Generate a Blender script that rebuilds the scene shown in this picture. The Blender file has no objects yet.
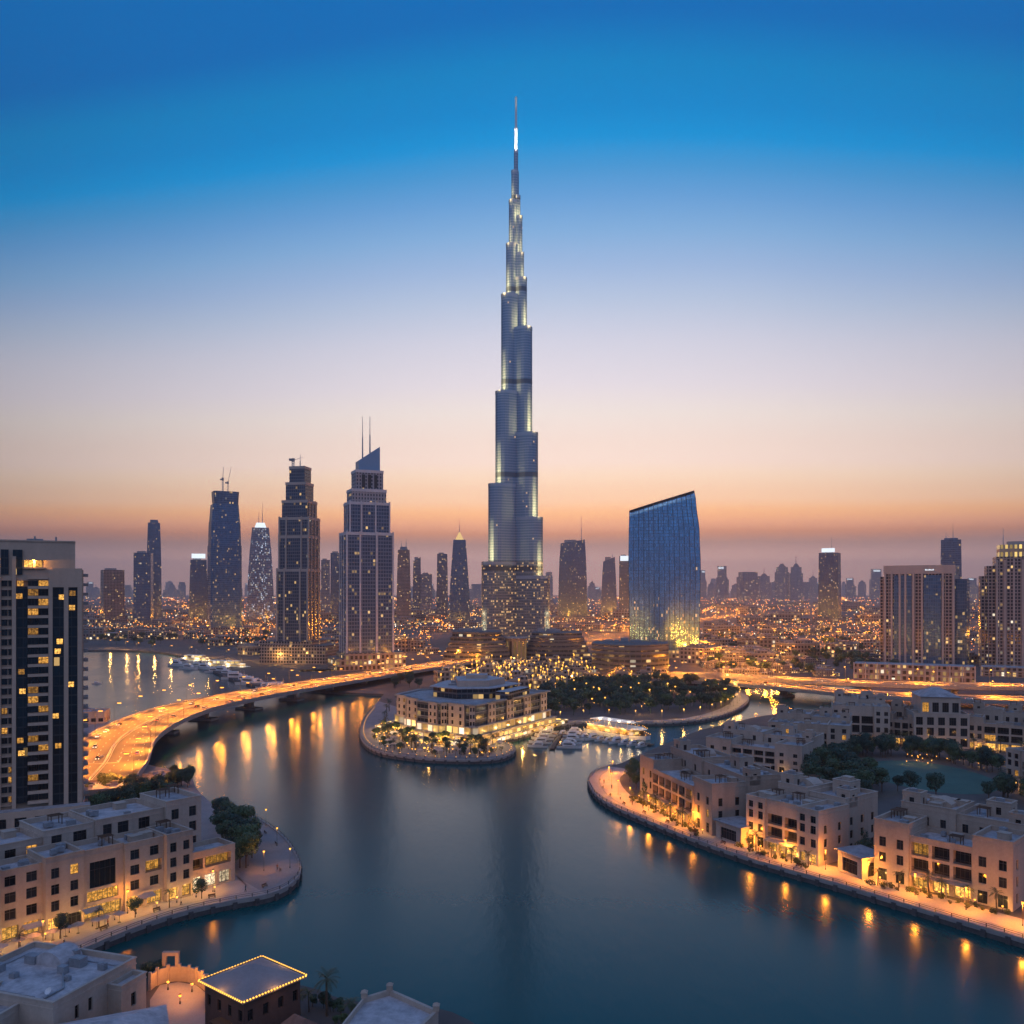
import bpy, math, random
from mathutils import Vector, Matrix
from mathutils.geometry import tessellate_polygon

# ------------------------------------------------------------------ camera, sky, exposure
H, HY, F = 80.0, 592.0, 880.0            # eye height, horizon row, focal length in pixels (1024 frame)
scene = bpy.context.scene
COL = scene.collection
cam_d = bpy.data.cameras.new('camera')
cam = bpy.data.objects.new('camera', cam_d)
COL.objects.link(cam)
cam.location = (0, 0, H)
cam.rotation_euler = (math.radians(90), 0, 0)
cam_d.sensor_width = 36.0
cam_d.lens = 36.0 * F / 1024.0
cam_d.shift_y = (HY - 512.0) / 1024.0
cam_d.clip_start = 1.0
cam_d.clip_end = 120000.0
scene.camera = cam
scene.view_settings.view_transform = 'Standard'
scene.view_settings.look = 'None'
scene.view_settings.exposure = 0.0
scene.view_settings.gamma = 1.0
scene.render.engine = 'CYCLES'
cy = scene.cycles
cy.use_denoising = True
cy.max_bounces = 5
cy.diffuse_bounces = 2
cy.glossy_bounces = 3
cy.transmission_bounces = 2
cy.volume_bounces = 0
cy.sample_clamp_indirect = 4.0
cy.sample_clamp_direct = 0.0
cy.use_light_tree = True
cy.caustics_reflective = False
cy.caustics_refractive = False


def lin(r, g, b):
    def c(v):
        v /= 255.0
        return v / 12.92 if v <= 0.04045 else ((v + 0.055) / 1.055) ** 2.4
    return (c(r), c(g), c(b), 1.0)


world = bpy.data.worlds.new('World')
scene.world = world
world.use_nodes = True
wt = world.node_tree
wt.nodes.clear()


def wnode(t, **kw):
    n = wt.nodes.new(t)
    for k, v in kw.items():
        setattr(n, k, v)
    return n


SKY_FRONT = [(0.00, (1.699, 0.937, 0.676)), (2.20, (1.699, 0.937, 0.676)), (3.04, (0.894, 0.493, 0.356)), (3.81, (1.174, 0.476, 0.200)), (4.33, (1.530, 0.665, 0.317)), (5.17, (1.739, 0.847, 0.343)), (5.94, (1.602, 0.969, 0.565)), (6.58, (1.495, 0.959, 0.607)), (7.53, (1.423, 1.022, 0.726)), (8.48, (1.338, 1.017, 0.845)), (9.75, (1.232, 0.968, 0.830)), (11.62, (1.105, 0.957, 0.881)), (13.47, (0.951, 0.866, 0.919)), (16.19, (0.759, 0.758, 0.884)), (18.55, (0.550, 0.649, 0.844)), (20.57, (0.387, 0.545, 0.821)), (22.53, (0.253, 0.476, 0.792)), (24.43, (0.146, 0.389, 0.750)), (26.02, (0.065, 0.339, 0.709)), (27.57, (0.002, 0.310, 0.723)), (29.07, (0.000, 0.258, 0.643)), (31.25, (0.000, 0.233, 0.576)), (33.56, (0.000, 0.158, 0.500)), (48.00, (0.000, 0.147, 0.465)), (90.00, (0.000, 0.126, 0.400))]
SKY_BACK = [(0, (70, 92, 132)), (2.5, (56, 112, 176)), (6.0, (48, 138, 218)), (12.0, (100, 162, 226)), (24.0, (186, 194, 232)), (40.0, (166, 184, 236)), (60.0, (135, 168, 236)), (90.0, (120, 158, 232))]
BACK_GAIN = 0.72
HAZE = 0.000078


SKY_LIN = True


def sky_ramp(stops, src, gain=1.0, linear=False):
    r = wnode('ShaderNodeValToRGB')
    el = r.color_ramp.elements
    while len(el) > 1:
        el.remove(el[-1])
    for i, (deg, c) in enumerate(stops):
        e = el[0] if i == 0 else el.new(deg / 90.0)
        e.position = deg / 90.0
        c4 = c if linear else lin(*c)
        e.color = (c4[0] * gain, c4[1] * gain, c4[2] * gain, 1)
    wt.links.new(src, r.inputs[0])
    return r.outputs[0]


tc = wnode('ShaderNodeTexCoord')
sp = wnode('ShaderNodeSeparateXYZ')
wt.links.new(tc.outputs['Generated'], sp.inputs[0])
asn = wnode('ShaderNodeMath', operation='ARCSINE')
wt.links.new(sp.outputs['Z'], asn.inputs[0])
# a slow cloudless unevenness so that the gradient is not perfectly clean
nz = wnode('ShaderNodeTexNoise')
nz.inputs['Scale'].default_value = 1.6
nz.inputs['Detail'].default_value = 2.0
wt.links.new(tc.outputs['Generated'], nz.inputs['Vector'])
nsc = wnode('ShaderNodeMath', operation='MULTIPLY_ADD')
wt.links.new(nz.outputs['Fac'], nsc.inputs[0])
nsc.inputs[1].default_value = 0.016
nsc.inputs[2].default_value = -0.008
# the glow of the set sun sits a little right of straight ahead: away from it the bands sink
ax = wnode('ShaderNodeMath', operation='MULTIPLY_ADD')
wt.links.new(sp.outputs['X'], ax.inputs[0])
ax.inputs[1].default_value = 1.0
ax.inputs[2].default_value = -0.06
ax2 = wnode('ShaderNodeMath', operation='POWER')
axa = wnode('ShaderNodeMath', operation='ABSOLUTE')
wt.links.new(ax.outputs[0], axa.inputs[0])
wt.links.new(axa.outputs[0], ax2.inputs[0])
ax2.inputs[1].default_value = 2.0
deg = wnode('ShaderNodeMath', operation='MULTIPLY_ADD')
wt.links.new(asn.outputs[0], deg.inputs[0])
deg.inputs[1].default_value = 2.0 / math.pi
wt.links.new(nsc.outputs[0], deg.inputs[2])
k1 = wnode('ShaderNodeMath', operation='MULTIPLY_ADD')
kmin = wnode('ShaderNodeMath', operation='MINIMUM')
wt.links.new(deg.outputs[0], kmin.inputs[0])
kmin.inputs[1].default_value = 0.19
wt.links.new(kmin.outputs[0], k1.inputs[0])
k1.inputs[1].default_value = 4.2
k1.inputs[2].default_value = 0.3
k2 = wnode('ShaderNodeMath', operation='MULTIPLY_ADD')
wt.links.new(k1.outputs[0], k2.inputs[0])
wt.links.new(ax2.outputs[0], k2.inputs[1])
k2.inputs[2].default_value = 1.0
degf = wnode('ShaderNodeMath', operation='MULTIPLY')
wt.links.new(deg.outputs[0], degf.inputs[0])
wt.links.new(k2.outputs[0], degf.inputs[1])
f_col = sky_ramp(SKY_FRONT, degf.outputs[0], 1.0, True)
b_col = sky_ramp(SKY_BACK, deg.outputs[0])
fall = wnode('ShaderNodeMath', operation='MULTIPLY_ADD')
fk = wnode('ShaderNodeMath', operation='MULTIPLY_ADD')
wt.links.new(deg.outputs[0], fk.inputs[0])
fk.inputs[1].default_value = -2.1
fk.inputs[2].default_value = 1.0
fa = wnode('ShaderNodeMath', operation='MULTIPLY')
wt.links.new(ax2.outputs[0], fa.inputs[0])
wt.links.new(fk.outputs[0], fa.inputs[1])
wt.links.new(fa.outputs[0], fall.inputs[0])
fall.inputs[1].default_value = -1.75
fall.inputs[2].default_value = 1.0
fall.use_clamp = True
fmul = wnode('ShaderNodeVectorMath', operation='SCALE')
wt.links.new(f_col, fmul.inputs[0])
wt.links.new(fall.outputs[0], fmul.inputs['Scale'])
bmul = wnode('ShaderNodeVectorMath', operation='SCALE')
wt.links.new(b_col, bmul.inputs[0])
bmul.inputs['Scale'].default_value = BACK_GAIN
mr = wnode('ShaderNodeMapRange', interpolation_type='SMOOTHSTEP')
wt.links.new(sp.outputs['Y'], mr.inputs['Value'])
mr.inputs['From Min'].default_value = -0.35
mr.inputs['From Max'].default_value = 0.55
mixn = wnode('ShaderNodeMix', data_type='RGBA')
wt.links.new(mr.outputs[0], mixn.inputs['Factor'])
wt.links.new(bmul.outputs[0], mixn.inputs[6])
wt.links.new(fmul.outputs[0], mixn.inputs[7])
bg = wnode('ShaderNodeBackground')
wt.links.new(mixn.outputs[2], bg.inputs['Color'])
bg.inputs['Strength'].default_value = 1.0
wo = wnode('ShaderNodeOutputWorld')
wt.links.new(bg.outputs[0], wo.inputs['Surface'])
world.cycles.sampling_method = 'MANUAL'
world.cycles.sample_map_resolution = 512

sun_d = bpy.data.lights.new('sun', 'SUN')
sun_d.energy = 0.12
sun_d.angle = math.radians(40)
sun_d.color = (1.0, 0.86, 0.80)
sun = bpy.data.objects.new('sun', sun_d)
COL.objects.link(sun)
sun.rotation_euler = (math.radians(48), 0, math.radians(-28))   # soft dusk light from behind the left shoulder

# ------------------------------------------------------------------ helpers
R = random.Random(11)


def P(px, py, z=2.0):
    d = (H - z) * F / (py - HY)
    return Vector(((px - 512) * d / F, d, z))


def XD(px, d):
    return (px - 512) * d / F


def ZD(py, d):
    return H + (HY - py) * d / F


def facing(x, d, extra=0.0):
    return -math.atan2(x, d) + math.radians(extra)


class MB:
    def __init__(s):
        s.v, s.f, s.uv, s.m, s.s = [], [], [], [], []
        s.M = None

    def face(s, pts, mi=0, uv=None, smooth=False):
        pts = [Vector(p) for p in pts]
        if uv is None:
            n = Vector((0, 0, 0))
            for i in range(len(pts)):
                a, b = pts[i], pts[(i + 1) % len(pts)]
                n += Vector(((a.y - b.y) * (a.z + b.z), (a.z - b.z) * (a.x + b.x), (a.x - b.x) * (a.y + b.y)))
            hl = math.hypot(n.x, n.y)
            if hl > abs(n.z):
                tx, ty = -n.y / hl, n.x / hl
                uv = [(p.x * tx + p.y * ty, p.z) for p in pts]
            else:
                uv = [(p.x, p.y) for p in pts]
        if s.M is not None:
            pts = [s.M @ p for p in pts]
        b = len(s.v)
        s.v += [tuple(p) for p in pts]
        s.f.append(tuple(range(b, b + len(pts))))
        s.uv += uv
        s.m.append(mi)
        s.s.append(smooth)

    def box(s, x0, x1, y0, y1, z0, z1, mi=0, mt=None, bottom=True):
        mt = mi if mt is None else mt
        s.face([(x0, y0, z0), (x1, y0, z0), (x1, y0, z1), (x0, y0, z1)], mi)
        s.face([(x1, y0, z0), (x1, y1, z0), (x1, y1, z1), (x1, y0, z1)], mi)
        s.face([(x1, y1, z0), (x0, y1, z0), (x0, y1, z1), (x1, y1, z1)], mi)
        s.face([(x0, y1, z0), (x0, y0, z0), (x0, y0, z1), (x0, y1, z1)], mi)
        s.face([(x0, y0, z1), (x1, y0, z1), (x1, y1, z1), (x0, y1, z1)], mt)
        if bottom:
            s.face([(x0, y1, z0), (x1, y1, z0), (x1, y0, z0), (x0, y0, z0)], mi)

    def cbox(s, cx, cy, w, d, z0, z1, mi=0, mt=None):
        s.box(cx - w / 2, cx + w / 2, cy - d / 2, cy + d / 2, z0, z1, mi, mt)

    def prism(s, poly, z0, z1, mi=0, mt=None, top=True, bottom=False, poly2=None, smooth=False, uvo=0.0):
        """poly counter-clockwise; poly2 is the outline at z1; z1 may be a list (a slanted top)"""
        mt = mi if mt is None else mt
        q = poly2 or poly
        n = len(poly)
        zt = z1 if isinstance(z1, (list, tuple)) else [z1] * n
        u = uvo
        for i in range(n):
            j = (i + 1) % n
            l = math.hypot(poly[j][0] - poly[i][0], poly[j][1] - poly[i][1])
            s.face([(*poly[i][:2], z0), (*poly[j][:2], z0), (*q[j][:2], zt[j]), (*q[i][:2], zt[i])], mi,
                   [(u, z0), (u + l, z0), (u + l, zt[j]), (u, zt[i])], smooth)
            u += l
        if top:
            s.poly([(*q[i][:2], zt[i]) for i in range(n)], mt)
        if bottom:
            s.poly([(*p[:2], z0) for p in reversed(poly)], mi)

    def poly(s, pts, mi=0):
        if len(pts) <= 4:
            s.face(pts, mi)
            return
        vs = [Vector(p) for p in pts]
        for t in tessellate_polygon([vs]):
            a, b, c = (vs[k] for k in t)
            cr = (b.x - a.x) * (c.y - a.y) - (b.y - a.y) * (c.x - a.x)
            s.face([a, b, c] if cr > 0 else [a, c, b], mi)

    def ring(s, outer, inner, z0, z1, mi=0):
        n = len(outer)
        for i in range(n):
            j = (i + 1) % n
            s.face([(*outer[i], z0), (*outer[j], z0), (*outer[j], z1), (*outer[i], z1)], mi)
            s.face([(*inner[j], z0), (*inner[i], z0), (*inner[i], z1), (*inner[j], z1)], mi)
            s.face([(*outer[i], z1), (*outer[j], z1), (*inner[j], z1), (*inner[i], z1)], mi)
            s.face([(*outer[j], z0), (*outer[i], z0), (*inner[i], z0), (*inner[j], z0)], mi)

    def lathe(s, prof, n=12, cx=0, cy=0, mi=0, smooth=True, cap=True):
        for k in range(len(prof) - 1):
            (r0, z0), (r1, z1) = prof[k], prof[k + 1]
            for i in range(n):
                a, b = 2 * math.pi * i / n, 2 * math.pi * (i + 1) / n
                pts = [(cx + r0 * math.cos(a), cy + r0 * math.sin(a), z0), (cx + r0 * math.cos(b), cy + r0 * math.sin(b), z0),
                       (cx + r1 * math.cos(b), cy + r1 * math.sin(b), z1), (cx + r1 * math.cos(a), cy + r1 * math.sin(a), z1)]
                uv = [(r0 * a, z0), (r0 * b, z0), (r0 * b, z1), (r0 * a, z1)]
                if r1 < 1e-5:
                    pts, uv = pts[:3], uv[:3]
                elif r0 < 1e-5:
                    pts, uv = [pts[0], pts[2], pts[3]], [uv[0], uv[2], uv[3]]
                s.face(pts, mi, uv, smooth)
        if cap and prof[-1][0] > 1e-5:
            r, z = prof[-1]
            s.face([(cx + r * math.cos(2 * math.pi * i / n), cy + r * math.sin(2 * math.pi * i / n), z) for i in range(n)], mi)

    def tube(s, a, b, r0, r1=None, n=6, mi=0, cap=True):
        r1 = r0 if r1 is None else r1
        a, b = Vector(a), Vector(b)
        d = (b - a).normalized()
        x = d.orthogonal().normalized()
        y = d.cross(x)
        c0 = [a + x * r0 * math.cos(2 * math.pi * i / n) + y * r0 * math.sin(2 * math.pi * i / n) for i in range(n)]
        c1 = [b + x * r1 * math.cos(2 * math.pi * i / n) + y * r1 * math.sin(2 * math.pi * i / n) for i in range(n)]
        for i in range(n):
            j = (i + 1) % n
            s.face([c0[i], c0[j], c1[j], c1[i]], mi)
        if cap:
            s.face(list(reversed(c0)), mi)
            s.face(c1, mi)

    def mesh(s, name, mats):
        me = bpy.data.meshes.new(name)
        me.from_pydata(s.v, [], s.f)
        for m in (mats if isinstance(mats, (list, tuple)) else [mats]):
            me.materials.append(m)
        me.polygons.foreach_set('material_index', s.m)
        me.polygons.foreach_set('use_smooth', s.s)
        ul = me.uv_layers.new(name='UVMap')
        ul.data.foreach_set('uv', [c for t in s.uv for c in t])
        if any(s.s):
            import bmesh
            bm = bmesh.new()
            bm.from_mesh(me)
            bmesh.ops.remove_doubles(bm, verts=bm.verts, dist=0.0005)
            bm.to_mesh(me)
            bm.free()
        me.update()
        return me

    def build(s, name, mats, parent=None, loc=None, rz=None):
        return inst(s.mesh(name, mats), name, parent, loc, rz)


def inst(me, name, parent=None, loc=None, rz=None, scale=None):
    o = bpy.data.objects.new(name, me)
    COL.objects.link(o)
    if parent is not None:
        o.parent = parent
    if loc is not None:
        o.location = loc
    if rz is not None:
        o.rotation_euler = (0, 0, rz)
    if scale is not None:
        o.scale = scale if isinstance(scale, (tuple, list)) else (scale,) * 3
    return o


def tag(o, label=None, cat=None, group=None, kind=None):
    if label:
        o['label'] = label
    if cat:
        o['category'] = cat
    if group:
        o['group'] = group
    if kind:
        o['kind'] = kind
    return o


def thing(name, label, cat, loc=(0, 0, 0), rz=0.0, group=None):
    o = bpy.data.objects.new(name, None)
    COL.objects.link(o)
    o.location = loc
    o.rotation_euler = (0, 0, rz)
    return tag(o, label, cat, group)


def dup(root, loc, rz=0.0, label=None, group=None, scale=None):
    r = root.copy()
    COL.objects.link(r)
    r.location = loc
    r.rotation_euler = (0, 0, rz)
    if scale is not None:
        r.scale = (scale,) * 3
    if label:
        r['label'] = label
    if group:
        r['group'] = group
    for ch in list(root.children):
        c = ch.copy()
        COL.objects.link(c)
        c.parent = r
        for g in ch.children:
            d = g.copy()
            COL.objects.link(d)
            d.parent = c
    return r


def light(power, color, radius, parent=None, loc=(0, 0, 0), spot=None, name='lamp_light', rot=None):
    key = (power, tuple(color), radius, spot)
    ld = LIGHTS.get(key)
    if ld is None:
        ld = bpy.data.lights.new(name, 'SPOT' if spot else 'POINT')
        ld.energy = power
        ld.color = color
        ld.shadow_soft_size = radius
        if spot:
            ld.spot_size = math.radians(spot)
            ld.spot_blend = 0.6
        LIGHTS[key] = ld
    o = bpy.data.objects.new(name, ld)
    COL.objects.link(o)
    o.parent = parent
    o.location = loc
    if rot:
        o.rotation_euler = rot
    return o


LIGHTS = {}
SODIUM = (1.0, 0.32, 0.025)
GOLD = (1.0, 0.50, 0.11)
WARMW = (1.0, 0.80, 0.50)


def catmull(pts, n=8, closed=False):
    pts = [Vector(p) for p in pts]
    out = []
    m = len(pts)
    for i in range(m if closed else m - 1):
        if closed:
            p0, p1, p2, p3 = pts[i - 1], pts[i], pts[(i + 1) % m], pts[(i + 2) % m]
        else:
            p1, p2 = pts[i], pts[i + 1]
            p0 = pts[i - 1] if i else p1 * 2 - p2
            p3 = pts[i + 2] if i + 2 < m else p2 * 2 - p1
        for k in range(n):
            t = k / n
            out.append(0.5 * ((2 * p1) + (p2 - p0) * t + (2 * p0 - 5 * p1 + 4 * p2 - p3) * t * t + (3 * p1 - p0 - 3 * p2 + p3) * t ** 3))
    if not closed:
        out.append(pts[-1])
    return out


def side_offsets(path, off):
    """points of the path moved sideways (to the right of travel is positive)"""
    out = []
    for i, p in enumerate(path):
        a, b = path[max(0, i - 1)], path[min(len(path) - 1, i + 1)]
        t = (b - a)
        l = math.hypot(t.x, t.y)
        o = off[i] if isinstance(off, (list, tuple)) else off
        out.append(Vector((p.x + t.y / l * o, p.y - t.x / l * o, p.z)))
    return out


def strip(mb, a, b, dz=0.0, mi=0):
    for i in range(len(a) - 1):
        p, q, r_, s_ = a[i], b[i], b[i + 1], a[i + 1]
        mb.face([(v.x, v.y, v.z + dz) for v in (p, q, r_, s_)], mi)


def walk(path, step, start=0.0):
    """(point, heading) at equal steps along a path"""
    out, acc, nxt = [], 0.0, start
    for i in range(len(path) - 1):
        a, b = path[i], path[i + 1]
        l = (b - a).length
        while nxt <= acc + l:
            t = (nxt - acc) / l
            out.append((a.lerp(b, t), math.atan2(b.y - a.y, b.x - a.x)))
            nxt += step
        acc += l
    return out

# ------------------------------------------------------------------ materials
class NT:
    """small node-tree builder"""
    def __init__(s, name):
        s.m = bpy.data.materials.new(name)
        s.m.use_nodes = True
        s.t = s.m.node_tree
        s.b = s.t.nodes['Principled BSDF']

    def n(s, t, **kw):
        x = s.t.nodes.new(t)
        for k, v in kw.items():
            setattr(x, k, v)
        return x

    def put(s, sock, v):
        if isinstance(v, bpy.types.NodeSocket):
            s.t.links.new(v, sock)
        else:
            sock.default_value = v

    def math(s, op, a, b=None, c=None, clamp=False):
        x = s.n('ShaderNodeMath', operation=op, use_clamp=clamp)
        s.put(x.inputs[0], a)
        if b is not None:
            s.put(x.inputs[1], b)
        if c is not None:
            s.put(x.inputs[2], c)
        return x.outputs[0]

    def mix(s, f, a, b):
        x = s.n('ShaderNodeMix', data_type='RGBA')
        s.put(x.inputs[0], f)
        s.put(x.inputs[6], a)
        s.put(x.inputs[7], b)
        return x.outputs[2]

    def noise(s, vec, scale, detail=3.0, rough=0.55):
        x = s.n('ShaderNodeTexNoise')
        x.inputs['Scale'].default_value = scale
        x.inputs['Detail'].default_value = detail
        x.inputs['Roughness'].default_value = rough
        if vec is not None:
            s.put(x.inputs['Vector'], vec)
        return x.outputs['Fac']

    def ramp(s, f, stops):
        x = s.n('ShaderNodeValToRGB')
        el = x.color_ramp.elements
        el[0].position, el[0].color = stops[0]
        el[1].position, el[1].color = stops[-1]
        for p, c in stops[1:-1]:
            e = el.new(p)
            e.color = c
        s.put(x.inputs[0], f)
        return x.outputs[0]

    def bump(s, h, strength=0.3, dist=0.1):
        x = s.n('ShaderNodeBump')
        x.inputs['Strength'].default_value = strength
        x.inputs['Distance'].default_value = dist
        s.put(x.inputs['Height'], h)
        s.put(s.b.inputs['Normal'], x.outputs[0])

    def set(s, **kw):
        names = {'col': 'Base Color', 'rough': 'Roughness', 'metal': 'Metallic', 'ior': 'IOR', 'emit': 'Emission Color', 'es': 'Emission Strength', 'spec': 'Specular IOR Level'}
        for k, v in kw.items():
            s.put(s.b.inputs[names[k]], v)
        return s

    def done(s, sample=False):
        s.m.cycles.emission_sampling = 'AUTO' if sample else 'NONE'
        return s.m


def c4(r, g, b):
    return (r, g, b, 1.0)


def rough_mat(name, c, var=0.25, scale=0.4, rough=0.85, bump=0.15, fine=4.0, metal=0.0, coords='Object', streak=False):
    """a matt surface whose colour wanders with large stains and fine grain"""
    t = NT(name)
    tcn = t.n('ShaderNodeTexCoord')
    v = tcn.outputs[coords]
    geo = t.n('ShaderNodeNewGeometry')
    pos = geo.outputs['Position']
    if streak:
        mp = t.n('ShaderNodeMapping')
        mp.inputs['Scale'].default_value = (1.0, 1.0, 0.12)
        t.put(mp.inputs[0], pos)
        a = t.noise(mp.outputs[0], scale * 2.2, 4.0)
    else:
        a = t.noise(pos, scale, 4.0)
    b = t.noise(pos, fine, 3.0)
    f = t.math('ADD', t.math('MULTIPLY', a, 0.65), t.math('MULTIPLY', b, 0.35))
    lo = tuple(x * (1 - var) for x in c)
    hi = tuple(min(1, x * (1 + var)) for x in c)
    t.set(col=t.ramp(f, [(0.3, c4(*lo)), (0.5, c4(*c)), (0.7, c4(*hi))]), rough=rough, metal=metal)
    if bump:
        t.bump(b, bump, 0.05)
    return t.done()


def facade(name, wall, glass, cw=3.0, ch=3.6, fx=0.14, fz0=0.22, fz1=0.08, lit=0.06, litc=(1.0, 0.62, 0.22), es=2.2, metal=0.0, grough=0.12, wrough=0.7, lo_bias=None, seed=0.0, wmetal=0.0, cluster=0.5, white=0.07):
    """curtain wall or punched-window grid in metres (UV u = run of wall, v = height); some windows are lit rooms"""
    t = NT(name)
    uvn = t.n('ShaderNodeUVMap')
    se = t.n('ShaderNodeSeparateXYZ')
    t.put(se.inputs[0], uvn.outputs[0])
    u = t.math('DIVIDE', se.outputs[0], cw)
    v = t.math('DIVIDE', se.outputs[1], ch)
    fu, fv = t.math('FRACT', u), t.math('FRACT', v)
    iu, iv = t.math('FLOOR', u), t.math('FLOOR', v)
    mu = t.math('MULTIPLY', t.math('GREATER_THAN', fu, fx), t.math('LESS_THAN', fu, 1 - fx))
    mv = t.math('MULTIPLY', t.math('GREATER_THAN', fv, fz0), t.math('LESS_THAN', fv, 1 - fz1))
    mask = t.math('MULTIPLY', mu, mv)
    oi = t.n('ShaderNodeObjectInfo')
    cmb = t.n('ShaderNodeCombineXYZ')
    t.put(cmb.inputs[0], iu)
    t.put(cmb.inputs[1], iv)
    t.put(cmb.inputs[2], t.math('MULTIPLY_ADD', oi.outputs['Random'], 37.0, seed))
    wn = t.n('ShaderNodeTexWhiteNoise', noise_dimensions='3D')
    t.put(wn.inputs['Vector'], cmb.outputs[0])
    sc = t.n('ShaderNodeSeparateColor')
    t.put(sc.inputs[0], wn.outputs['Color'])
    # lit rooms come in groups: the threshold follows a slow noise over the cells
    cl = t.noise(cmb.outputs[0], 0.17, 1.0)
    thr = t.math('MULTIPLY', lit, t.math('MULTIPLY_ADD', t.math('SUBTRACT', cl, 0.5), 6.0 * cluster, 1.0))
    if lo_bias:
        # more lit rooms near the street
        k = t.math('MULTIPLY_ADD', se.outputs[1], -1.0 / lo_bias[0], 1.0, clamp=True)
        thr = t.math('MULTIPLY_ADD', k, lo_bias[1], thr)
    on = t.math('MULTIPLY', t.math('LESS_THAN', wn.outputs['Value'], thr), mask)
    # a panel's own tone, panel by panel
    tone = t.math('MULTIPLY_ADD', sc.outputs[0], 0.5, 0.75)
    gl = t.n('ShaderNodeVectorMath', operation='SCALE')
    gl.inputs[0].default_value = glass
    t.put(gl.inputs['Scale'], tone)
    pos = t.n('ShaderNodeNewGeometry').outputs['Position']
    wv = t.n('ShaderNodeVectorMath', operation='SCALE')
    wv.inputs[0].default_value = wall
    t.put(wv.inputs['Scale'], t.math('MULTIPLY_ADD', t.noise(pos, 0.06, 4.0), 0.6, 0.7))
    t.set(col=t.mix(mask, wv.outputs[0], gl.outputs[0]),
          rough=t.math('MULTIPLY_ADD', mask, grough - wrough, wrough),
          metal=t.math('MULTIPLY_ADD', mask, metal - wmetal, wmetal))
    wcol = t.mix(t.math('LESS_THAN', sc.outputs[1], white), c4(*litc), c4(1.0, 0.86, 0.62))
    amp = t.math('MULTIPLY_ADD', t.math('POWER', sc.outputs[2], 2.0), 0.85, 0.15)
    t.set(emit=wcol, es=t.math('MULTIPLY', t.math('MULTIPLY', on, amp), es))
    return t.done()


def emit_mat(name, c, s, sample=False):
    t = NT(name)
    t.set(col=c4(0.02, 0.02, 0.02), emit=c4(*c), es=s)
    return t.done(sample)


def plain(name, c, rough=0.5, metal=0.0):
    t = NT(name)
    oi = t.n('ShaderNodeNewGeometry')
    n = t.noise(oi.outputs['Position'], 1.3, 3.0)
    t.set(col=t.mix(n, c4(*[x * 0.75 for x in c]), c4(*[min(1, x * 1.2) for x in c])), rough=rough, metal=metal)
    return t.done()


def foliage_mat(name, c):
    t = NT(name)
    oi = t.n('ShaderNodeObjectInfo')
    geo = t.n('ShaderNodeNewGeometry')
    n = t.noise(geo.outputs['Position'], 0.9, 2.0)
    f = t.math('ADD', t.math('MULTIPLY', oi.outputs['Random'], 0.75), t.math('MULTIPLY', n, 0.4))
    t.set(col=t.ramp(f, [(0.1, c4(c[0] * 0.45, c[1] * 0.5, c[2] * 0.55)), (0.5, c4(*c)), (0.95, c4(c[0] * 2.4, c[1] * 1.7, c[2] * 1.0))]), rough=0.6)
    return t.done()


def water_mat():
    t = NT('water_surface')
    geo = t.n('ShaderNodeNewGeometry')
    pos = geo.outputs['Position']
    mp = t.n('ShaderNodeMapping')
    mp.inputs['Rotation'].default_value = (0, 0, 0.5)
    mp.inputs['Scale'].default_value = (1.0, 0.35, 1.0)
    t.put(mp.inputs[0], pos)
    big = t.noise(mp.outputs[0], 0.012, 3.0)
    t.set(col=t.mix(big, c4(0.001, 0.058, 0.060), c4(0.002, 0.078, 0.078)),
          rough=t.math('MULTIPLY_ADD', t.math('MULTIPLY_ADD', t.math('SUBTRACT', big, 0.5), 2.6, 0.5, clamp=True), 0.12, 0.13), ior=1.27)
    fine = t.noise(mp.outputs[0], 0.55, 3.0, 0.6)
    mid = t.noise(mp.outputs[0], 0.16, 3.0, 0.6)
    t.bump(t.math('ADD', fine, t.math('MULTIPLY', mid, 1.6)), 0.07, 0.5)
    return t.done()


M = {}
M['water'] = water_mat()
M['ground'] = rough_mat('ground_earth', (0.105, 0.088, 0.078), 0.5, 0.006, 0.9, 0.1, 0.08)
M['seawall'] = rough_mat('seawall_stone', (0.085, 0.083, 0.085), 0.4, 0.5, 0.85, 0.4, 2.0)
M['paving'] = rough_mat('promenade_paving', (0.36, 0.31, 0.28), 0.18, 0.2, 0.75, 0.15, 2.5)
M['paving_dark'] = rough_mat('plaza_paving', (0.24, 0.22, 0.215), 0.2, 0.15, 0.75, 0.15, 1.6)
M['asphalt'] = rough_mat('road_asphalt', (0.092, 0.075, 0.058), 0.22, 0.05, 0.75, 0.1, 0.8)
M['marking'] = rough_mat('road_paint', (0.62, 0.60, 0.54), 0.2, 1.0, 0.6, 0.0, 3.0)
M['concrete'] = rough_mat('weathered_concrete', (0.30, 0.29, 0.28), 0.2, 0.15, 0.85, 0.15, 1.5, streak=True)
M['stucco'] = rough_mat('sand_stucco', (0.41, 0.325, 0.262), 0.2, 0.12, 0.88, 0.2, 1.5, streak=True)
M['stucco_b'] = rough_mat('pale_stucco', (0.45, 0.368, 0.305), 0.2, 0.12, 0.88, 0.2, 1.5, streak=True)
M['stucco_c'] = rough_mat('rose_stucco', (0.385, 0.295, 0.235), 0.2, 0.12, 0.88, 0.2, 1.5, streak=True)
M['roof'] = rough_mat('flat_roof_membrane', (0.34, 0.325, 0.335), 0.45, 0.35, 0.9, 0.15, 1.3)
M['roof_b'] = rough_mat('pale_roof_membrane', (0.43, 0.40, 0.405), 0.4, 0.4, 0.9, 0.15, 1.3)
M['unit'] = rough_mat('roof_plant_metal', (0.30, 0.31, 0.33), 0.3, 0.6, 0.5, 0.05, 3.0, metal=0.3)
M['frame'] = plain('window_frame', (0.05, 0.045, 0.045), 0.4, 0.3)
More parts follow.
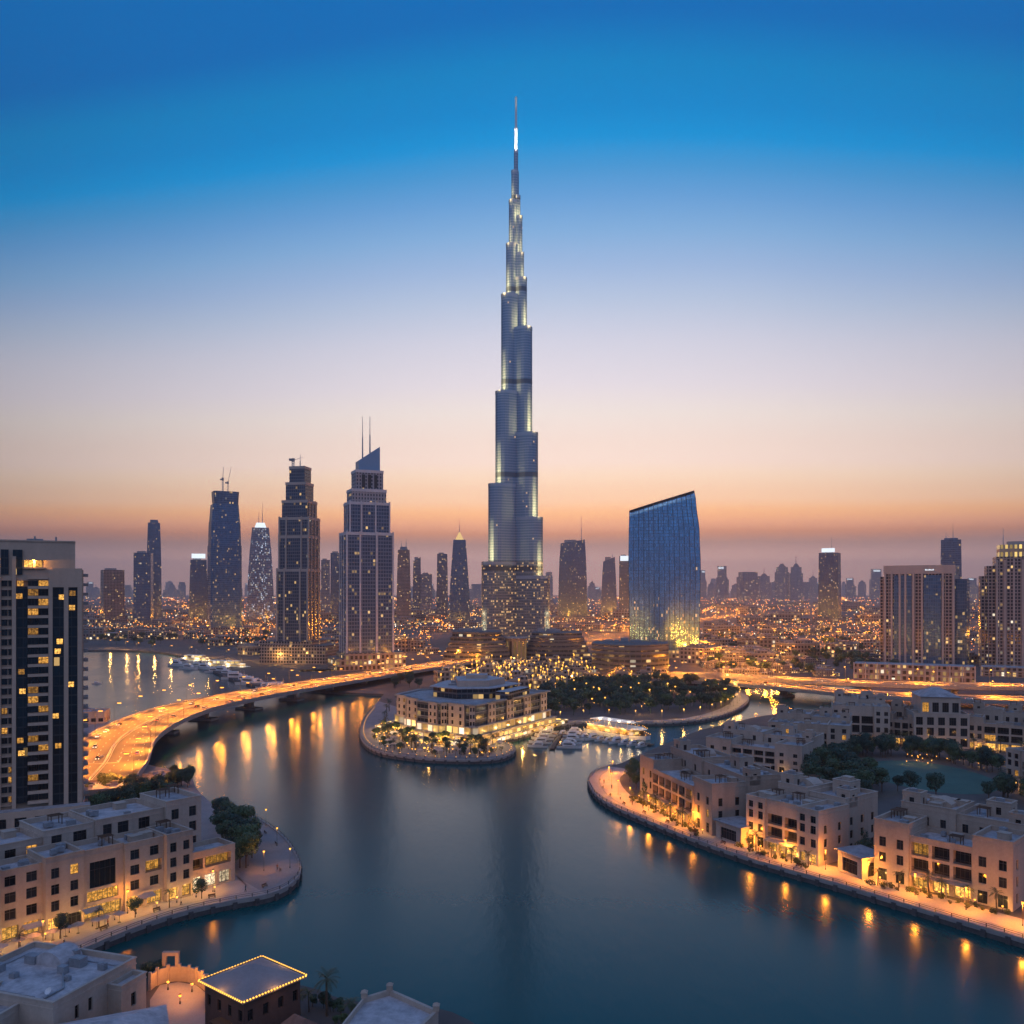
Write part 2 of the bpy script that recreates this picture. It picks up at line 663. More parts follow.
M['metal'] = plain('dark_metal', (0.06, 0.06, 0.065), 0.45, 0.6)
M['steel'] = plain('pale_steel', (0.45, 0.46, 0.48), 0.35, 0.8)
M['wood'] = plain('brown_wood', (0.11, 0.06, 0.035), 0.7)
M['white'] = plain('white_gelcoat', (0.72, 0.72, 0.72), 0.35)
M['hull_dark'] = plain('navy_hull', (0.03, 0.04, 0.06), 0.3)
M['brown_wall'] = rough_mat('brown_render', (0.115, 0.062, 0.05), 0.25, 0.3, 0.85, 0.2, 2.0, streak=True)
M['bark'] = rough_mat('tree_bark', (0.10, 0.07, 0.05), 0.3, 1.0, 0.95, 0.3, 4.0)
M['leaf'] = foliage_mat('tree_leaves', (0.032, 0.075, 0.048))
M['leaf_palm'] = foliage_mat('palm_leaves', (0.048, 0.066, 0.026))
M['leaf_shrub'] = foliage_mat('shrub_leaves', (0.05, 0.072, 0.028))
M['lawn'] = rough_mat('mown_lawn', (0.055, 0.135, 0.105), 0.25, 0.08, 0.95, 0.3, 1.5)
t_ = NT('window_glass')
oi_ = t_.n('ShaderNodeObjectInfo')
t_.set(col=t_.mix(oi_.outputs['Random'], c4(0.006, 0.008, 0.010), c4(0.03, 0.036, 0.042)), rough=0.07, ior=1.5)
M['glass'] = t_.done()


def room_mat(name, c, s):
    """a lit room seen through the pane: brighter and darker patches of furniture, curtain and wall"""
    t = NT(name)
    geo = t.n('ShaderNodeNewGeometry')
    n = t.noise(geo.outputs['Position'], 1.6, 3.0, 0.7)
    oi = t.n('ShaderNodeObjectInfo')
    k = t.math('POWER', t.math('MULTIPLY', n, 1.75), 3.0)
    k = t.math('MULTIPLY', t.math('MINIMUM', k, 1.1), t.math('MULTIPLY_ADD', oi.outputs['Random'], 0.8, 0.35))
    t.set(col=c4(0.03, 0.02, 0.01), rough=0.15, emit=c4(*c), es=t.math('MULTIPLY', k, s))
    return t.done()


M['room'] = room_mat('lit_room', (1.0, 0.46, 0.08), 0.95)
M['shop'] = room_mat('lit_shop', (1.0, 0.50, 0.10), 1.8)
M['shop_white'] = room_mat('lit_shop_white', (1.0, 0.78, 0.48), 1.8)
M['slab'] = rough_mat('dark_slab_edge', (0.13, 0.125, 0.125), 0.2, 0.2, 0.8, 0.0, 1.0)
M['tail'] = emit_mat('tail_lamp', (1.0, 0.03, 0.01), 3.0)
M['head'] = emit_mat('head_lamp', (1.0, 0.9, 0.7), 6.0)
M['tyre'] = plain('tyre_rubber', (0.02, 0.02, 0.02), 0.9)
M['lamp'] = emit_mat('lamp_glow', (1.0, 0.40, 0.06), 5.0)
M['lamp_gold'] = emit_mat('lamp_glow_gold', (1.0, 0.45, 0.06), 2.6)
M['lamp_white'] = emit_mat('lamp_glow_white', (1.0, 0.90, 0.70), 8.0)
M['string'] = emit_mat('string_light', (1.0, 0.48, 0.07), 2.4)
M['sign_white'] = emit_mat('backlit_white', (0.80, 0.90, 1.0), 1.25)
M['sign_warm'] = emit_mat('backlit_warm', (1.0, 0.66, 0.26), 0.9)

# ------------------------------------------------------------------ the setting: water, land, promenades, roads
mb = MB()
mb.face([(-4000, -3000, 0), (4000, -3000, 0), (4000, 3200, 0), (-4000, 3200, 0)])
tag(mb.build('water', M['water']), kind='structure')


def px_path(lst, z=2.0, n=4, closed=False):
    return catmull([P(a, b, z) for a, b in lst], n, closed)


COAST_FAR = px_path([(40, 652), (100, 650), (160, 652), (200, 662), (215, 672), (250, 684), (300, 689), (340, 692), (384, 694)], 2, 3)
COAST_ISLAND = px_path([(384, 694), (374, 706), (363, 720), (360, 734), (366, 745), (380, 752), (402, 756), (432, 759), (470, 760), (500, 758), (515, 751), (511, 744),
                        (500, 741), (522, 736), (560, 725), (600, 722), (640, 723), (680, 722), (715, 717), (740, 708), (749, 699), (742, 691), (735, 686)], 2, 5)
COAST_BACK = [P(a, b) for a, b in [(735, 686), (790, 683), (850, 682), (872, 690), (860, 701), (830, 708), (760, 716), (700, 730), (655, 748), (622, 763)]]
PROM_R = px_path([(622, 763), (602, 768), (589, 777), (592, 790), (607, 803), (640, 818), (700, 842), (760, 862), (830, 882), (900, 903), (960, 921), (1024, 940), (1090, 962), (1180, 995)], 2, 6)
coast = [Vector((-9000, 1130, 2)), Vector((-900, 1130, 2))] + COAST_FAR[:-1] + COAST_ISLAND[:-1] + COAST_BACK[:-1] + PROM_R + \
    [Vector((180, 120, 2)), Vector((9000, 120, 2)), Vector((19500, 3000, 2)), Vector((19500, 20000, 2)), Vector((-19500, 20000, 2)), Vector((-19500, 1500, 2))]
PROM_L = px_path([(214, 806), (236, 811), (262, 821), (285, 838), (298, 857), (300, 873), (289, 886), (268, 895), (235, 901), (201, 908), (168, 917), (134, 929), (101, 942), (67, 957), (33, 970), (0, 982), (-80, 1024)], 2, 6)
left_land = [Vector((-700, 520, 2))] + px_path([(84, 706), (104, 712), (110, 728), (118, 746), (132, 757), (150, 765), (168, 769), (190, 776), (197, 789), (214, 806)], 2, 4)[:-1] + PROM_L + [Vector((-240, 125, 2)), Vector((-700, 125, 2))]
near_land = [Vector((-260, 168, 2))] + px_path([(-60, 968), (60, 962), (110, 966), (160, 972), (205, 984), (300, 985), (345, 1000), (400, 1004), (452, 1012), (500, 1040)], 2, 3) + [Vector((10, 118, 2)), Vector((-10, 60, 2)), Vector((-260, 60, 2))]


def land(name, outline):
    b = MB()
    area = sum(outline[i].x * outline[(i + 1) % len(outline)].y - outline[(i + 1) % len(outline)].x * outline[i].y for i in range(len(outline)))
    if area < 0:
        outline = list(reversed(outline))
    pts = [(p.x, p.y) for p in outline]
    b.prism(pts, -2.0, 2.0, 1, 0)
    return tag(b.build(name, [M['ground'], M['seawall']]), kind='structure')


land('ground', coast)
land('island_ground', left_land).name = 'ground_left'
land('shore', near_land).name = 'ground_near'


def pave(name, path, a, b_, mat, z=0.03, smooth=True):
    m = MB()
    strip(m, side_offsets(path, a), side_offsets(path, b_), z)
    n = m.f and m.face
    return tag(m.build(name, mat), kind='structure')


def up(m):
    """turn every face of a flat sheet upward"""
    for i, f in enumerate(m.f):
        p = [m.v[k] for k in f]
        a = sum(p[k][0] * p[(k + 1) % len(p)][1] - p[(k + 1) % len(p)][0] * p[k][1] for k in range(len(p)))
        if a < 0:
            m.f[i] = tuple(reversed(f))
    return m


def sheet(name, path, a, b_, mat, z=0.03):
    m = MB()
    strip(m, side_offsets(path, a), side_offsets(path, b_), z)
    return tag(up(m).build(name, mat), kind='structure')


sheet('promenade', PROM_R[4:], -0.5, -13.0, M['paving'], 0.03)
sheet('promenade_edging', PROM_R[4:], -4.2, -4.6, M['paving_dark'], 0.036)
sheet('promenade_left', PROM_L[42:], 0.5, 19.0, M['paving'], 0.03)
sheet('promenade_left_edging', PROM_L[42:], 5.0, 5.4, M['paving_dark'], 0.036)
plz = MB()
plz.poly([(p.x, p.y, 2.014) for p in left_land], 0)
tag(up(plz).build('pavement', M['paving_dark']), kind='structure')
plz = MB()
plz.poly([(p.x, p.y, 2.026) for p in PROM_L[:40]] + [(*(P(170, 905)[:2]), 2.026), (*(P(215, 860)[:2]), 2.026)], 0)
tag(up(plz).build('plaza', M['paving_dark']), kind='structure')
plz = MB()
plz.poly([(p.x, p.y, 2.022) for p in COAST_ISLAND[3:62]])
tag(up(plz).build('quay', M['paving_dark']), kind='structure')
sheet('quay_path', COAST_ISLAND[4:62], -0.4, -9.0, M['paving_dark'], 0.03)
sheet('park_path', COAST_ISLAND[62:], -0.4, -11.0, M['paving_dark'], 0.03)


def seawall_thing(name, label, path, side, h=0.9, post=4.0):
    """coping along the edge of the quay with a low post-and-rail balustrade"""
    t = thing(name, label, 'sea wall')
    b = MB()
    o, i = side_offsets(path, -0.12 * side), side_offsets(path, 0.55 * side)
    for k in range(len(path) - 1):
        for (p, q, za, zb) in ((o[k], o[k + 1], 1.2, 2.35), (i[k + 1], i[k], 2.0, 2.35)):
            pts = [(p.x, p.y, za), (q.x, q.y, za), (q.x, q.y, zb), (p.x, p.y, zb)]
            b.face(pts if side < 0 else list(reversed(pts)))
        pts = [(v.x, v.y, 2.35) for v in (o[k], o[k + 1], i[k + 1], i[k])]
        b.face(pts)
    b = b
    up2 = b.build('coping', M['concrete'], t)
    c = MB()
    mid = side_offsets(path, 0.2 * side)
    for (p, a) in walk(mid, post):
        c.tube((p.x, p.y, 2.34), (p.x, p.y, 2.35 + h), 0.11, n=5)
    for k in range(len(mid) - 1):
        for z in (2.35 + h, 2.35 + h * 0.5):
            c.tube((mid[k].x, mid[k].y, z), (mid[k + 1].x, mid[k + 1].y, z), 0.05, n=4, cap=False)
    c.build('railing', M['metal'], t)
    for (p, a) in walk(o, 5.5):
        d = MB()
        d.M = Matrix.Translation((p.x, p.y, 0)) @ Matrix.Rotation(a, 4, 'Z')
        d.box(-0.55, 0.55, -0.35, 0.35, -1.0, 1.75)
        d.build('fender', M['seawall'], t)
    return t


seawall_thing('sea_wall', 'stone sea wall with a thin railing curving below the villas', PROM_R[2:], -1)
seawall_thing('sea_wall', 'stone sea wall with a thin railing round the plaza of the long building', PROM_L, 1)
seawall_thing('sea_wall', 'low sea wall round the lit waterfront hotel', COAST_ISLAND[4:60], -1, 0.8, 5.0)
seawall_thing('sea_wall', 'pale sea wall curving round the dark tree park', COAST_ISLAND[62:], -1, 0.7, 6.0)

# ------------------------------------------------------------------ lamps (one of each kind, then copies)
def make_street_lamp(name, label, h, arm, glow, double=False, r=0.09, head=1.0):
    t = thing(name, label, 'street lamp')
    b = MB()
    b.lathe([(r * 2.4, 0), (r * 2.2, 0.5), (r * 1.3, 0.6), (r, h * 0.6), (r * 0.7, h)], 7)
    b.build('pole', M['metal'], t)
    for s in ((1, -1) if double else (1,)):
        a = MB()
        a.tube((0, 0, h - 0.3), (s * arm * 0.5, 0, h + 0.15), r * 0.6, n=5)
        a.tube((s * arm * 0.5, 0, h + 0.15), (s * arm, 0, h + 0.2), r * 0.5, n=5)
        a.build('arm', M['metal'], t)
        c = MB()
        c.M = Matrix.Translation((s * arm, 0, h + 0.1)) @ Matrix.Scale(head, 4)
        c.box(-0.5, 0.5, -0.2, 0.2, 0.0, 0.16, 0)
        c.box(-0.45, 0.45, -0.17, 0.17, -0.16, -0.002, 1)
        c.build('lamp_head', [M['metal'], glow], t)
    return t


def make_globe_lamp(name, label, h, glow, r=0.22):
    t = thing(name, label, 'lamp post')
    b = MB()
    b.lathe([(0.14, 0), (0.12, 0.4), (0.06, 0.5), (0.05, h)], 7)
    b.build('pole', M['metal'], t)
    c = MB()
    c.lathe([(0.02, h - 0.02), (r * 0.8, h + r * 0.4), (r, h + r), (r * 0.8, h + r * 1.6), (0.0, h + r * 2)], 8)
    c.build('lamp_globe', glow, t)
    d = MB()
    d.lathe([(r * 1.15, h + r * 1.75), (0.0, h + r * 2.5)], 8)
    d.build('cap', M['metal'], t)
    return t


lamp_road = make_street_lamp('street_lamp', 'tall sodium road lamp standing on the edge of the curving bridge', 11.0, 2.6, M['lamp'], head=2.0)
lamp_prom = make_globe_lamp('lamp_post', 'slim globe lamp on the promenade below the villas', 5.2, M['lamp_gold'], 0.30)
USED = {}


def place_lamp(proto, loc, rz, label, group, power=0, color=SODIUM, lz=None, lx=0.0, radius=0.5, scale=None, spot=0, tilt=-36, cone=112):
    if proto.name not in USED:
        USED[proto.name] = 1
        t = proto
        t.location = loc
        t.rotation_euler = (0, 0, rz)
        t['label'] = label
        t['group'] = group
        if scale:
            t.scale = (scale,) * 3
    else:
        t = None
        r = proto.copy()
        COL.objects.link(r)
        r.location, r.rotation_euler = loc, (0, 0, rz)
        r.scale = ((scale,) * 3) if scale else (1, 1, 1)
        r['label'], r['group'] = label, group
        for ch in PARTS_OF.setdefault(proto.name, [c for c in proto.children if c.type == 'MESH']):
            c = ch.copy()
            COL.objects.link(c)
            c.parent = r
        t = r
    PARTS_OF.setdefault(proto.name, [c for c in proto.children if c.type == 'MESH'])
    if power:
        light(power, color, radius, t, (lx, 0, lz))
    if spot:
        light(spot, color, radius, t, (lx, 0, lz - 0.1), cone, 'lamp_light', (0, math.radians(tilt), 0))
    return t


PARTS_OF = {}

# ------------------------------------------------------------------ roads, bridge and highway
def viaduct(name, label, cat, path, width, piers, markings=True, thick=1.7, pier_z=-2.0, lanes=4):
    t = thing(name, label, cat)
    hw = width / 2
    L, Rr = side_offsets(path, -hw), side_offsets(path, hw)
    d = MB()
    for i in range(len(path) - 1):
        for (a, b) in ((L[i], L[i + 1]), (Rr[i + 1], Rr[i])):
            d.face([(b.x, b.y, b.z - thick), (a.x, a.y, a.z - thick), (a.x, a.y, a.z), (b.x, b.y, b.z)])
        ins = [side_offsets(path, hw * 0.55)[i], side_offsets(path, hw * 0.55)[i + 1], side_offsets(path, -hw * 0.55)[i + 1], side_offsets(path, -hw * 0.55)[i]]
        d.face([(v.x, v.y, v.z - thick - 0.9) for v in ins])
        d.face([(Rr[i].x, Rr[i].y, Rr[i].z - thick), (Rr[i + 1].x, Rr[i + 1].y, Rr[i + 1].z - thick), (ins[1].x, ins[1].y, ins[1].z - thick - 0.9), (ins[0].x, ins[0].y, ins[0].z - thick - 0.9)])
        d.face([(ins[3].x, ins[3].y, ins[3].z - thick - 0.9), (ins[2].x, ins[2].y, ins[2].z - thick - 0.9), (L[i + 1].x, L[i + 1].y, L[i + 1].z - thick), (L[i].x, L[i].y, L[i].z - thick)])
    d.build('deck', M['concrete'], t)
    r = MB()
    strip(r, side_offsets(path, -hw + 0.05), side_offsets(path, hw - 0.05), 0.01)
    up(r).build('carriageway', M['asphalt'], t)
    for off in (-hw, hw, 0.0):
        p = MB()
        a, b = side_offsets(path, off - 0.22), side_offsets(path, off + 0.22)
        z0, z1 = -0.4 if off else 0.02, 1.0 if off else 0.8
        for i in range(len(path) - 1):
            for (u, v) in ((a[i], a[i + 1]), (b[i + 1], b[i])):
                p.face([(v.x, v.y, v.z + z0), (u.x, u.y, u.z + z0), (u.x, u.y, u.z + z1), (v.x, v.y, v.z + z1)])
            p.face([(a[i].x, a[i].y, a[i].z + z1), (b[i].x, b[i].y, b[i].z + z1), (b[i + 1].x, b[i + 1].y, b[i + 1].z + z1), (a[i + 1].x, a[i + 1].y, a[i + 1].z + z1)])
        p.build('parapet' if off else 'median_barrier', M['concrete'], t)
    if markings:
        k = MB()
        lw = hw / lanes
        for s in (-1, 1):
            for j in range(1, lanes):
                off = s * (j * lw + 0.3)
                pts = walk(path, 9.0)
                for (p, a) in pts:
                    k.M = Matrix.Translation((p.x, p.y, p.z + 0.018)) @ Matrix.Rotation(a, 4, 'Z')
                    k.face([(-2, off - 0.12, 0), (2, off - 0.12, 0), (2, off + 0.12, 0), (-2, off + 0.12, 0)])
            k.M = None
            for off in (s * 0.7, s * (hw - 0.8)):
                strip(k, side_offsets(path, off - 0.12), side_offsets(path, off + 0.12), 0.018)
        k.M = None
        up(k).build('lane_markings', M['marking'], t)
    for (p, a) in piers:
        q = MB()
        q.M = Matrix.Translation((p.x, p.y, 0)) @ Matrix.Rotation(a, 4, 'Z')
        top = p.z - thick - 0.9
        q.prism([(-1.3, -3.2), (1.3, -3.2), (1.9, -1.5), (1.9, 1.5), (1.3, 3.2), (-1.3, 3.2), (-1.9, 1.5), (-1.9, -1.5)], pier_z, top - 1.6)
        q.prism([(-1.5, -3.4), (1.5, -3.4), (1.5, 3.4), (-1.5, 3.4)], top - 1.6, top + 0.02,
                poly2=[(-1.5, -hw * 0.5), (1.5, -hw * 0.5), (1.5, hw * 0.5), (-1.5, hw * 0.5)])
        q.prism([(-4.5, -8), (4.5, -8), (4.5, 8), (-4.5, 8)], pier_z, 1.4)
        q.build('pier', M['concrete'], t)
    return t


BR = catmull([(-150, 306, 5.5), (-162, 335, 6.8), (-172, 372, 8), (-190, 428, 9), (-198, 495, 9.6), (-191, 560, 9.8), (-161, 655, 9.2), (-116, 773, 8.2), (-74, 880, 7.2), (-30, 985, 6), (10, 1080, 5)], 8)
viaduct('road_bridge', 'long curving road bridge lit orange, crossing the creek on low piers', 'bridge', BR, 34, walk(BR, 52, 96)[:9])
for (off, flip) in ((-16.6, 0), (16.6, math.pi)):
    for (p, a) in walk(side_offsets(BR, off), 30, 30):
        place_lamp(lamp_road, (p.x, p.y, p.z), a - math.pi / 2 + flip, 'tall sodium road lamp standing on the edge of the curving bridge', 'road lamps on the bridge', 9000, SODIUM, 10.8, 2.4, 0.9, spot=100000, tilt=-33, cone=118)

HWA = catmull([(40, 800, 3), (110, 800, 5), (169, 770, 8), (205, 724, 9.5), (262, 682, 10), (312, 664, 10), (372, 655, 10), (480, 640, 10), (640, 630, 10)], 6)
HWB = catmull([(30, 775, 3), (100, 772, 4), (160, 738, 6), (196, 690, 7.5), (244, 630, 8), (294, 601, 8), (346, 588, 8), (450, 570, 8), (620, 552, 8)], 6)
viaduct('highway_viaduct', 'rear carriageway of the orange lit elevated highway behind the villas', 'viaduct', HWA, 26, walk(HWA, 60, 100)[:8])
viaduct('highway_viaduct', 'front carriageway of the orange lit elevated highway behind the villas', 'viaduct', HWB, 28, walk(HWB, 60, 100)[:8])
for path, off in ((HWA, -12.8), (HWA, 12.8), (HWB, -13.8), (HWB, 13.8)):
    for (p, a) in walk(side_offsets(path, off), 52, 60):
        if p.x < 520:
            place_lamp(lamp_road, (p.x, p.y, p.z), a - math.pi / 2 + (0 if off < 0 else math.pi), 'sodium road lamp on the parapet of the elevated highway', 'road lamps on the highway', 11000, SODIUM, 10.8, 2.4, 0.9, spot=130000, tilt=-33, cone=118)


def road(name, pts, width, spacing=None, power=22000, z=2.05, lab=None, sides=(1,)):
    power *= 1.1
    path = catmull([P(*q, z) for q in pts], 6)
    m = MB()
    strip(m, side_offsets(path, -width / 2), side_offsets(path, width / 2))
    tag(up(m).build(name, M['asphalt']), kind='structure')
    k = MB()
    for off in (-width / 4, 0, width / 4):
        strip(k, side_offsets(path, off - 0.25), side_offsets(path, off + 0.25), 0.008)
    tag(up(k).build(name + '_markings', M['marking']), kind='structure')
    if spacing:
        for s in sides:
            for (p, a) in walk(side_offsets(path, s * (width / 2 + 1)), spacing, 8):
                place_lamp(lamp_road, (p.x, p.y, z), a + math.pi / 2 * s, 'sodium road lamp lining an orange lit city road', 'road lamps along the city roads', power, SODIUM, 10.8, 2.4, 1.2, 1.35)
    return path


ROADS = [
    road('boulevard', [(694, 652), (712, 664), (735, 676), (748, 681)], 34, 34, 26000, sides=(1, -1)),
    road('road_north', [(555, 646), (600, 637), (640, 629), (700, 619), (760, 612)], 44, 95, 120000, sides=(1, -1)),
    road('road_park', [(745, 681), (770, 668), (790, 656), (822, 645)], 24, 40, 30000),
    road('road_mid', [(688, 640), (740, 638), (820, 634), (885, 632)], 22, 75, 50000),
    road('road_quay', [(395, 672), (440, 664), (470, 663)], 20, 40, 16000),
    road('road_west', [(84, 636), (140, 633), (200, 634), (270, 636), (330, 634)], 26, 80, 60000),
    road('road_back', [(880, 640), (940, 634), (1024, 628)], 26, 75, 50000),
]
vil = catmull([P(842, 812), P(880, 796), (P(900, 792)), P(938, 800)], 6)
m = MB()
strip(m, side_offsets(vil, -3.5), side_offsets(vil, 3.5), 0.03)
tag(up(m).build('lane', M['asphalt']), kind='structure')

# ------------------------------------------------------------------ facades
FA = {}
FA['beige_dark'] = facade('beige_grid_facade', (0.34, 0.27, 0.235), (0.015, 0.02, 0.027), 3.2, 3.5, 0.17, 0.26, 0.06, 0.07, es=1.3, lo_bias=(60, 0.08))
FA['grey_glass'] = facade('grey_glass_facade', (0.13, 0.155, 0.19), (0.10, 0.16, 0.235), 2.4, 3.7, 0.07, 0.14, 0.05, 0.045, es=0.85, metal=0.55, grough=0.18, lo_bias=(80, 0.10))
FA['navy_glass'] = facade('navy_glass_facade', (0.075, 0.10, 0.14), (0.09, 0.16, 0.245), 2.2, 3.6, 0.08, 0.16, 0.06, 0.05, es=0.85, metal=0.6, grough=0.2, lo_bias=(90, 0.10), cluster=0.8)
FA['blue_grid'] = facade('blue_grid_facade', (0.07, 0.12, 0.19), (0.09, 0.19, 0.31), 2.2, 3.7, 0.1, 0.18, 0.06, 0.05, es=0.7, metal=0.55, grough=0.2, lo_bias=(90, 0.12))
FA['white_lit'] = facade('white_lit_facade', (0.20, 0.23, 0.28), (0.10, 0.15, 0.22), 2.6, 4.2, 0.16, 0.2, 0.1, 0.20, litc=(0.72, 0.84, 1.0), es=1.0, metal=0.4, grough=0.2, cluster=1.0, white=0.3)
FA['brown_glass'] = facade('brown_glass_facade', (0.17, 0.15, 0.15), (0.085, 0.105, 0.14), 2.3, 3.6, 0.1, 0.2, 0.06, 0.05, es=0.85, metal=0.5, grough=0.2, lo_bias=(80, 0.10), cluster=0.8)
FA['twin'] = facade('dark_bay_facade', (0.17, 0.19, 0.235), (0.07, 0.11, 0.17), 2.7, 3.7, 0.12, 0.24, 0.06, 0.065, es=1.0, metal=0.3, grough=0.15, lo_bias=(70, 0.16), cluster=0.6)
FA['stone_pale'] = facade('pale_stone_facade', (0.36, 0.335, 0.345), (0.045, 0.06, 0.085), 3.0, 3.7, 0.28, 0.3, 0.1, 0.04, es=1.2, lo_bias=(50, 0.08))
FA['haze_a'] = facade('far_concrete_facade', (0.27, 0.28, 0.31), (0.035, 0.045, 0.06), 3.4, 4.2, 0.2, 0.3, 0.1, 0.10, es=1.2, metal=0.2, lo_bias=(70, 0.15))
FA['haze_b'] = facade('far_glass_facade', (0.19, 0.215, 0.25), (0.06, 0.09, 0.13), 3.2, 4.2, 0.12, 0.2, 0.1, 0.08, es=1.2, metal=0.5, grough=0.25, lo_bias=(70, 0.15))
FA['blue'] = facade('blue_mirror_facade', (0.18, 0.26, 0.36), (0.30, 0.57, 0.74), 2.05, 4.0, 0.12, 0.08, 0.05, 0.002, es=1.1, metal=0.92, grough=0.19, wrough=0.3, wmetal=0.8, lo_bias=(78, 0.2), cluster=0.9)
FA['lowrise'] = facade('low_rise_facade', (0.24, 0.205, 0.185), (0.03, 0.033, 0.038), 4.0, 4.0, 0.22, 0.28, 0.12, 0.16, es=2.0, lo_bias=(8, 0.35))
FA['arcade'] = facade('lit_arcade_facade', (0.34, 0.25, 0.19), (0.05, 0.035, 0.02), 4.5, 5.2, 0.22, 0.15, 0.18, 0.18, es=1.5, lo_bias=(22, 0.4))
FA['terrace_glass'] = facade('terrace_glass_facade', (0.16, 0.155, 0.16), (0.03, 0.042, 0.055), 5.0, 4.6, 0.04, 0.42, 0.05, 0.10, es=1.3, metal=0.2, lo_bias=(20, 0.12))
FA['night_glass'] = facade('tower_curtain_wall', (0.02, 0.026, 0.032), (0.012, 0.022, 0.028), 1.8, 3.3, 0.05, 0.12, 0.03, 0.004, es=0.9, metal=0.0, grough=0.07, white=0.0)


def silver_facade():
    """ribbed steel and glass skin of the tallest tower: bright spandrel bands, darker glass, vertical fins, warm rooms low down"""
    t = NT('silver_ribbed_skin')
    uvn = t.n('ShaderNodeUVMap')
    se = t.n('ShaderNodeSeparateXYZ')
    t.put(se.inputs[0], uvn.outputs[0])
    v = t.math('DIVIDE', se.outputs[1], 3.7)
    u = t.math('DIVIDE', se.outputs[0], 2.6)
    fv, fu = t.math('FRACT', v), t.math('FRACT', u)
    band = t.math('LESS_THAN', fv, 0.38)
    fin = t.math('LESS_THAN', fu, 0.22)
    mech = t.math('LESS_THAN', t.math('FRACT', t.math('DIVIDE', t.math('ADD', se.outputs[1], 22.0), 129.0)), 0.05)
    glass = t.mix(fin, c4(0.17, 0.27, 0.37), c4(0.31, 0.40, 0.49))
    col = t.mix(band, glass, c4(0.35, 0.44, 0.53))
    col = t.mix(mech, col, c4(0.10, 0.14, 0.19))
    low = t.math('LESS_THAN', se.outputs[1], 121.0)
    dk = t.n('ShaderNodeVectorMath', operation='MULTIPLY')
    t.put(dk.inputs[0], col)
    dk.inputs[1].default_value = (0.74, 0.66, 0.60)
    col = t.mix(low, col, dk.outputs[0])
    cmb = t.n('ShaderNodeCombineXYZ')
    t.put(cmb.inputs[0], t.math('FLOOR', u))
    t.put(cmb.inputs[1], t.math('FLOOR', t.math('DIVIDE', se.outputs[1], 3.7)))
    wn = t.n('ShaderNodeTexWhiteNoise', noise_dimensions='2D')
    t.put(wn.inputs['Vector'], cmb.outputs[0])
    sc = t.n('ShaderNodeSeparateColor')
    t.put(sc.inputs[0], wn.outputs['Color'])
    k = t.math('MULTIPLY_ADD', se.outputs[1], -1 / 132.0, 1.0, clamp=True)
    k = t.math('GREATER_THAN', k, 0.1)
    thr = t.math('MULTIPLY_ADD', k, 0.27, 0.006)
    win = t.math('MULTIPLY', t.math('GREATER_THAN', t.math('FRACT', t.math('DIVIDE', se.outputs[1], 3.7)), 0.45), t.math('GREATER_THAN', fu, 0.3))
    on = t.math('MULTIPLY', t.math('LESS_THAN', wn.outputs['Value'], thr), win)
    t.set(col=col, metal=t.math('MULTIPLY_ADD', mech, -0.2, 0.62), rough=t.math('MULTIPLY_ADD', band, 0.10, 0.42),
          emit=c4(1.0, 0.58, 0.20), es=t.math('MULTIPLY', t.math('MULTIPLY', on, sc.outputs[1]), 1.0))
    return t.done()


FA['silver'] = silver_facade()
M['blue_panel'] = plain('blue_grey_panel', (0.26, 0.36, 0.48), 0.35, 0.4)
M['silver_cap'] = plain('brushed_steel', (0.42, 0.46, 0.50), 0.32, 0.8)
M['tower_roof'] = rough_mat('tower_roof', (0.13, 0.13, 0.14), 0.3, 0.1, 0.9, 0.0, 0.5)
M['pier_stone'] = rough_mat('pale_pilaster', (0.60, 0.57, 0.58), 0.15, 0.05, 0.7, 0.0, 0.4)
M['pier_beige'] = rough_mat('beige_pilaster', (0.46, 0.385, 0.34), 0.12, 0.05, 0.75, 0.0, 0.6, streak=True)


def rect(w, d, x=0.0, y=0.0, c=0.0):
    a, b = w / 2, d / 2
    if c:
        return [(x - a + c, y - b), (x + a - c, y - b), (x + a, y - b + c), (x + a, y + b - c), (x + a - c, y + b), (x - a + c, y + b), (x - a, y + b - c), (x - a, y - b + c)]
    return [(x - a, y - b), (x + a, y - b), (x + a, y + b), (x - a, y + b)]


def antenna(root, x, y, z0, z1, r=0.6, mat='steel'):
    b = MB()
    b.tube((x, y, z0 - 0.3), (x, y, z0 + (z1 - z0) * 0.5), r, r * 0.75, 6)
    b.tube((x, y, z0 + (z1 - z0) * 0.5), (x, y, z1), r * 0.5, r * 0.3, 6)
    return b.build('antenna', M[mat], root)


def tower_root(name, label, pxc, d, extra=0.0, cat='tower', group=None):
    x = XD(pxc, d)
    return thing(name, label, cat, (x, d, 2.0), facing(x, d, extra), group)


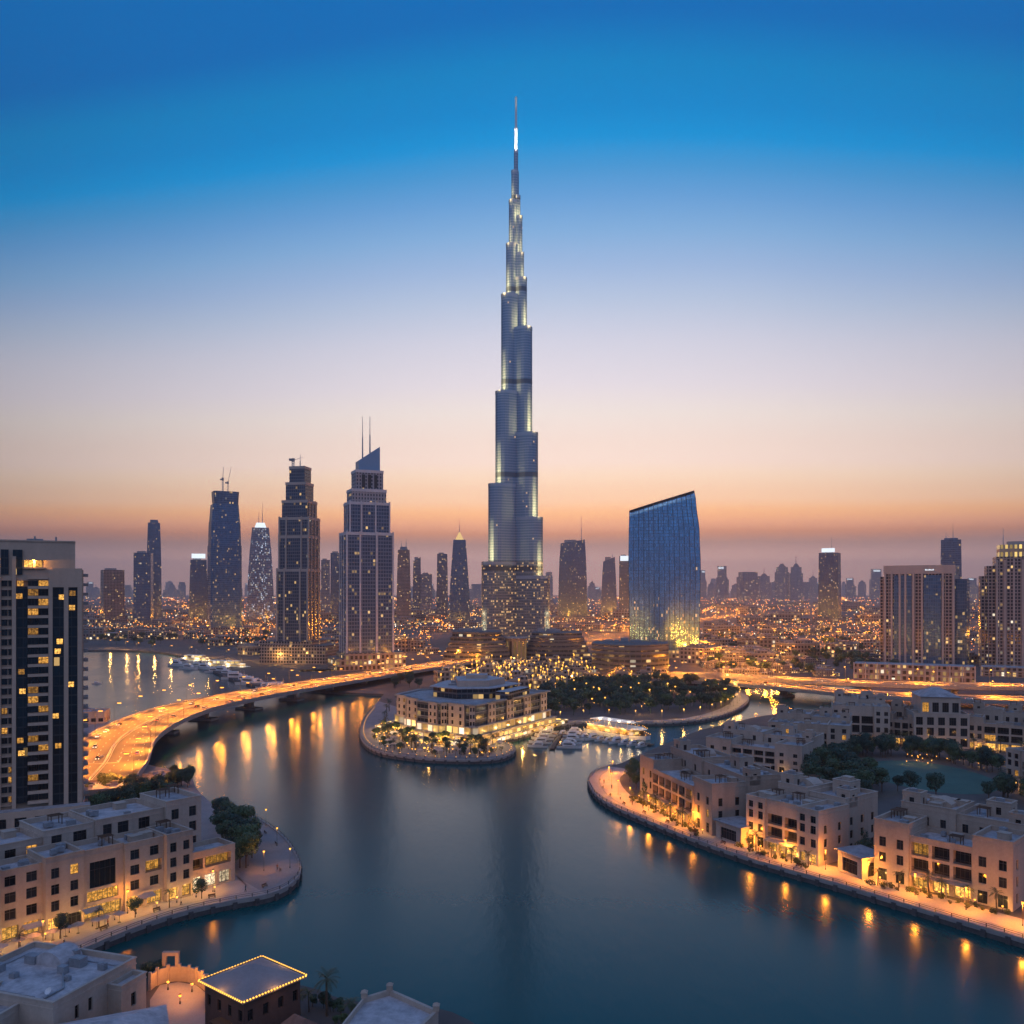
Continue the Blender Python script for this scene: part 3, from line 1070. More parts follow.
def crane(label, x, y, z, h, jib, rz, lean=0.0):
    t = thing('tower_crane', label, 'crane', (x, y, z), rz)
    b = MB()
    for (sx, sy) in ((-1, -1), (1, -1), (1, 1), (-1, 1)):
        b.tube((sx, sy, 0), (sx, sy, h * 0.55), 0.28, n=4)
    for k in range(int(h * 0.55 / 3)):
        z0 = k * 3
        b.tube((-1, -1, z0), (1, -1, z0 + 3), 0.16, n=4)
        b.tube((1, 1, z0), (-1, 1, z0 + 3), 0.16, n=4)
    b.build('mast', M['steel'], t)
    j = MB()
    for (dy) in (-0.8, 0.8):
        j.tube((0, dy, h * 0.55), (jib * math.sin(lean), dy, h * 0.55 + jib * math.cos(lean)), 0.35, 0.2, n=4)
    for k in range(6):
        a, c = k / 6, (k + 1) / 6
        j.tube((jib * math.sin(lean) * a, -0.8, h * 0.55 + jib * math.cos(lean) * a), (jib * math.sin(lean) * c, 0.8, h * 0.55 + jib * math.cos(lean) * c), 0.15, n=4)
    j.build('jib', M['steel'], t)
    c = MB()
    c.box(-4.5, -1.6, -1.2, 1.2, h * 0.5, h * 0.5 + 2.4)
    c.box(-1.5, 1.5, -1.5, 1.5, h * 0.5 - 0.5, h * 0.55 + 2.2)
    c.build('cab_and_counterweight', M['unit'], t)
    return t


# ------------------------------------------------------------------ the tallest tower
BD = 1226.0
bx = XD(516, BD)
K = BD / F
burj = thing('supertall_tower', 'tallest silver tower with stepped rounded tiers and a thin spire', 'tower', (bx, BD, 2.0), facing(bx, BD))


def zb(y):
    return ZD(y, BD) - 2.0


def wing_poly(ang, L, w, n=7):
    """a wing from the core outwards with a rounded nose"""
    ca, sa = math.cos(ang), math.sin(ang)
    pts = [(-w * 0.4, -w)] + [(L - w + w * math.sin(math.pi * k / n), -w * math.cos(math.pi * k / n)) for k in range(n + 1)] + [(-w * 0.4, w)]
    return [(x * ca - y * sa, x * sa + y * ca) for x, y in pts]


LEFT = [(34, 563), (27.6, 486), (20.7, 394), (14.9, 297), (10.0, 246), (7.2, 202), (4.7, 172)]
RIGHT = [(33.4, 577), (26.8, 519), (22.0, 435), (16.3, 330), (11.0, 280), (8.0, 255), (6.4, 218), (4.4, 197)]
BACK = [(32, 600), (25, 540), (20, 460), (15, 360), (11, 310), (8, 260), (5, 205)]
for (name, ang, tiers) in (('left', 210, LEFT), ('right', 330, RIGHT), ('back', 90, BACK)):
    z0 = 0.0
    for i, (ext, y) in enumerate(tiers):
        e = ext * K
        w = max(3.4, min(12.5, e * 0.42 + 1.0))
        L = (e - w) / 0.866 + w
        b = MB()
        ztop = zb(y)
        b.prism(wing_poly(math.radians(ang), L, w), z0, ztop, 0, 1, uvo=i * 7.3, smooth=False)
        b.prism(wing_poly(math.radians(ang), L + 0.25, w + 0.25), ztop - 3.0, ztop + 1.2, 1)
        o = b.build('wing_tier', [FA['silver'], M['silver_cap']], burj)
        if i + 1 < len(tiers) and name != 'back':
            # floodlights on the terrace wash the next tier
            e2 = tiers[i + 1][0] * K
            w2 = max(3.4, min(12.5, e2 * 0.42 + 1.0))
            L2 = (e2 - w2) / 0.866 + w2
            a = math.radians(ang)
            up_h = max(18.0, min(60.0, (zb(tiers[i + 1][1]) - ztop) * 0.6))
            fx = MB()
            for (dl, dw) in ((3.2, 0.0),):
                px_, py_ = (L2 + dl) * math.cos(a) - dw * math.sin(a), (L2 + dl) * math.sin(a) + dw * math.cos(a)
                if (name == 'left' and dw < 0) or (name == 'right' and dw > 0):
                    continue
                fx.cbox(px_, py_, 1.0, 1.0, ztop + 1.2, ztop + 1.7)
                for q_, (fz, pw) in enumerate(((0.04, 7000), (0.16, 6200), (0.28, 5200), (0.41, 4200), (0.55, 3200), (0.70, 2300), (0.86, 1400))):
                    ou = 4.5 if dw == 0 else 0.0
                    wx, wy = px_ + ou * math.cos(a) - dw * 0.6 * math.sin(a), py_ + ou * math.sin(a) + dw * 0.6 * math.cos(a)
                    light(pw * (1.0 if e > 20 else 0.5), (1.0, 0.68, 0.26), 4.5, burj, (wx * 1.0, wy - 5.5, ztop + 2.4 + up_h * fz), 150, 'flood_light', Vector((-wx, -wy + 10.0, 0)).to_track_quat('-Z', 'Y').to_euler())
            fx.build('floodlight', M['metal'], o)
        z0 = ztop
# low wall-washers at the foot
for a_, s_ in ((210, 1), (330, 1)):
    a = math.radians(a_)
    e = 34 * K
    w = 12.5
    L = (e - w) / 0.866 + w
    [light(4000, (1.0, 0.80, 0.44), 1.5, burj, ((L + 5.5) * math.cos(a), (L + 5.5) * math.sin(a), z_), 150, 'flood_light', Vector((-math.cos(a), -math.sin(a), 0)).to_track_quat('-Z', 'Y').to_euler()) for z_ in (26, 36, 48)]
core = MB()
zs = [(9.0 * K * 1.05, 0, zb(330)), (6.2 * K, zb(330), zb(246)), (4.2 * K, zb(246), zb(200)), (3.0 * K, zb(200), zb(172)), (2.2 * K, zb(172), zb(153))]
for (r, a, b_) in zs:
    core.prism([(r * math.cos(2 * math.pi * k / 12 + 0.26), r * math.sin(2 * math.pi * k / 12 + 0.26)) for k in range(12)], a, b_, 0, 1)
core.build('core', [FA['silver'], M['silver_cap']], burj)
sp_ = MB()
sp_.lathe([(3.0, zb(153)), (2.7, zb(148)), (2.2, zb(146)), (2.1, zb(131)), (2.7, zb(130)), (2.7, zb(128)), (1.7, zb(127)), (1.5, zb(99)), (1.9, zb(98)), (0.3, zb(96))], 10, mi=0)
sp_.build('spire', M['white'], burj)
light(380000, (1.0, 0.97, 0.92), 1.0, burj, (0, -7, zb(156)), 60, 'flood_light', (math.radians(180), 0, 0))

# tiered podium wings at its foot
def arc_block(name, label, px0, px1, d, ztop, floors, dep, bulge, mat, setback=3.0, cat='building', z0=2.0, flip=False):
    x0, x1 = XD(px0, d), XD(px1, d)
    xc = (x0 + x1) / 2
    t = thing(name, label, cat, (xc, d, z0), facing(xc, d))
    hw = (x1 - x0) / 2
    fh = (ztop - z0) / floors
    for k in range(floors):
        s = setback * k
        w = hw - s
        n = 14
        front = [(-w + 2 * w * i / n, -bulge * (1 - (2 * i / n - 1) ** 2) + s * 0.8) for i in range(n + 1)]
        poly = front + [(w, dep), (-w, dep)]
        b = MB()
        b.prism(poly, k * fh, (k + 1) * fh - 0.4, 0, 1)
        b.prism([(x * 1.006, y - 0.8) for x, y in front] + [(w * 1.006, dep), (-w * 1.006, dep)], (k + 1) * fh - 0.9, (k + 1) * fh + 0.35, 1, bottom=True)
        b.build('storey', [mat, M['slab']], t)
    for k in range(6):
        r = MB()
        x = R.uniform(-0.7, 0.7) * (hw - setback * floors)
        r.cbox(x, dep * 0.55 + R.uniform(-3, 3), R.uniform(4, 9), R.uniform(3, 6), floors * fh + 0.35, floors * fh + R.uniform(2.0, 4.5))
        r.build('roof_unit', M['unit'], t)
    return t


arc_block('terraced_podium', 'curved terraced podium left of the foot of the tallest tower', 442, 512, 960, 36, 6, 45, 14, FA['terrace_glass'], 2.2)
arc_block('terraced_podium', 'curved terraced podium right of the foot of the tallest tower', 522, 592, 985, 34, 6, 45, 12, FA['terrace_glass'], 2.2)
arc_block('glass_office', 'low dark glass building with rounded front and a flat slab roof below the blue tower', 592, 668, 800, 33, 8, 40, 26, FA['terrace_glass'], 0.0)
g = thing('entrance_pavilion', 'small warm lit pavilion at the centre of the tallest tower foot', 'building', (XD(516, 985), 985, 2), facing(XD(516, 985), 985))
b = MB()
b.prism([(12 * math.cos(math.pi * k / 8 + math.pi), 12 * math.sin(math.pi * k / 8 + math.pi)) for k in range(9)] + [(12, 10), (-12, 10)], 0, 26, 0, 1)
b.build('wall', [facade('warm_pavilion_facade', (0.40, 0.27, 0.16), (0.08, 0.05, 0.03), 5, 26, 0.2, 0.1, 0.1, 0.5, es=0.6), M['concrete']], g)
b = MB()
b.prism([(13.5 * math.cos(math.pi * k / 8 + math.pi), 13.5 * math.sin(math.pi * k / 8 + math.pi)) for k in range(9)] + [(13.5, 11), (-13.5, 11)], 26, 27.5, 0, bottom=True)
b.build('roof', M['concrete'], g)

# ------------------------------------------------------------------ blue mirror tower with a slanted top
d = 1060.0
k_ = d / F
bt = tower_root('glass_tower', 'deep blue mirror glass tower with a slanted top and bulging side', 664, d, cat='tower')
ex = [(0, -33.0, 33.5), (25, -34.0, 34.5), (60, -34.6, 35.4), (110, -35.2, 35.8), (150, -34.8, 34.6), (185, -34.2, 31.5), (205, -33.8, 29.0)]


def edges(z):
    for a, b in zip(ex, ex[1:]):
        if z <= b[0]:
            t = (z - a[0]) / (b[0] - a[0])
            t = t * t * (3 - 2 * t)
            return a[1] + (b[1] - a[1]) * t, a[2] + (b[2] - a[2]) * t
    return ex[-1][1:]


NU, NZ = 28, 26
zl, zr = ZD(511, d) - 2, ZD(492, d) - 2
fr, bk = MB(), MB()


def bp(i, j, back=False):
    u = i / NU
    z = (zl + (zr - zl) * u) * j / NZ
    l, r_ = edges(z)
    x = (l + (r_ - l) * u) * k_
    y = (-6 if not back else 17) * math.sin(math.pi * u) + (0 if back else 0)
    return (x, y, z)


for i in range(NU):
    for j in range(NZ):
        q = [bp(i, j), bp(i + 1, j), bp(i + 1, j + 1), bp(i, j + 1)]
        fr.face(q, 0, [(i * 90 / NU, q[0][2]), ((i + 1) * 90 / NU, q[1][2]), ((i + 1) * 90 / NU, q[2][2]), (i * 90 / NU, q[3][2])], True)
        q = [bp(i + 1, j, 1), bp(i, j, 1), bp(i, j + 1, 1), bp(i + 1, j + 1, 1)]
        bk.face(q, 0, [(i * 90 / NU, p[2]) for p in q], True)
    fr.face([bp(i, NZ), bp(i + 1, NZ), bp(i + 1, NZ, 1), bp(i, NZ, 1)], 1)
fr.build('front_glass', [FA['blue'], M['tower_roof']], bt)
bk.build('rear_glass', [FA['blue']], bt)
fn = MB()
for i in range(0, NU + 1, 2):
    for j in range(NZ):
        a, c = bp(i, j), bp(i, j + 1)
        fn.tube((a[0], a[1] - 0.15, a[2]), (c[0], c[1] - 0.15, c[2]), 0.28, n=4, cap=False)
fn.build('fin', M['frame'], bt)
cp = MB()
for i in range(NU):
    a, c = bp(i, NZ), bp(i + 1, NZ)
    cp.tube((a[0], a[1], a[2] + 0.4), (c[0], c[1], c[2] + 0.4), 1.0, n=5)
cp.build('coping', M['metal'], bt)
b = MB()
b.cbox(0, 0, 96, 46, 0, 9, 0, 1)
b.build('podium', [FA['arcade'], M['tower_roof']], bt)

# ------------------------------------------------------------------ twin-antenna tower
d = 900.0
k_ = d / F
tw = tower_root('twin_antenna_tower', 'stepped tower with pale pilasters, a wedge crown and two tall antennas', 366.5, d, 14)


def zz(y, d=None):
    return ZD(y, d if d else 900.0) - 2.0


def tw_tier(root, x0, x1, dep, y0, y1, mat, c=0.0, d=900.0, pc=366.5, rot=14, name='shaft', pil=(), pw=1.1, pmat='pier_stone', roof='tower_roof'):
    """a tier given by its left and right edge in the photograph; width shared between front and flank"""
    kk = d / F
    ra = math.radians(abs(rot))
    w = max(4.0, ((x1 - x0) * kk - dep * math.sin(ra)) / math.cos(ra))
    xo = ((x0 + x1) / 2 - pc) * kk
    b = MB()
    z0, z1 = (zz(y0, d) if y0 else 0.0), zz(y1, d)
    b.prism(rect(w, dep, xo, 0, c), z0, z1, 0, 1)
    b.prism(rect(w + 0.7, dep + 0.7, xo, 0, c), z1 - 2.2, z1 + 0.8, 2)
    o = b.build(name, [mat, M[roof], M[pmat]], root)
    for f in pil:
        q = MB()
        q.box(xo + f * w / 2 - pw / 2, xo + f * w / 2 + pw / 2, -dep / 2 - 0.9, -dep / 2 + 0.2, z0, z1 + 1.6)
        q.build('pilaster', M[pmat], root)
    return o, w, xo, z0, z1


def flank_pil(root, w, xo, dep, z0, z1, ys, pmat='pier_stone', pw=1.1, side=-1):
    for f in ys:
        q = MB()
        x = xo + side * w / 2
        q.box(x - 0.8 if side < 0 else x - 0.2, x + 0.2 if side < 0 else x + 0.8, f * dep / 2 - pw / 2, f * dep / 2 + pw / 2, z0, z1 + 1.4)
        q.build('pilaster', M[pmat], root)


_, w, xo, z0, z1 = tw_tier(tw, 340, 393, 30, None, 534, FA['twin'], pil=(-0.98, -0.42, 0.28, 0.98), pw=1.7)
flank_pil(tw, w, xo, 30, z0, z1, (-0.3, 0.4, 0.95))
_, w, xo, z0, z1 = tw_tier(tw, 344, 389.5, 26, 534, 504, FA['twin'], pil=(-0.98, -0.42, 0.28, 0.98), pw=1.5)
flank_pil(tw, w, xo, 26, z0, z1, (-0.3, 0.4))
tw_tier(tw, 347, 386, 23, 504, 491, FA['stone_pale'])
_, w, xo, z0, z1 = tw_tier(tw, 351.5, 383, 20, 491, 472, FA['stone_pale'], name='crown')
for f in (-0.45, 0.0, 0.45):
    q = MB()
    q.box(xo + f * w / 2 - 1.7, xo + f * w / 2 + 1.7, -10.12, -9.8, z0 + 2, z1 - 4)
    q.build('crown_opening', M['frame'], tw)
b = MB()
x0, x1 = (357 - 366.5) * k_, (378.5 - 366.5) * k_
b.prism([(x0, -7), (x1, -7), (x1, 7), (x0, 7)], zz(472), [zz(462), zz(447), zz(447), zz(462)], 0, 0)
b.build('wedge_crown', [M['blue_panel']], tw)
antenna(tw, (362.5 - 366.5) * k_, 0, zz(458), zz(417), 0.75)
antenna(tw, (370 - 366.5) * k_, 0, zz(453), zz(416), 0.8)
b = MB()
b.cbox(0, 0, 70, 44, 0, 12, 0, 1)
b.cbox(4, -2, 62, 40, 12, 17, 0, 1)
b.build('podium', [FA['arcade'], M['tower_roof']], tw)

# ------------------------------------------------------------------ dark stepped tower left of it
t2 = tower_root('stepped_tower', 'dark stepped tower with a crane on its flat top and a wide stone podium', 298.5, 980, -24)
for (x0, x1, y0, y1, dep, nm) in ((277.5, 320, None, 570, 34, 'shaft'), (279.5, 319.7, 570, 537, 31, 'shaft'), (279.8, 319.7, 537, 519, 30, 'shaft'), (282.6, 316.8, 519, 502, 27, 'shaft'), (286.3, 313.3, 502, 484, 22, 'shaft'), (289.8, 311, 484, 468, 18, 'crown')):
    _, w, xo, z0, z1 = tw_tier(t2, x0, x1, dep, y0, y1, FA['brown_glass'], 0, 980, 298.5, 24, nm, (-0.97, -0.5, 0.5, 0.97) if dep > 28 else (), 1.6, 'pier_beige')
    if dep > 26:
        flank_pil(t2, w, xo, dep, z0, z1, (-0.6, 0.0, 0.6), 'pier_beige', 1.4, 1)
b = MB()
b.cbox(4, 0, 76, 50, 0, 20, 0, 1)
b.cbox(-6, 0, 60, 46, 20, 24, 0, 1)
b.build('podium', [FA['beige_dark'], M['tower_roof']], t2)
c_ = t2.matrix_basis
antenna(t2, 2, 0, zz(468, 980), zz(454, 980), 0.7)
crane('small crane with a level jib on top of the dark stepped tower', t2.location.x - 6, 980, zz(468, 980) + 2.8, 14, 12, 0.6, 1.2)

# ------------------------------------------------------------------ tower under construction with two cranes, far left
t1 = tower_root('unfinished_tower', 'tall dark blue tower with two cranes standing on its roof', 224.5, 1560, 10)
kk = 1560 / F
b = MB()
for (w0, w1, y0, y1, dep0, dep1) in ((34.2, 33.6, None, 546, 42, 41), (32.8, 31.4, 546, 522, 38, 36), (30.6, 28.0, 522, 505, 35, 33)):
    z0 = zz(y0, 1560) if y0 else 0
    b.prism(rect(w0 * kk * 0.88, dep0, 0, 0, 3), z0, zz(y1, 1560), 0, 1, poly2=rect(w1 * kk * 0.88, dep1, 0, 0, 3))
b.build('shaft', [FA['blue_grid'], M['tower_roof']], t1)
b = MB()
b.prism(rect(25.5 * kk * 0.9, 30, 1.2, 0, 3), zz(505, 1560), zz(492, 1560), 0, 1, poly2=rect(27 * kk * 0.9, 30, 1.2, 0, 3))
b.build('crown', [FA['grey_glass'], M['tower_roof']], t1)
b = MB()
b.cbox(0, 0, 110, 60, 0, 16, 0, 1)
b.build('podium', [FA['lowrise'], M['tower_roof']], t1)
crane('upright grey crane on the roof of the tall dark blue tower', t1.location.x - 3, 1560, zz(492, 1560) + 2, 42, 22, 0.0, 0.05)
crane('pinkish leaning crane right of another on the dark blue tower', t1.location.x + 6, 1560, zz(492, 1560) + 2, 30, 30, 0.2, 0.2)


def taper(label, name, px0, px1, ytop, d, mat, extra=0, topf=0.75, dep=None, tiers=3, cap=None, ant=None, sign=None, slant=0.0, crown_h=0, group=None, bend=1.6):
    pc = (px0 + px1) / 2
    kk = d / F
    t = tower_root(name, label, pc, d, extra)
    w = (px1 - px0) * kk * (0.86 if extra else 1.0)
    dep = dep or w * 0.75
    zt = zz(ytop, d)
    b = MB()
    for i in range(tiers):
        f0, f1 = i / tiers, (i + 1) / tiers
        s0, s1 = 1 - (1 - topf) * f0 ** bend, 1 - (1 - topf) * f1 ** bend
        top = zt * f1
        if i == tiers - 1 and slant:
            top = [zt - slant, zt, zt, zt - slant] if slant > 0 else [zt, zt + slant, zt + slant, zt]
        b.prism(rect(w * s0, dep * s0), zt * f0, top, 0, 1, poly2=rect(w * s1, dep * s1))
    b.build('shaft', [mat, M['tower_roof']], t)
    wt_, dt_ = w * topf, dep * topf
    if cap:
        c = MB()
        c.prism(rect(wt_ * 0.7, dt_ * 0.7), zt, zt + crown_h, 0, 0, poly2=rect(wt_ * 0.7 * cap[1], dt_ * 0.7 * cap[1]))
        c.build('crown', M[cap[0]] if cap[0] in M else FA[cap[0]], t)
    else:
        c = MB()
        c.cbox(-wt_ * 0.1, 0, wt_ * 0.5, dt_ * 0.5, zt - (abs(slant) if slant else 0.0), zt + (0 if slant else 4))
        c.build('plant_room', M['unit'], t)
    for (ax_, y1) in (ant or ()):
        antenna(t, ax_ * wt_, 0, zt + (crown_h if cap else 0) - 1, zz(y1, d), max(0.45, 0.00042 * d))
    if sign:
        s = MB()
        s.box(-wt_ * sign[2], wt_ * sign[2], -dep / 2 - 1.0, -dep / 2 + (dep - dt_) / 2 + 0.5, zz(sign[1], d), zz(sign[0], d))
        s.build('roof_sign', M['sign_white'], t)
    b = MB()
    b.cbox(0, 0, w * 1.5, dep * 1.4, 0, 14, 0, 1)
    b.build('podium', [FA['lowrise'], M['tower_roof']], t)
    return t


taper('slim grey tower with a white lit crown and two thin antennas', 'lit_crown_tower', 247.5, 273.5, 528, 2080, FA['white_lit'], 0, 0.62, cap=('sign_white', 0.7), crown_h=12, ant=((-0.1, 512), (0.12, 501)), tiers=4, bend=2.2)
taper('short square tower with one warm light on its roof', 'office_tower', 101, 124, 570, 2080, FA['beige_dark'], 12, 0.97)
taper('grey tower in front of a taller tapering blue one', 'office_tower', 134, 153, 553, 2000, FA['grey_glass'], -12, 0.98)
taper('tapering blue glass tower with a rounded head, tallest at far left', 'blue_taper_tower', 147, 161, 523, 2300, FA['grey_glass'], 0, 0.8, tiers=5, bend=3.0, cap=('grey_glass', 0.9), crown_h=8)
taper('tower with a bright white sign across its top', 'sign_tower', 189.5, 207.5, 560, 2150, FA['navy_glass'], 0, 0.85, sign=(554, 558.5, 0.42), tiers=2)
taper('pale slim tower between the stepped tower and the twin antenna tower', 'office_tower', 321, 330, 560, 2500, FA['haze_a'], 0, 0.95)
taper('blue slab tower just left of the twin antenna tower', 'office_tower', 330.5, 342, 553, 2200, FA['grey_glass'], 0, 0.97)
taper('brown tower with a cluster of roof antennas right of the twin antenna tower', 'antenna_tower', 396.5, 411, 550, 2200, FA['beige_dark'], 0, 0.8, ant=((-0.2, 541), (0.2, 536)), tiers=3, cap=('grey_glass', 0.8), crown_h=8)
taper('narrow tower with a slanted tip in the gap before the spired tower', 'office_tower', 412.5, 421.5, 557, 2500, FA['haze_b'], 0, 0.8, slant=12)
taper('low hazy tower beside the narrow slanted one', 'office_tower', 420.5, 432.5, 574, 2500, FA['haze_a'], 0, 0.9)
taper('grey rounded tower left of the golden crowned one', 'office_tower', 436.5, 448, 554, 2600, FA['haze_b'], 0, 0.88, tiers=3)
sp1 = taper('dark tower with a golden lit pyramid crown and a thin spire', 'golden_crown_tower', 448.5, 470.5, 540, 1900, FA['navy_glass'], 0, 0.55, cap=('sign_warm', 0.05), crown_h=18, ant=((0.0, 518),), tiers=5, bend=1.5)
taper('broad dark tower with curved shoulder and a mast right of the tallest tower', 'mast_tower', 558.5, 587, 540, 2300, FA['navy_glass'], 0, 0.84, slant=10, tiers=4, bend=2.6, ant=((0.36, 516),))
taper('narrow tower with a pale slanted top left of the blue mirror tower', 'slant_tower', 601, 617, 557, 2600, FA['grey_glass'], 0, 0.72, slant=14, tiers=3, ant=((0.3, 553),))
taper('tower with a pale lit top half hidden by the blue mirror tower', 'office_tower', 619, 630, 556, 2700, FA['haze_b'], 0, 0.95, sign=(556, 561, 0.4))
taper('dark square tower with a bright white sign and mast on the right skyline', 'sign_tower', 818.5, 841, 553, 2150, FA['navy_glass'], -12, 0.94, sign=(548.5, 552.5, 0.34), ant=((0.1, 537),), tiers=2)
taper('blue stepped tower with two masts behind the beige block', 'mast_tower', 941, 961, 540, 1500, FA['grey_glass'], 0, 0.9, ant=((-0.25, 533), (0.1, 523)), tiers=3, cap=('grey_glass', 0.95), crown_h=3)
b = MB()

# ------------------------------------------------------------------ beige residential slabs at right
rt = tower_root('apartment_tower', 'broad beige apartment block with a dark glass strip down the middle', 924, 928, -9)
kk = 928 / F
zt = zz(567, 928)
b = MB()
b.box(-36.5, 31, -14, 14, 0, zt, 0, 1)
b.build('shaft', [FA['beige_dark'], M['roof']], rt)
b = MB()
b.box(-41.5, -36.5, -10, 12, 0, zt - 10, 0, 1)
b.build('side_wing', [FA['beige_dark'], M['roof']], rt)
b = MB()
b.box(31, 41.5, -9, 13, 0, zt - 13, 0, 1)
b.build('side_wing', [FA['navy_glass'], M['roof']], rt)
for (x0, x1, mt, nm) in ((2.0, 18.5, 'blue_grid', 'glass_strip'), (-27, -9.5, 'blue_grid', 'balcony_bay'), (22.0, 28.5, 'beige_dark', 'balcony_bay')):
    b = MB()
    b.box(x0, x1, -14.9, -13.9, 0, zt - 9, 0)
    b.build(nm, [FA[mt]], rt)
for x in (-35.5, -29, -21, -15.5, -7.8, 0.5, 20.2, 30):
    b = MB()
    b.box(x - 1.0, x + 1.0, -15.8, -13.8, 0, zt - 6)
    b.build('pilaster', M['pier_beige'], rt)
b = MB()
b.box(-37.2, 31.7, -15.2, -13.7, zt - 7.5, zt + 1.5)
b.box(-37.2, 31.7, 13.7, 14.7, zt - 7.5, zt + 1.5)
b.build('parapet', M['pier_beige'], rt)
b = MB()
for k in range(7):
    b.box(3.5 + k * 1.2, 4.3 + k * 1.2, -15.5, -15.25, zt - 4.0, zt - 2.6 - 0.3 * (k % 3))
b.build('roof_sign', M['sign_white'], rt)

rr = tower_root('apartment_tower', 'beige apartment tower with a golden lit crown at the right edge', 1012, 905, 8)
zt = zz(556, 905)
b = MB()
b.box(-16, 34, -12, 14, 0, zt - 1, 0, 1)
b.build('shaft', [FA['beige_dark'], M['roof']], rr)
b = MB()
b.box(-24, -16, -8, 12, 0, zz(566, 905), 0, 1)
b.build('side_wing', [FA['beige_dark'], M['roof']], rr)
b = MB()
b.box(-29.5, -24, -5, 10, 0, zz(576, 905), 0, 1)
b.build('side_wing', [FA['beige_dark'], M['roof']], rr)
for x in (-15.2, -8, 0, 8, 16, 24):
    b = MB()
    b.box(x - 0.9, x + 0.9, -13.2, -11.8, 0, zt - 4)
    b.build('pilaster', M['pier_beige'], rr)
b = MB()
b.box(-12.5, 34, -10, 12, zt - 1, zz(545, 905), 0, 1)
b.build('crown', [facade('golden_crown_facade', (0.42, 0.34, 0.24), (0.2, 0.13, 0.05), 4.2, 12, 0.22, 0.18, 0.1, 1.2, litc=(1, 0.68, 0.2), es=1.3, white=0.0), M['roof']], rr)
antenna(rr, -8, 0, zz(545, 905), zz(528, 905), 0.5)
b = MB()
b.box(-4, 30, -4, 8, zz(545, 905), zz(541.5, 905))
b.build('plant_room', M['pier_beige'], rr)

# long low arcade block at the foot of the slabs
def arcade_block(label, px0, px1, d, ytop, storeys=3, extra=0.0):
    x0, x1 = XD(px0, d), XD(px1, d)
    xc = (x0 + x1) / 2
    t = thing('arcade_block', label, 'building', (xc, d, 2), facing(xc, d, extra))
    w = x1 - x0
    zt = ZD(ytop, d) - 2
    b = MB()
    b.box(-w / 2, w / 2, 0, 22, 0, zt, 0, 1)
    b.build('wall', [FA['arcade'], M['roof']], t)
    n = int(w / 9)
    for i in range(n + 1):
        x = -w / 2 + w * i / n
        b = MB()
        b.box(x - 0.55, x + 0.55, -0.9, 0.15, 0, zt + 0.8)
        b.build('pilaster', M['pier_beige'], t)
    for i in range(1, storeys + 1):
        b = MB()
        b.box(-w / 2 - 0.4, w / 2 + 0.4, -0.5, 0.1, zt * i / storeys - 0.55, zt * i / storeys - 0.1)
        b.build('cornice', M['pier_beige'], t)
    return t


arcade_block('long low brick coloured block with orange lit bays below the beige towers', 858, 968, 770, 665, 3)
arcade_block('low lit block at the right edge under the golden crowned tower', 986, 1060, 800, 668, 3)
arcade_block('low lit shop row below the twin antenna tower', 300, 388, 870, 672, 2)

# ------------------------------------------------------------------ punched walls, windows, villas
WIN = {}
WMAT = {'glass': 'glass', 'room': 'room', 'shop': 'shop', 'shopw': 'shop_white'}


def window_mesh(w, h, kind):
    key = (round(w, 1), round(h, 1), kind)
    if key in WIN:
        return WIN[key]
    b = MB()
    f = 0.09
    b.face([(-w / 2, 0.0, 0), (w / 2, 0.0, 0), (w / 2, 0.0, h), (-w / 2, 0.0, h)], 1)
    b.box(-w / 2, w / 2, -0.09, 0.03, 0, f)
    b.box(-w / 2, w / 2, -0.09, 0.03, h - f, h)
    n = max(2, int(round(w / 1.15)))
    for i in range(n + 1):
        x = -w / 2 + w * i / n
        x0, x1 = max(-w / 2, x - f / 2), min(w / 2, x + f / 2)
        b.box(x0, x1, -0.087, 0.028, f, h - f)
    if h > 1.9:
        for i in range(n):
            b.box(-w / 2 + w * i / n + f / 2, -w / 2 + w * (i + 1) / n - f / 2, -0.08, 0.02, h * 0.68, h * 0.68 + 0.07)
    WIN[key] = b.mesh('window', [M['frame'], M[WMAT[kind]]])
    return WIN[key]


RAIL = {}


def rail_mesh(w):
    key = round(w, 1)
    if key not in RAIL:
        b = MB()
        b.box(-w / 2, w / 2, -0.05, 0.05, 1.0, 1.08)
        b.box(-w / 2, w / 2, -0.03, 0.03, 0.08, 0.13)
        n = int(w / 0.28)
        for i in range(n + 1):
            x = -w / 2 + 0.02 + (w - 0.04) * i / n
            b.box(x - 0.02, x + 0.02, -0.02, 0.02, 0.13, 1.0)
        RAIL[key] = b.mesh('railing', M['frame'])
    return RAIL[key]


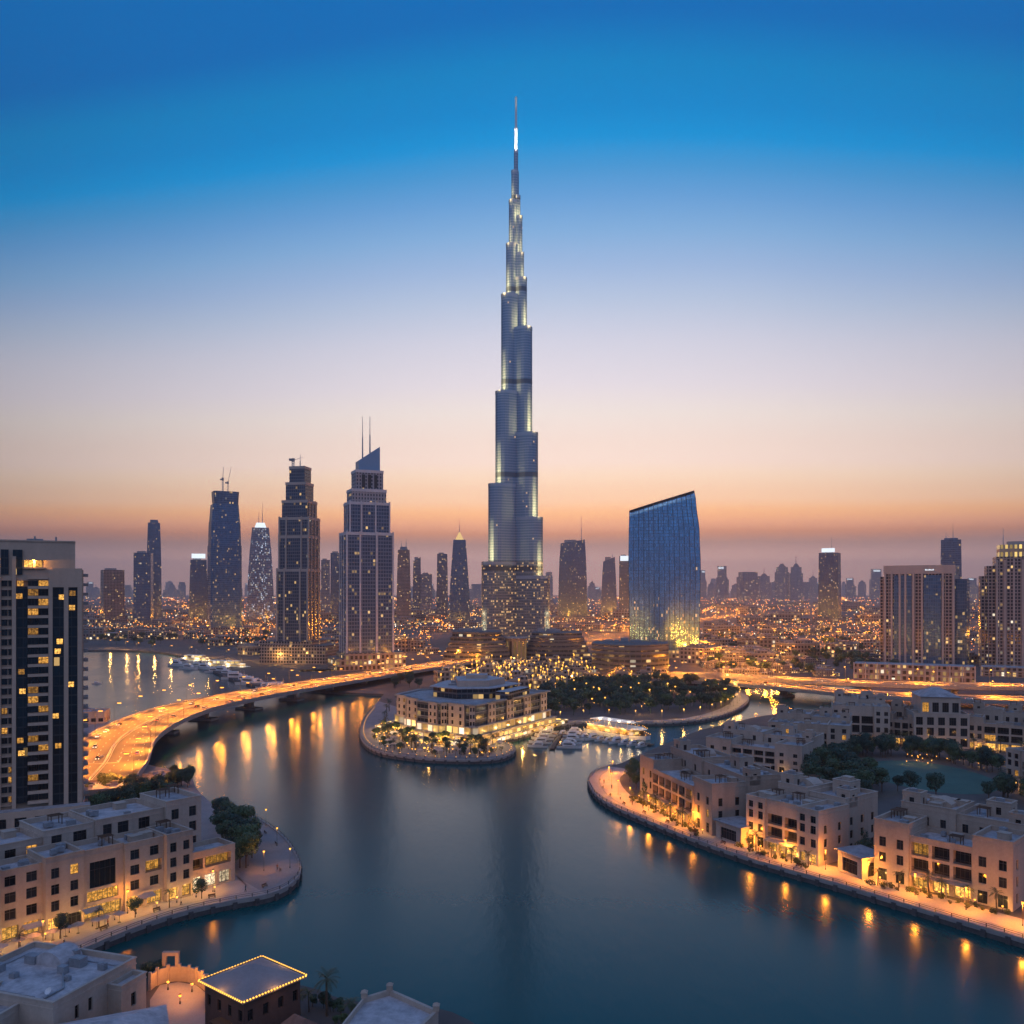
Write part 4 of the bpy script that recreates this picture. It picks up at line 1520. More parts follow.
def punched(b, O, a, L, z0, z1, ops, mi=0, dep=0.35):
    """wall of length L from O along angle a (outside is to the right of travel); ops = (u, z, w, h, depth)"""
    c, s = math.cos(a), math.sin(a)

    def pt(u, z, d=0.0):
        return (O[0] + c * u - s * d, O[1] + s * u + c * d, z)
    us = sorted({0, L} | {round(o[0] - o[2] / 2, 3) for o in ops} | {round(o[0] + o[2] / 2, 3) for o in ops})
    zs = sorted({z0, z1} | {round(o[1], 3) for o in ops} | {round(o[1] + o[3], 3) for o in ops})
    for i in range(len(us) - 1):
        for j in range(len(zs) - 1):
            um, zm = (us[i] + us[i + 1]) / 2, (zs[j] + zs[j + 1]) / 2
            if any(abs(um - o[0]) < o[2] / 2 and o[1] < zm < o[1] + o[3] for o in ops):
                continue
            b.face([pt(us[i], zs[j]), pt(us[i + 1], zs[j]), pt(us[i + 1], zs[j + 1]), pt(us[i], zs[j + 1])], mi)
    for (u, z, w, h, d) in [o[:5] for o in ops]:
        l, r_, t, e = u - w / 2, u + w / 2, z + h, d
        b.face([pt(l, z), pt(l, t), pt(l, t, e), pt(l, z, e)], mi)
        b.face([pt(r_, t), pt(r_, z), pt(r_, z, e), pt(r_, t, e)], mi)
        b.face([pt(l, t), pt(r_, t), pt(r_, t, e), pt(l, t, e)], mi)
        b.face([pt(r_, z), pt(l, z), pt(l, z, e), pt(r_, z, e)], mi)


def volume(root, u0, u1, v0, v1, h, front=(), right=(), left=(), mat='stucco', roof='roof', parapet=1.0, z0=0.0, units=3, coping=True, back=()):
    """one flat-roofed block with openings; openings are (offset, z, w, h, kind) with kind glass / room / shop / shopw / loggia"""
    b = MB()
    rd = MB()
    sides = (((u0, v0), 0.0, u1 - u0, front), ((u1, v0), math.pi / 2, v1 - v0, right), ((u1, v1), math.pi, u1 - u0, back), ((u0, v1), -math.pi / 2, v1 - v0, left))
    for (O, a, L, ops) in sides:
        oo = []
        for (u, z, w, hh, kind) in ops:
            if u - w / 2 < 0.25 or u + w / 2 > L - 0.25 or z + hh > h - 0.5:
                continue
            d = 1.9 if kind == 'loggia' else (0.9 if kind in ('shop', 'shopw') else 0.38)
            oo.append((u, z, w, hh, d, kind))
        punched(b, O, a, L, z0, h, oo)
        c, s = math.cos(a), math.sin(a)
        for (u, z, w, hh, d, kind) in oo:
            k = kind
            if kind == 'loggia':
                k = 'room' if R.random() < 0.06 else 'glass'
            elif kind == 'glass':
                k = 'room' if R.random() < 0.035 else 'glass'
            o = inst(window_mesh(w, hh, k), 'shop_window' if kind in ('shop', 'shopw') else ('balcony_door' if kind == 'loggia' else 'window'), root,
                     (O[0] + c * u - s * d * 0.97, O[1] + s * u + c * d * 0.97, z), a)
            if kind == 'loggia':
                inst(rail_mesh(w - 0.02), 'railing', root, (O[0] + c * u - s * 0.14, O[1] + s * u + c * 0.14, z), a)
    t = 0.38
    out = [(u0, v0), (u1, v0), (u1, v1), (u0, v1)]
    inn = [(u0 + t, v0 + t), (u1 - t, v0 + t), (u1 - t, v1 - t), (u0 + t, v1 - t)]
    for i in range(4):
        j = (i + 1) % 4
        b.face([(*inn[j], h - parapet), (*inn[i], h - parapet), (*inn[i], h), (*inn[j], h)])
        b.face([(*out[i], h), (*out[j], h), (*inn[j], h), (*inn[i], h)])
    if coping:
        e = 0.13
        b.ring([(u0 - e, v0 - e), (u1 + e, v0 - e), (u1 + e, v1 + e), (u0 - e, v1 + e)], [(u0 + t + 0.04, v0 + t + 0.04), (u1 - t - 0.04, v0 + t + 0.04), (u1 - t - 0.04, v1 - t - 0.04), (u0 + t + 0.04, v1 - t - 0.04)], h + 0.003, h + 0.22)
        e = 0.09
        b.ring([(u0 - e, v0 - e), (u1 + e, v0 - e), (u1 + e, v1 + e), (u0 - e, v1 + e)], [(u0 + 0.1, v0 + 0.1), (u1 - 0.1, v0 + 0.1), (u1 - 0.1, v1 - 0.1), (u0 + 0.1, v1 - 0.1)], h - parapet - 0.35, h - parapet - 0.1)
    w = b.build('wall', M[mat], root)
    rd.face([(*p, h - parapet) for p in inn])
    ro = rd.build('roof', M[roof], root)
    W, D = u1 - u0, v1 - v0
    for k in range(units):
        q = MB()
        x, y = R.uniform(u0 + 1.8, u1 - 1.8) if W > 4 else (u0 + u1) / 2, R.uniform(v0 + 1.8, v1 - 1.8) if D > 4 else (v0 + v1) / 2
        zb_ = h - parapet
        kind = R.random()
        if kind < 0.55:
            a_, c_, e_ = R.uniform(0.6, 1.1), R.uniform(0.45, 0.8), R.uniform(0.8, 1.3)
            for (sx, sy) in ((-1, -1), (1, -1), (1, 1), (-1, 1)):
                q.box(x + sx * a_ * 0.8 - 0.06, x + sx * a_ * 0.8 + 0.06, y + sy * c_ * 0.8 - 0.06, y + sy * c_ * 0.8 + 0.06, zb_, zb_ + 0.3)
            q.box(x - a_, x + a_, y - c_, y + c_, zb_ + 0.3, zb_ + 0.3 + e_)
            q.lathe([(c_ * 0.7, zb_ + 0.3 + e_), (c_ * 0.7, zb_ + 0.45 + e_)], 8, x, y)
            q.build('roof_unit', M['unit'], ro)
        elif kind < 0.8:
            q.box(x - 1.4, x + 1.4, y - 1.1, y + 1.1, zb_, zb_ + 1.5)
            q.box(x - 1.55, x + 1.55, y - 1.25, y + 1.25, zb_ + 1.5, zb_ + 1.68)
            q.build('stair_head', M[mat], ro)
        else:
            for sx in (-1.3, 1.3):
                for sy in (-1.0, 1.0):
                    q.box(x + sx - 0.09, x + sx + 0.09, y + sy - 0.09, y + sy + 0.09, zb_, zb_ + 2.3)
            for i in range(7):
                q.box(x - 1.6, x + 1.6, y - 1.2 + i * 0.4 - 0.05, y - 1.2 + i * 0.4 + 0.05, zb_ + 2.3, zb_ + 2.45)
            q.build('pergola', M['wood'], ro)
    return w


def grid_ops(L, floors, fh, cols, w_, h_, sill=1.0, kind='glass', z0=0.0, skip=()):
    o = []
    w, h = (w_, h_) if kind != 'glass' else (min(w_ * 1.22, L / cols - 0.6), min(h_ * 1.18, fh - sill - 0.4))
    for f in floors:
        for i in range(cols):
            if (f, i) in skip:
                continue
            o.append((L * (i + 0.5) / cols, z0 + f * fh + sill, w, h, kind))
    return o


def make_villa(label, pa, pb, h=16.5, dep=28.0, mat='stucco', lit=True, variant=0, name='villa', group=None, rear=1.13, lights=True, right_px=None):
    """waterfront villa block from its two front ground corners (left, right as seen from the water)"""
    L = math.hypot(pb[0] - pa[0], pb[1] - pa[1])
    a = math.atan2(pb[1] - pa[1], pb[0] - pa[0])
    t = thing(name, label, 'house', (pa[0], pa[1], 2.0), a)
    fh = h / 4.05
    nfl = 4
    w3 = L * (0.27 if variant != 1 else 0.22)
    s0 = 'shop' if lit else 'glass'
    fd = dep * 0.42

    def front(Lb, cols, ww=1.55, g='glass'):
        o = grid_ops(Lb, range(1, 3), fh, cols, ww, 2.2, 1.1)
        o += grid_ops(Lb, (0,), fh, cols, ww + 0.4, 2.7, 0.3, g)
        if nfl > 3:
            o += grid_ops(Lb, (3,), fh, cols, ww, 1.7, 0.35) if variant == 2 else []
        return o

    def flank(Lb, n=3, top=3):
        return grid_ops(Lb, range(0, top), fh, n, 1.2, 2.2, 1.1)
    # left wing, centre with deep balconies, right wing
    c0, c1 = w3, L - w3
    volume(t, 0, w3, 0, fd, h * 0.98, front(w3, 2, 1.5, s0 if variant == 1 else 'glass'), (), flank(fd, 2), mat, 'roof', units=4)
    cw = c1 - c0
    nb = max(2, int(cw / 4.9))
    cent = grid_ops(cw, (1, 2), fh, nb, cw / nb - 0.9, fh - 0.75, 0.3, 'loggia') + grid_ops(cw, (0,), fh, nb, cw / nb - 1.3, 3.0, 0.2, s0)
    hc = h * (0.80 if variant != 2 else 0.98)
    if hc < h * 0.9:
        cent = [q for q in cent if q[1] + q[3] < hc - 0.6]
    volume(t, c0 - 0.01, c1 + 0.01, 0.7 if variant != 1 else -0.6, fd, hc, cent, (), (), mat, 'roof_b', units=5)
    volume(t, c1, L, 0.0 if variant != 2 else -1.2, fd + 0.8, h, front(L - c1, 2, 1.5, s0 if variant == 2 else 'glass'), flank(fd + 0.8, 2), (), mat, 'roof', units=2)
    # set-back upper blocks behind
    hr = h * rear
    m_ = L * 0.48
    up_f = [(x * (m_ - 3) / 3 + (m_ - 3) / 6, hc + 0.4 if hc < h * 0.9 else h + 0.2, 1.5, 2.3, 'glass') for x in range(3)]
    volume(t, 2.0, m_, fd + 0.4, dep - 3, hr * 1.02, up_f, (), flank(dep - fd - 3.4, 2), mat, 'roof_b', units=5)
    volume(t, m_ + 0.02, L - 1.2, fd + 1.2, dep, hr * 0.96, [(u * 0.95, z - 0.3, w, hh, k) for (u, z, w, hh, k) in up_f], flank(dep - fd - 1.2, 3), (), mat, 'roof', units=5)
    for (uu, vv, ww_, hh_) in ((R.uniform(1.0, 2.0), fd + 2.0, 5.0, hr * 1.02 + 2.6), (L * R.uniform(0.52, 0.62), dep - 7.5, 6.0, hr * 0.96 + 3.0), (L - 5.6, fd + 3.0, 4.4, hr * 0.96 + 2.2), (L * R.uniform(0.25, 0.4), dep - 4.0, 5.0, hr * 1.02 - 3.0)):
        volume(t, uu, uu + ww_, vv, vv + ww_ * 0.9, hh_, [(ww_ / 2, hh_ - 3.4, 1.3, 2.0, 'glass')], [(ww_ * 0.45, hh_ - 3.4, 1.3, 2.0, 'glass')], (), mat, 'roof_b', units=1, parapet=0.5, z0=hr * 0.8)
    # curved stair head on the rear block
    q = MB()
    x, y, zr_ = m_ * 0.62, fd + (dep - fd) * 0.45, hr * 1.02 - 1.0
    n = 8
    prof = [(x - 3.2 + 6.4 * i / n, zr_ + 1.0 + 1.3 * math.sin(math.pi * i / n)) for i in range(n + 1)]
    for i in range(n):
        q.face([(prof[i][0], y - 2, prof[i][1]), (prof[i + 1][0], y - 2, prof[i + 1][1]), (prof[i + 1][0], y + 3, prof[i + 1][1]), (prof[i][0], y + 3, prof[i][1])])
        for yy, fl in ((y - 2, 0), (y + 3, 1)):
            p = [(prof[i][0], yy, zr_), (prof[i + 1][0], yy, zr_), (prof[i + 1][0], yy, prof[i + 1][1]), (prof[i][0], yy, prof[i][1])]
            q.face(p if not fl else list(reversed(p)))
    for xx in (x - 3.2, x + 3.2):
        q.face([(xx, y - 2, zr_), (xx, y + 3, zr_), (xx, y + 3, zr_ + 1.0), (xx, y - 2, zr_ + 1.0)])
    q.build('vaulted_roof_light', M[mat], t)
    # shading slab over the entrance
    q = MB()
    q.box(c0 + 1, c1 - 1, -2.2, 0.69 if variant != 1 else -0.61, fh - 0.35, fh - 0.1)
    for i in range(nb + 1):
        xx = c0 + 1.2 + (cw - 2.4) * i / nb
        q.box(xx - 0.14, xx + 0.14, -2.1, -1.8, 0, fh - 0.35)
    q.build('canopy', M[mat], t)
    return t, L, a


def garden_lights(pa, a, L, n, off=-1.6, power=900, label='', group='garden lamps along the villa fronts', h=1.1):
    for i in range(n):
        u = L * (i + 0.5 + R.uniform(-0.25, 0.25)) / n
        x, y = pa[0] + math.cos(a) * u - math.sin(a) * off, pa[1] + math.sin(a) * u + math.cos(a) * off
        place_lamp(garden_lamp, (x, y, 2.0), 0, label or 'small golden garden lamp at the foot of a villa wall', group, round(power * R.choice((0.2, 0.35, 0.6)), -1), GOLD, h + 0.5, 0, 0.2)


garden_lamp = make_globe_lamp('garden_lamp', 'small golden garden lamp at the foot of a villa wall', 1.1, M['lamp_gold'], 0.24)

VILLAS = []


def vil_px(label, a, b, **kw):
    pa, pb = P(*a), P(*b)
    nl = kw.pop('nl', 6)
    pw = kw.pop('pw', 1100)
    t, L, an = make_villa(label, pa, pb, **kw)
    if nl:
        garden_lights(pa, an, L, nl, power=pw)
    VILLAS.append((t, pa, an, L))
    return t


vil_px('nearest sand coloured villa with three deep balcony bays at the right edge', (874, 879), (1013, 912), h=16.8, dep=30, mat='stucco', variant=0, nl=7)
vil_px('sand coloured villa with a square right flank, middle of the three on the promenade', (746, 844), (821, 866), h=15.6, dep=30, mat='stucco_b', variant=2, nl=6)
vil_px('long sand coloured villa with striped balconies at the promenade bend', (640, 797), (712, 836), h=16.5, dep=27, mat='stucco_c', variant=1, nl=8)
vil_px('sandy house behind the bend villa, facing the treed lane', (706, 764), (802, 776), h=12.5, dep=34, mat='stucco_b', variant=0, lit=False, nl=3)
vil_px('sandy house in the middle of the rear row, left of the lawn', (768, 752), (850, 758), h=15.0, dep=36, mat='stucco', variant=2, lit=False, nl=3)
vil_px('pale house at the rear left of the lawn below the highway', (832, 741), (890, 744), h=19.0, dep=30, mat='stucco_b', variant=2, nl=4, pw=1500)
vil_px('low house with dark recess left of the gabled house', (884, 743), (918, 746), h=15.5, dep=26, mat='stucco_c', variant=0, nl=3)
vil_px('low wide house right of the gabled house behind the lawn', (968, 748), (1040, 754), h=16.0, dep=28, mat='stucco', variant=1, nl=5, pw=1500)
vil_px('sandy house cut by the right edge beside the lawn', (1006, 786), (1060, 800), h=15.5, dep=30, mat='stucco_b', variant=2, nl=4)

# the gabled house behind the lawn
pa, pb = P(914, 747), P(971, 749)
L = pb.x - pa.x
gh = thing('villa', 'tallest sandy house with a hipped roof pavilion behind the lawn', 'house', (pa.x, pa.y, 2), math.atan2(pb.y - pa.y, pb.x - pa.x))
volume(gh, 0, L, 0, 24, 17, grid_ops(L, range(0, 3), 5.2, 5, 2.6, 3.4, 0.9) , grid_ops(24, range(0, 3), 5.2, 3, 1.6, 2.8, 1), grid_ops(24, range(0, 3), 5.2, 3, 1.6, 2.8, 1), 'stucco_b', 'roof', units=3)
volume(gh, L * 0.14, L * 0.86, 2, 22, 25, [(L * 0.72 * (i + 0.5) / 4, 17.6, 3.0, 4.8, 'glass') for i in range(4)], (), (), 'stucco_b', 'roof_b', units=0, parapet=0.3)
q = MB()
x0, x1 = L * 0.12, L * 0.88
q.prism([(x0, 1.2), (x1, 1.2), (x1, 22.8), (x0, 22.8)], 25.25, 29.0, poly2=[(L * 0.42, 10), (L * 0.58, 10), (L * 0.58, 14), (L * 0.42, 14)], bottom=True)
q.build('hipped_roof', M['roof'], gh)
garden_lights((pa.x, pa.y), 0, L, 6, -4, 1300)
for i in range(26):
    p = P(R.uniform(905, 1010), R.uniform(752, 766))
    place_lamp(garden_lamp, p, 0, 'small golden garden lamp at the foot of a villa wall', 'garden lamps along the villa fronts', 500 if i % 3 == 0 else 0, GOLD, 1.6, 0, 0.2)

# kiosks between the villas
def kiosk(label, a, b, h, dep):
    pa, pb = P(*a), P(*b)
    L = math.hypot(pb.x - pa.x, pb.y - pa.y)
    an = math.atan2(pb.y - pa.y, pb.x - pa.x)
    t = thing('kiosk', label, 'kiosk', (pa.x, pa.y, 2), an)
    volume(t, 0, L, 0, dep, h, [(L * 0.5, 0.5, L * 0.62, h - 1.8, 'glass')], [(dep / 2, 0.5, dep * 0.5, h - 1.8, 'glass')], (), 'stucco_b', 'roof', units=0, parapet=0.4)
    q = MB()
    q.box(-0.7, L + 0.7, -0.7, dep + 0.7, h + 0.24, h + 0.5)
    q.build('roof_slab', M['roof'], t)
    return t


kiosk('small flat roofed kiosk right of the bend villa', (716, 837), (741, 846), 5.2, 9)
kiosk('small flat roofed kiosk right of the middle promenade villa', (838, 870), (862, 880), 5.6, 8)

# lawn
m = MB()
c = P(928, 776)
pts = [(c.x + 24 * math.cos(2 * math.pi * k / 40), c.y + 34 * math.sin(2 * math.pi * k / 40), 2.05) for k in range(40)]
m.poly(pts)
tag(up(m).build('lawn', M['lawn']), kind='structure')

# ------------------------------------------------------------------ the long building on the left bank
O = P(231, 882)
O = (O.x - 7.5 * 0.66, O.y - 7.5 * 0.751)
ea = math.atan2(0.751, 0.66)
lb = thing('waterfront_block', 'long sandy building with gold lit shops stepping along the left promenade', 'building', (O[0], O[1], 2), ea)


def bay(u0, u1, v0, v1, h, cols, floors, shop='shop', fh=3.75, ww=1.9, wh=2.3, mat='stucco', lg=(), units=1, **kw):
    L = u1 - u0
    ops = grid_ops(L, floors, fh, cols, ww, wh, 1.0)
    ops = [o for o in ops if not any(abs(o[0] - g[0]) < (g[2] + o[2]) / 2 and o[1] < g[1] + g[3] and o[1] + o[3] > g[1] for g in lg)]
    ops += list(lg)
    if shop:
        for i in range(cols):
            ops.append((L * (i + 0.5) / cols, 0.3, L / cols - 1.1, 3.0, shop if R.random() < 0.7 else 'glass'))
    return volume(lb, u0, u1, v0, v1, h, ops, kw.get('right', ()), (), mat, 'roof_b' if units % 2 else 'roof', units=units + 2)


bay(-78, -62, 0.5, 10, 17.4, 4, (1, 2, 3), units=2)
bay(-61.99, -49, -0.6, 10, 16.6, 3, (1, 2, 3), units=2)
bay(-48.99, -40, 0.9, 10, 15.9, 2, (1, 2, 3), units=1)
bay(-39.99, -31.5, -1.0, 10, 17.2, 2, (1, 2, 3), ww=1.5, units=1)
bay(-31.49, -21.5, 0.3, 10, 16.6, 1, (), lg=((5.0, 7.4, 6.2, 6.2, 'glass'), (5.0, 4.2, 7.4, 2.5, 'room')), shop='shop', units=0)
bay(-21.49, -11.6, -0.5, 10, 16.4, 2, (1, 2, 3), lg=((7.2, 8.2, 4.2, 2.9, 'loggia'),), units=1)
bay(-11.59, -4.6, -2.0, 9, 16.8, 2, (1, 2, 3), ww=1.4, units=2, right=grid_ops(11, (1, 2, 3), 3.75, 2, 1.2, 2.2, 1.0))
volume(lb, -4.59, 9.0, 0.5, 9, 9.9, [(2.6, 5.4, 3.2, 2.8, 'loggia'), (8.6, 5.4, 7.6, 2.8, 'loggia'), (2.4, 0.3, 3.0, 3.2, 'shopw'), (6.4, 0.3, 3.4, 3.2, 'shopw'), (10.6, 0.3, 3.4, 3.2, 'shopw')],
       grid_ops(8.5, (0, 1), 5.0, 2, 2.4, 2.6, 0.6), (), 'stucco', 'roof_b', units=1)
# second row, set back and taller
volume(lb, -78, -55, 10.2, 24, 19.6, [(23 * (i + 0.5) / 6, 16.2, 1.6, 2.1, 'glass') for i in range(6)], (), (), 'stucco_b', 'roof', units=4)
volume(lb, -54.99, -36, 11.4, 25, 19.0, [(19 * (i + 0.5) / 4, 15.6, 2.4, 2.2, 'glass') for i in range(4)], (), (), 'stucco', 'roof_b', units=3)
volume(lb, -35.99, -24, 10.8, 26, 20.4, [(3, 16.4, 2.4, 2.6, 'glass'), (8.5, 16.4, 3.2, 2.6, 'glass')], (), (), 'stucco_b', 'roof', units=3)
volume(lb, -23.99, -6, 10.2, 26, 20.8, [(3, 16.2, 2.2, 3.2, 'glass'), (7, 16.2, 2.8, 3.2, 'glass'), (12.5, 16.2, 3.0, 3.2, 'glass')], grid_ops(15.8, (3, 4), 3.7, 3, 1.4, 2.2, 1.0), (), 'stucco', 'roof_b', units=4)
volume(lb, -5.99, 4.0, 9.2, 24, 22.4, grid_ops(10, (2, 3, 4), 4.1, 2, 1.7, 2.3, 1.0), grid_ops(14.8, (2, 3, 4), 4.1, 2, 1.7, 2.3, 1.0), (), 'stucco_b', 'roof', units=2)
aw = MB()
for i in range(4):
    u = -58 + i * 13.0
    aw.face([(u, -1.15, 3.55), (u + 4.2, -1.15, 3.55), (u + 4.2, -3.0, 2.9), (u, -3.0, 2.9)][::-1])
    aw.face([(u, -1.15, 3.5), (u + 4.2, -1.15, 3.5), (u + 4.2, -3.0, 2.85), (u, -3.0, 2.85)])
aw.build('awning', M['stucco_b'], lb)
for i in range(13):
    u = -62 + i * 5.2
    x, y = O[0] + math.cos(ea) * u + math.sin(ea) * 4.0, O[1] + math.sin(ea) * u - math.cos(ea) * 4.0
    place_lamp(garden_lamp, (x, y, 2.0), 0, 'small golden lamp on the pavement before the left shops', 'pavement lamps before the left shops', 380, GOLD, 2.0, 0, 0.2)

# ------------------------------------------------------------------ high-rise at the left edge
lt_d = 300.0
M['tower_stone'] = rough_mat('tower_stone', (0.55, 0.395, 0.295), 0.14, 0.1, 0.85, 0.1, 1.0, streak=True)
lt = thing('apartment_tower', 'tall beige apartment tower with dark glass strips at the left edge', 'tower', (XD(83.5, lt_d), lt_d, 2.0), math.atan2(0.448, 0.894))
ZT, ZS = 93.8, 85.6
FH = 3.25
NF = 25
PX = 0.306     # metres of facade per photo pixel


def fx(px):
    return (px - 83.5) * PX


core = MB()
core.box(fx(-70), fx(17.9), 1.25, 24, 0, ZT - 0.5, 0, 1)
core.build('wall', [M['tower_stone'], M['roof']], lt)
b = MB()
b.box(fx(-70), fx(75.2), 0.2, 23, ZT - 12, ZT + 1.0, 0, 1)
b.box(fx(-70) - 0.3, fx(75.5), -0.1, 23.3, ZT + 1.0, ZT + 1.5, 0, 1)
b.build('crown_wall', [M['tower_stone'], M['roof']], lt)
b = MB()
b.box(fx(75.2) + 0.01, fx(83.5), 1.0, 22, 0, ZS, 0, 1)
b.box(fx(18), fx(75.2), 1.3, 22.5, 0, ZT - 12.01, 0, 1)
b.build('wall', [M['tower_stone'], M['roof']], lt)
for (a_, c_) in ((0.5, 3.6), (14.2, 18), (49, 53), (64.0, 68.5), (77.5, 82)):
    b = MB()
    b.box(fx(a_), fx(c_), -0.7, 1.6, 0, ZT - 4 if a_ < 49 else ZS, 0)
    b.build('pier', M['tower_stone'], lt)
for (a_, c_, zt_) in ((53, 64, ZS - 6), (68.5, 77.5, ZS - 6)):
    b = MB()
    b.box(fx(a_) + 0.01, fx(c_) - 0.01, -0.1, 0.99, 6, zt_, 0)
    b.build('glass_strip', FA['night_glass'], lt)
b = MB()
b.box(fx(52.9), fx(82.1), -0.75, 1.2, ZS - 6, ZS + 0.4, 0, 1)
b.build('crown_wall', [M['tower_stone'], M['roof']], lt)
b = MB()
b.box(fx(18) + 0.01, fx(29), -0.15, 1.29, 8, ZT - 14, 0)
b.build('glass_strip', FA['night_glass'], lt)
for (a_, c_) in ((3.8, 11), (15, 24)):
    b = MB()
    b.box(fx(a_), fx(c_), -0.35, 0.19, ZT - 10, ZT - 1.8, 0)
    b.build('crown_window', FA['night_glass'], lt)
cw_ = MB()
cw_.box(fx(24.5), fx(46), -0.9, 0.19, ZT - 8.0, ZT - 7.6, 0)
cw_.box(fx(25), fx(46), -1.3, 0.19, ZT - 5.2, ZT - 4.9, 0)
cw_.build('balcony_slab', M['tower_stone'], lt)
for (a_, c_) in ((25.5, 34), (36.5, 43)):
    o = inst(window_mesh((c_ - a_) * PX, 2.4, 'shop'), 'window', lt, (fx((a_ + c_) / 2), 0.1, ZT - 7.6))
light(2200, GOLD, 0.3, lt, (fx(35), -1.0, ZT - 5.4))
# balcony bay: slabs and recessed glazing, floor by floor
lit_set = {(2, 0), (5, 1), (6, 0), (9, 1), (10, 0), (11, 0), (14, 1), (17, 0), (19, 0), (20, 1), (21, 0), (22, 1)}
bm_ = MB()
bm_.box(fx(29) + 0.02, fx(49) - 0.02, -1.0, 1.25, 0, 0.9)
slab = bm_.mesh('balcony', M['tower_stone'])
wm_ = {}
for f in range(NF - 1):
    z = 8 + f * FH
    inst(slab, 'balcony', lt, (0, 0, z - 0.45))
    for k, (a_, c_) in enumerate(((29.2, 39), (39.2, 48.8))):
        lit_ = (f, k) in lit_set and R.random() < 0.8
        inst(window_mesh((c_ - a_) * PX, FH - 1.0, 'room' if lit_ else 'glass'), 'window', lt, (fx((a_ + c_) / 2), 1.2 if k else 0.5, z + 0.5))
    # punched windows at the far left
    for (a_, c_) in ((-9, -4), (4.2, 9.6), (10.6, 13.4)):
        inst(window_mesh((c_ - a_) * PX, 2.2, 'room' if R.random() < 0.10 else 'glass'), 'window', lt, (fx((a_ + c_) / 2), 1.12 if a_ < 14 else 0.9, z + 0.4))
b = MB()
for f in range(NF):
    z = 7.5 + f * FH
    b.box(fx(3.6), fx(14.2), 0.7, 1.3, z - 0.35, z + 0.25)
b.build('spandrel', M['tower_stone'], lt)
# lit rooms in the glass strips
for (px_, f) in ((60, 16), (58, 15), (56, 8.3), (72, 19.5), (72.5, 21), (62, 20.6), (71, 11.5), (22, 22), (21, 20.7), (23, 13), (24, 11), (22, 6), (23, 4.7), (58.5, 5.2)):
    o = inst(window_mesh(1.9, 1.9, 'shop' if R.random() < 0.7 else 'room'), 'window', lt, (fx(px_), -0.18 if px_ > 30 else -0.24, 8 + f * FH + 0.4))
sb = MB()
sb.box(fx(83.5) + 0.01, fx(83.5) + 1.5, 3, 9, 0, 1.0)
sbm = sb.mesh('side_balcony', M['concrete'])
for f in range(NF - 1):
    inst(sbm, 'side_balcony', lt, (0, 0, 8.5 + f * FH))
b = MB()
b.box(fx(-60), fx(90), -5.5, -0.8, 0, 6.5, 0, 1)
b.build('podium', [M['tower_stone'], M['roof']], lt)
for k in range(5):
    inst(window_mesh(3.4, 3.0, 'shop' if k in (3,) else 'glass'), 'shop_window', lt, (fx(4 + k * 19), -5.56, 1.4))
b = MB()
for x in (fx(35), fx(56)):
    b.tube((x, 8, ZT + 1.4), (x, 8, ZT + 3.2), 0.3)
b.cbox(fx(35), 10, 5, 3, ZT + 1.4, ZT + 2.4)
b.build('roof_unit', M['unit'], lt)

# low flat-roofed sheds beyond the tower, at the end of the bridge
def shed(label, cx, cy, w, d, h, rz):
    t = thing('flat_roofed_shed', label, 'building', (cx, cy, 2), rz)
    volume(t, -w / 2, w / 2, -d / 2, d / 2, h, grid_ops(w, (0,), 4, 4, 2.2, 1.8, 1.0), grid_ops(d, (0,), 4, 3, 2.0, 1.8, 1.0), (), 'stucco_b', 'roof_b', units=3, parapet=0.5)
    return t


p = P(112, 800)
shed('low shed with pale flat roof right of the left apartment tower', p.x, p.y, 26, 18, 6, 0.35)
p = P(92, 775)
shed('second low shed with pale flat roof below the bridge end', p.x - 4, p.y, 30, 18, 6, 0.3)
p = P(162, 785)
shed('small pavilion roof at the tip of the bank below the bridge', p.x, p.y, 12, 9, 4.5, -0.5)
p = P(93, 722)
shed('dark low pier house at the water left of the bridge', p.x, p.y, 16, 14, 7, 0.2)

# ------------------------------------------------------------------ waterfront hotel on the point
hp = thing('waterfront_hotel', 'pale multi storey hotel with stepped flat roofs and bright gold arcade on the point', 'hotel', (0, 0, 2), 0)
A, B, C_ = Vector((-65, 496)), Vector((-20, 450)), Vector((20, 514))


def hotel_outline(grow=0.0):
    """stepped left face from A to B, straight right face B to C"""
    n_ = Vector((-0.72, -0.69))
    q1, q2 = A.lerp(B, 0.42), A.lerp(B, 0.44)
    arc = [A, A.lerp(B, 0.18), A.lerp(B, 0.2) + n_ * 3.2, q1 + n_ * 3.6, q2 + n_ * 7.5, A.lerp(B, 0.72) + n_ * 7.0, A.lerp(B, 0.74) + n_ * 3.0, A.lerp(B, 0.97) + n_ * 1.5, B + Vector((1.5, 1.0))]
    pts = arc + [C_, C_ + Vector((-34, 22)), A + Vector((10, 26))]
    c = sum(pts, Vector((0, 0))) / len(pts)
    return [((p.x - c.x) * (1 + grow) + c.x, (p.y - c.y) * (1 + grow) + c.y) for p in pts]


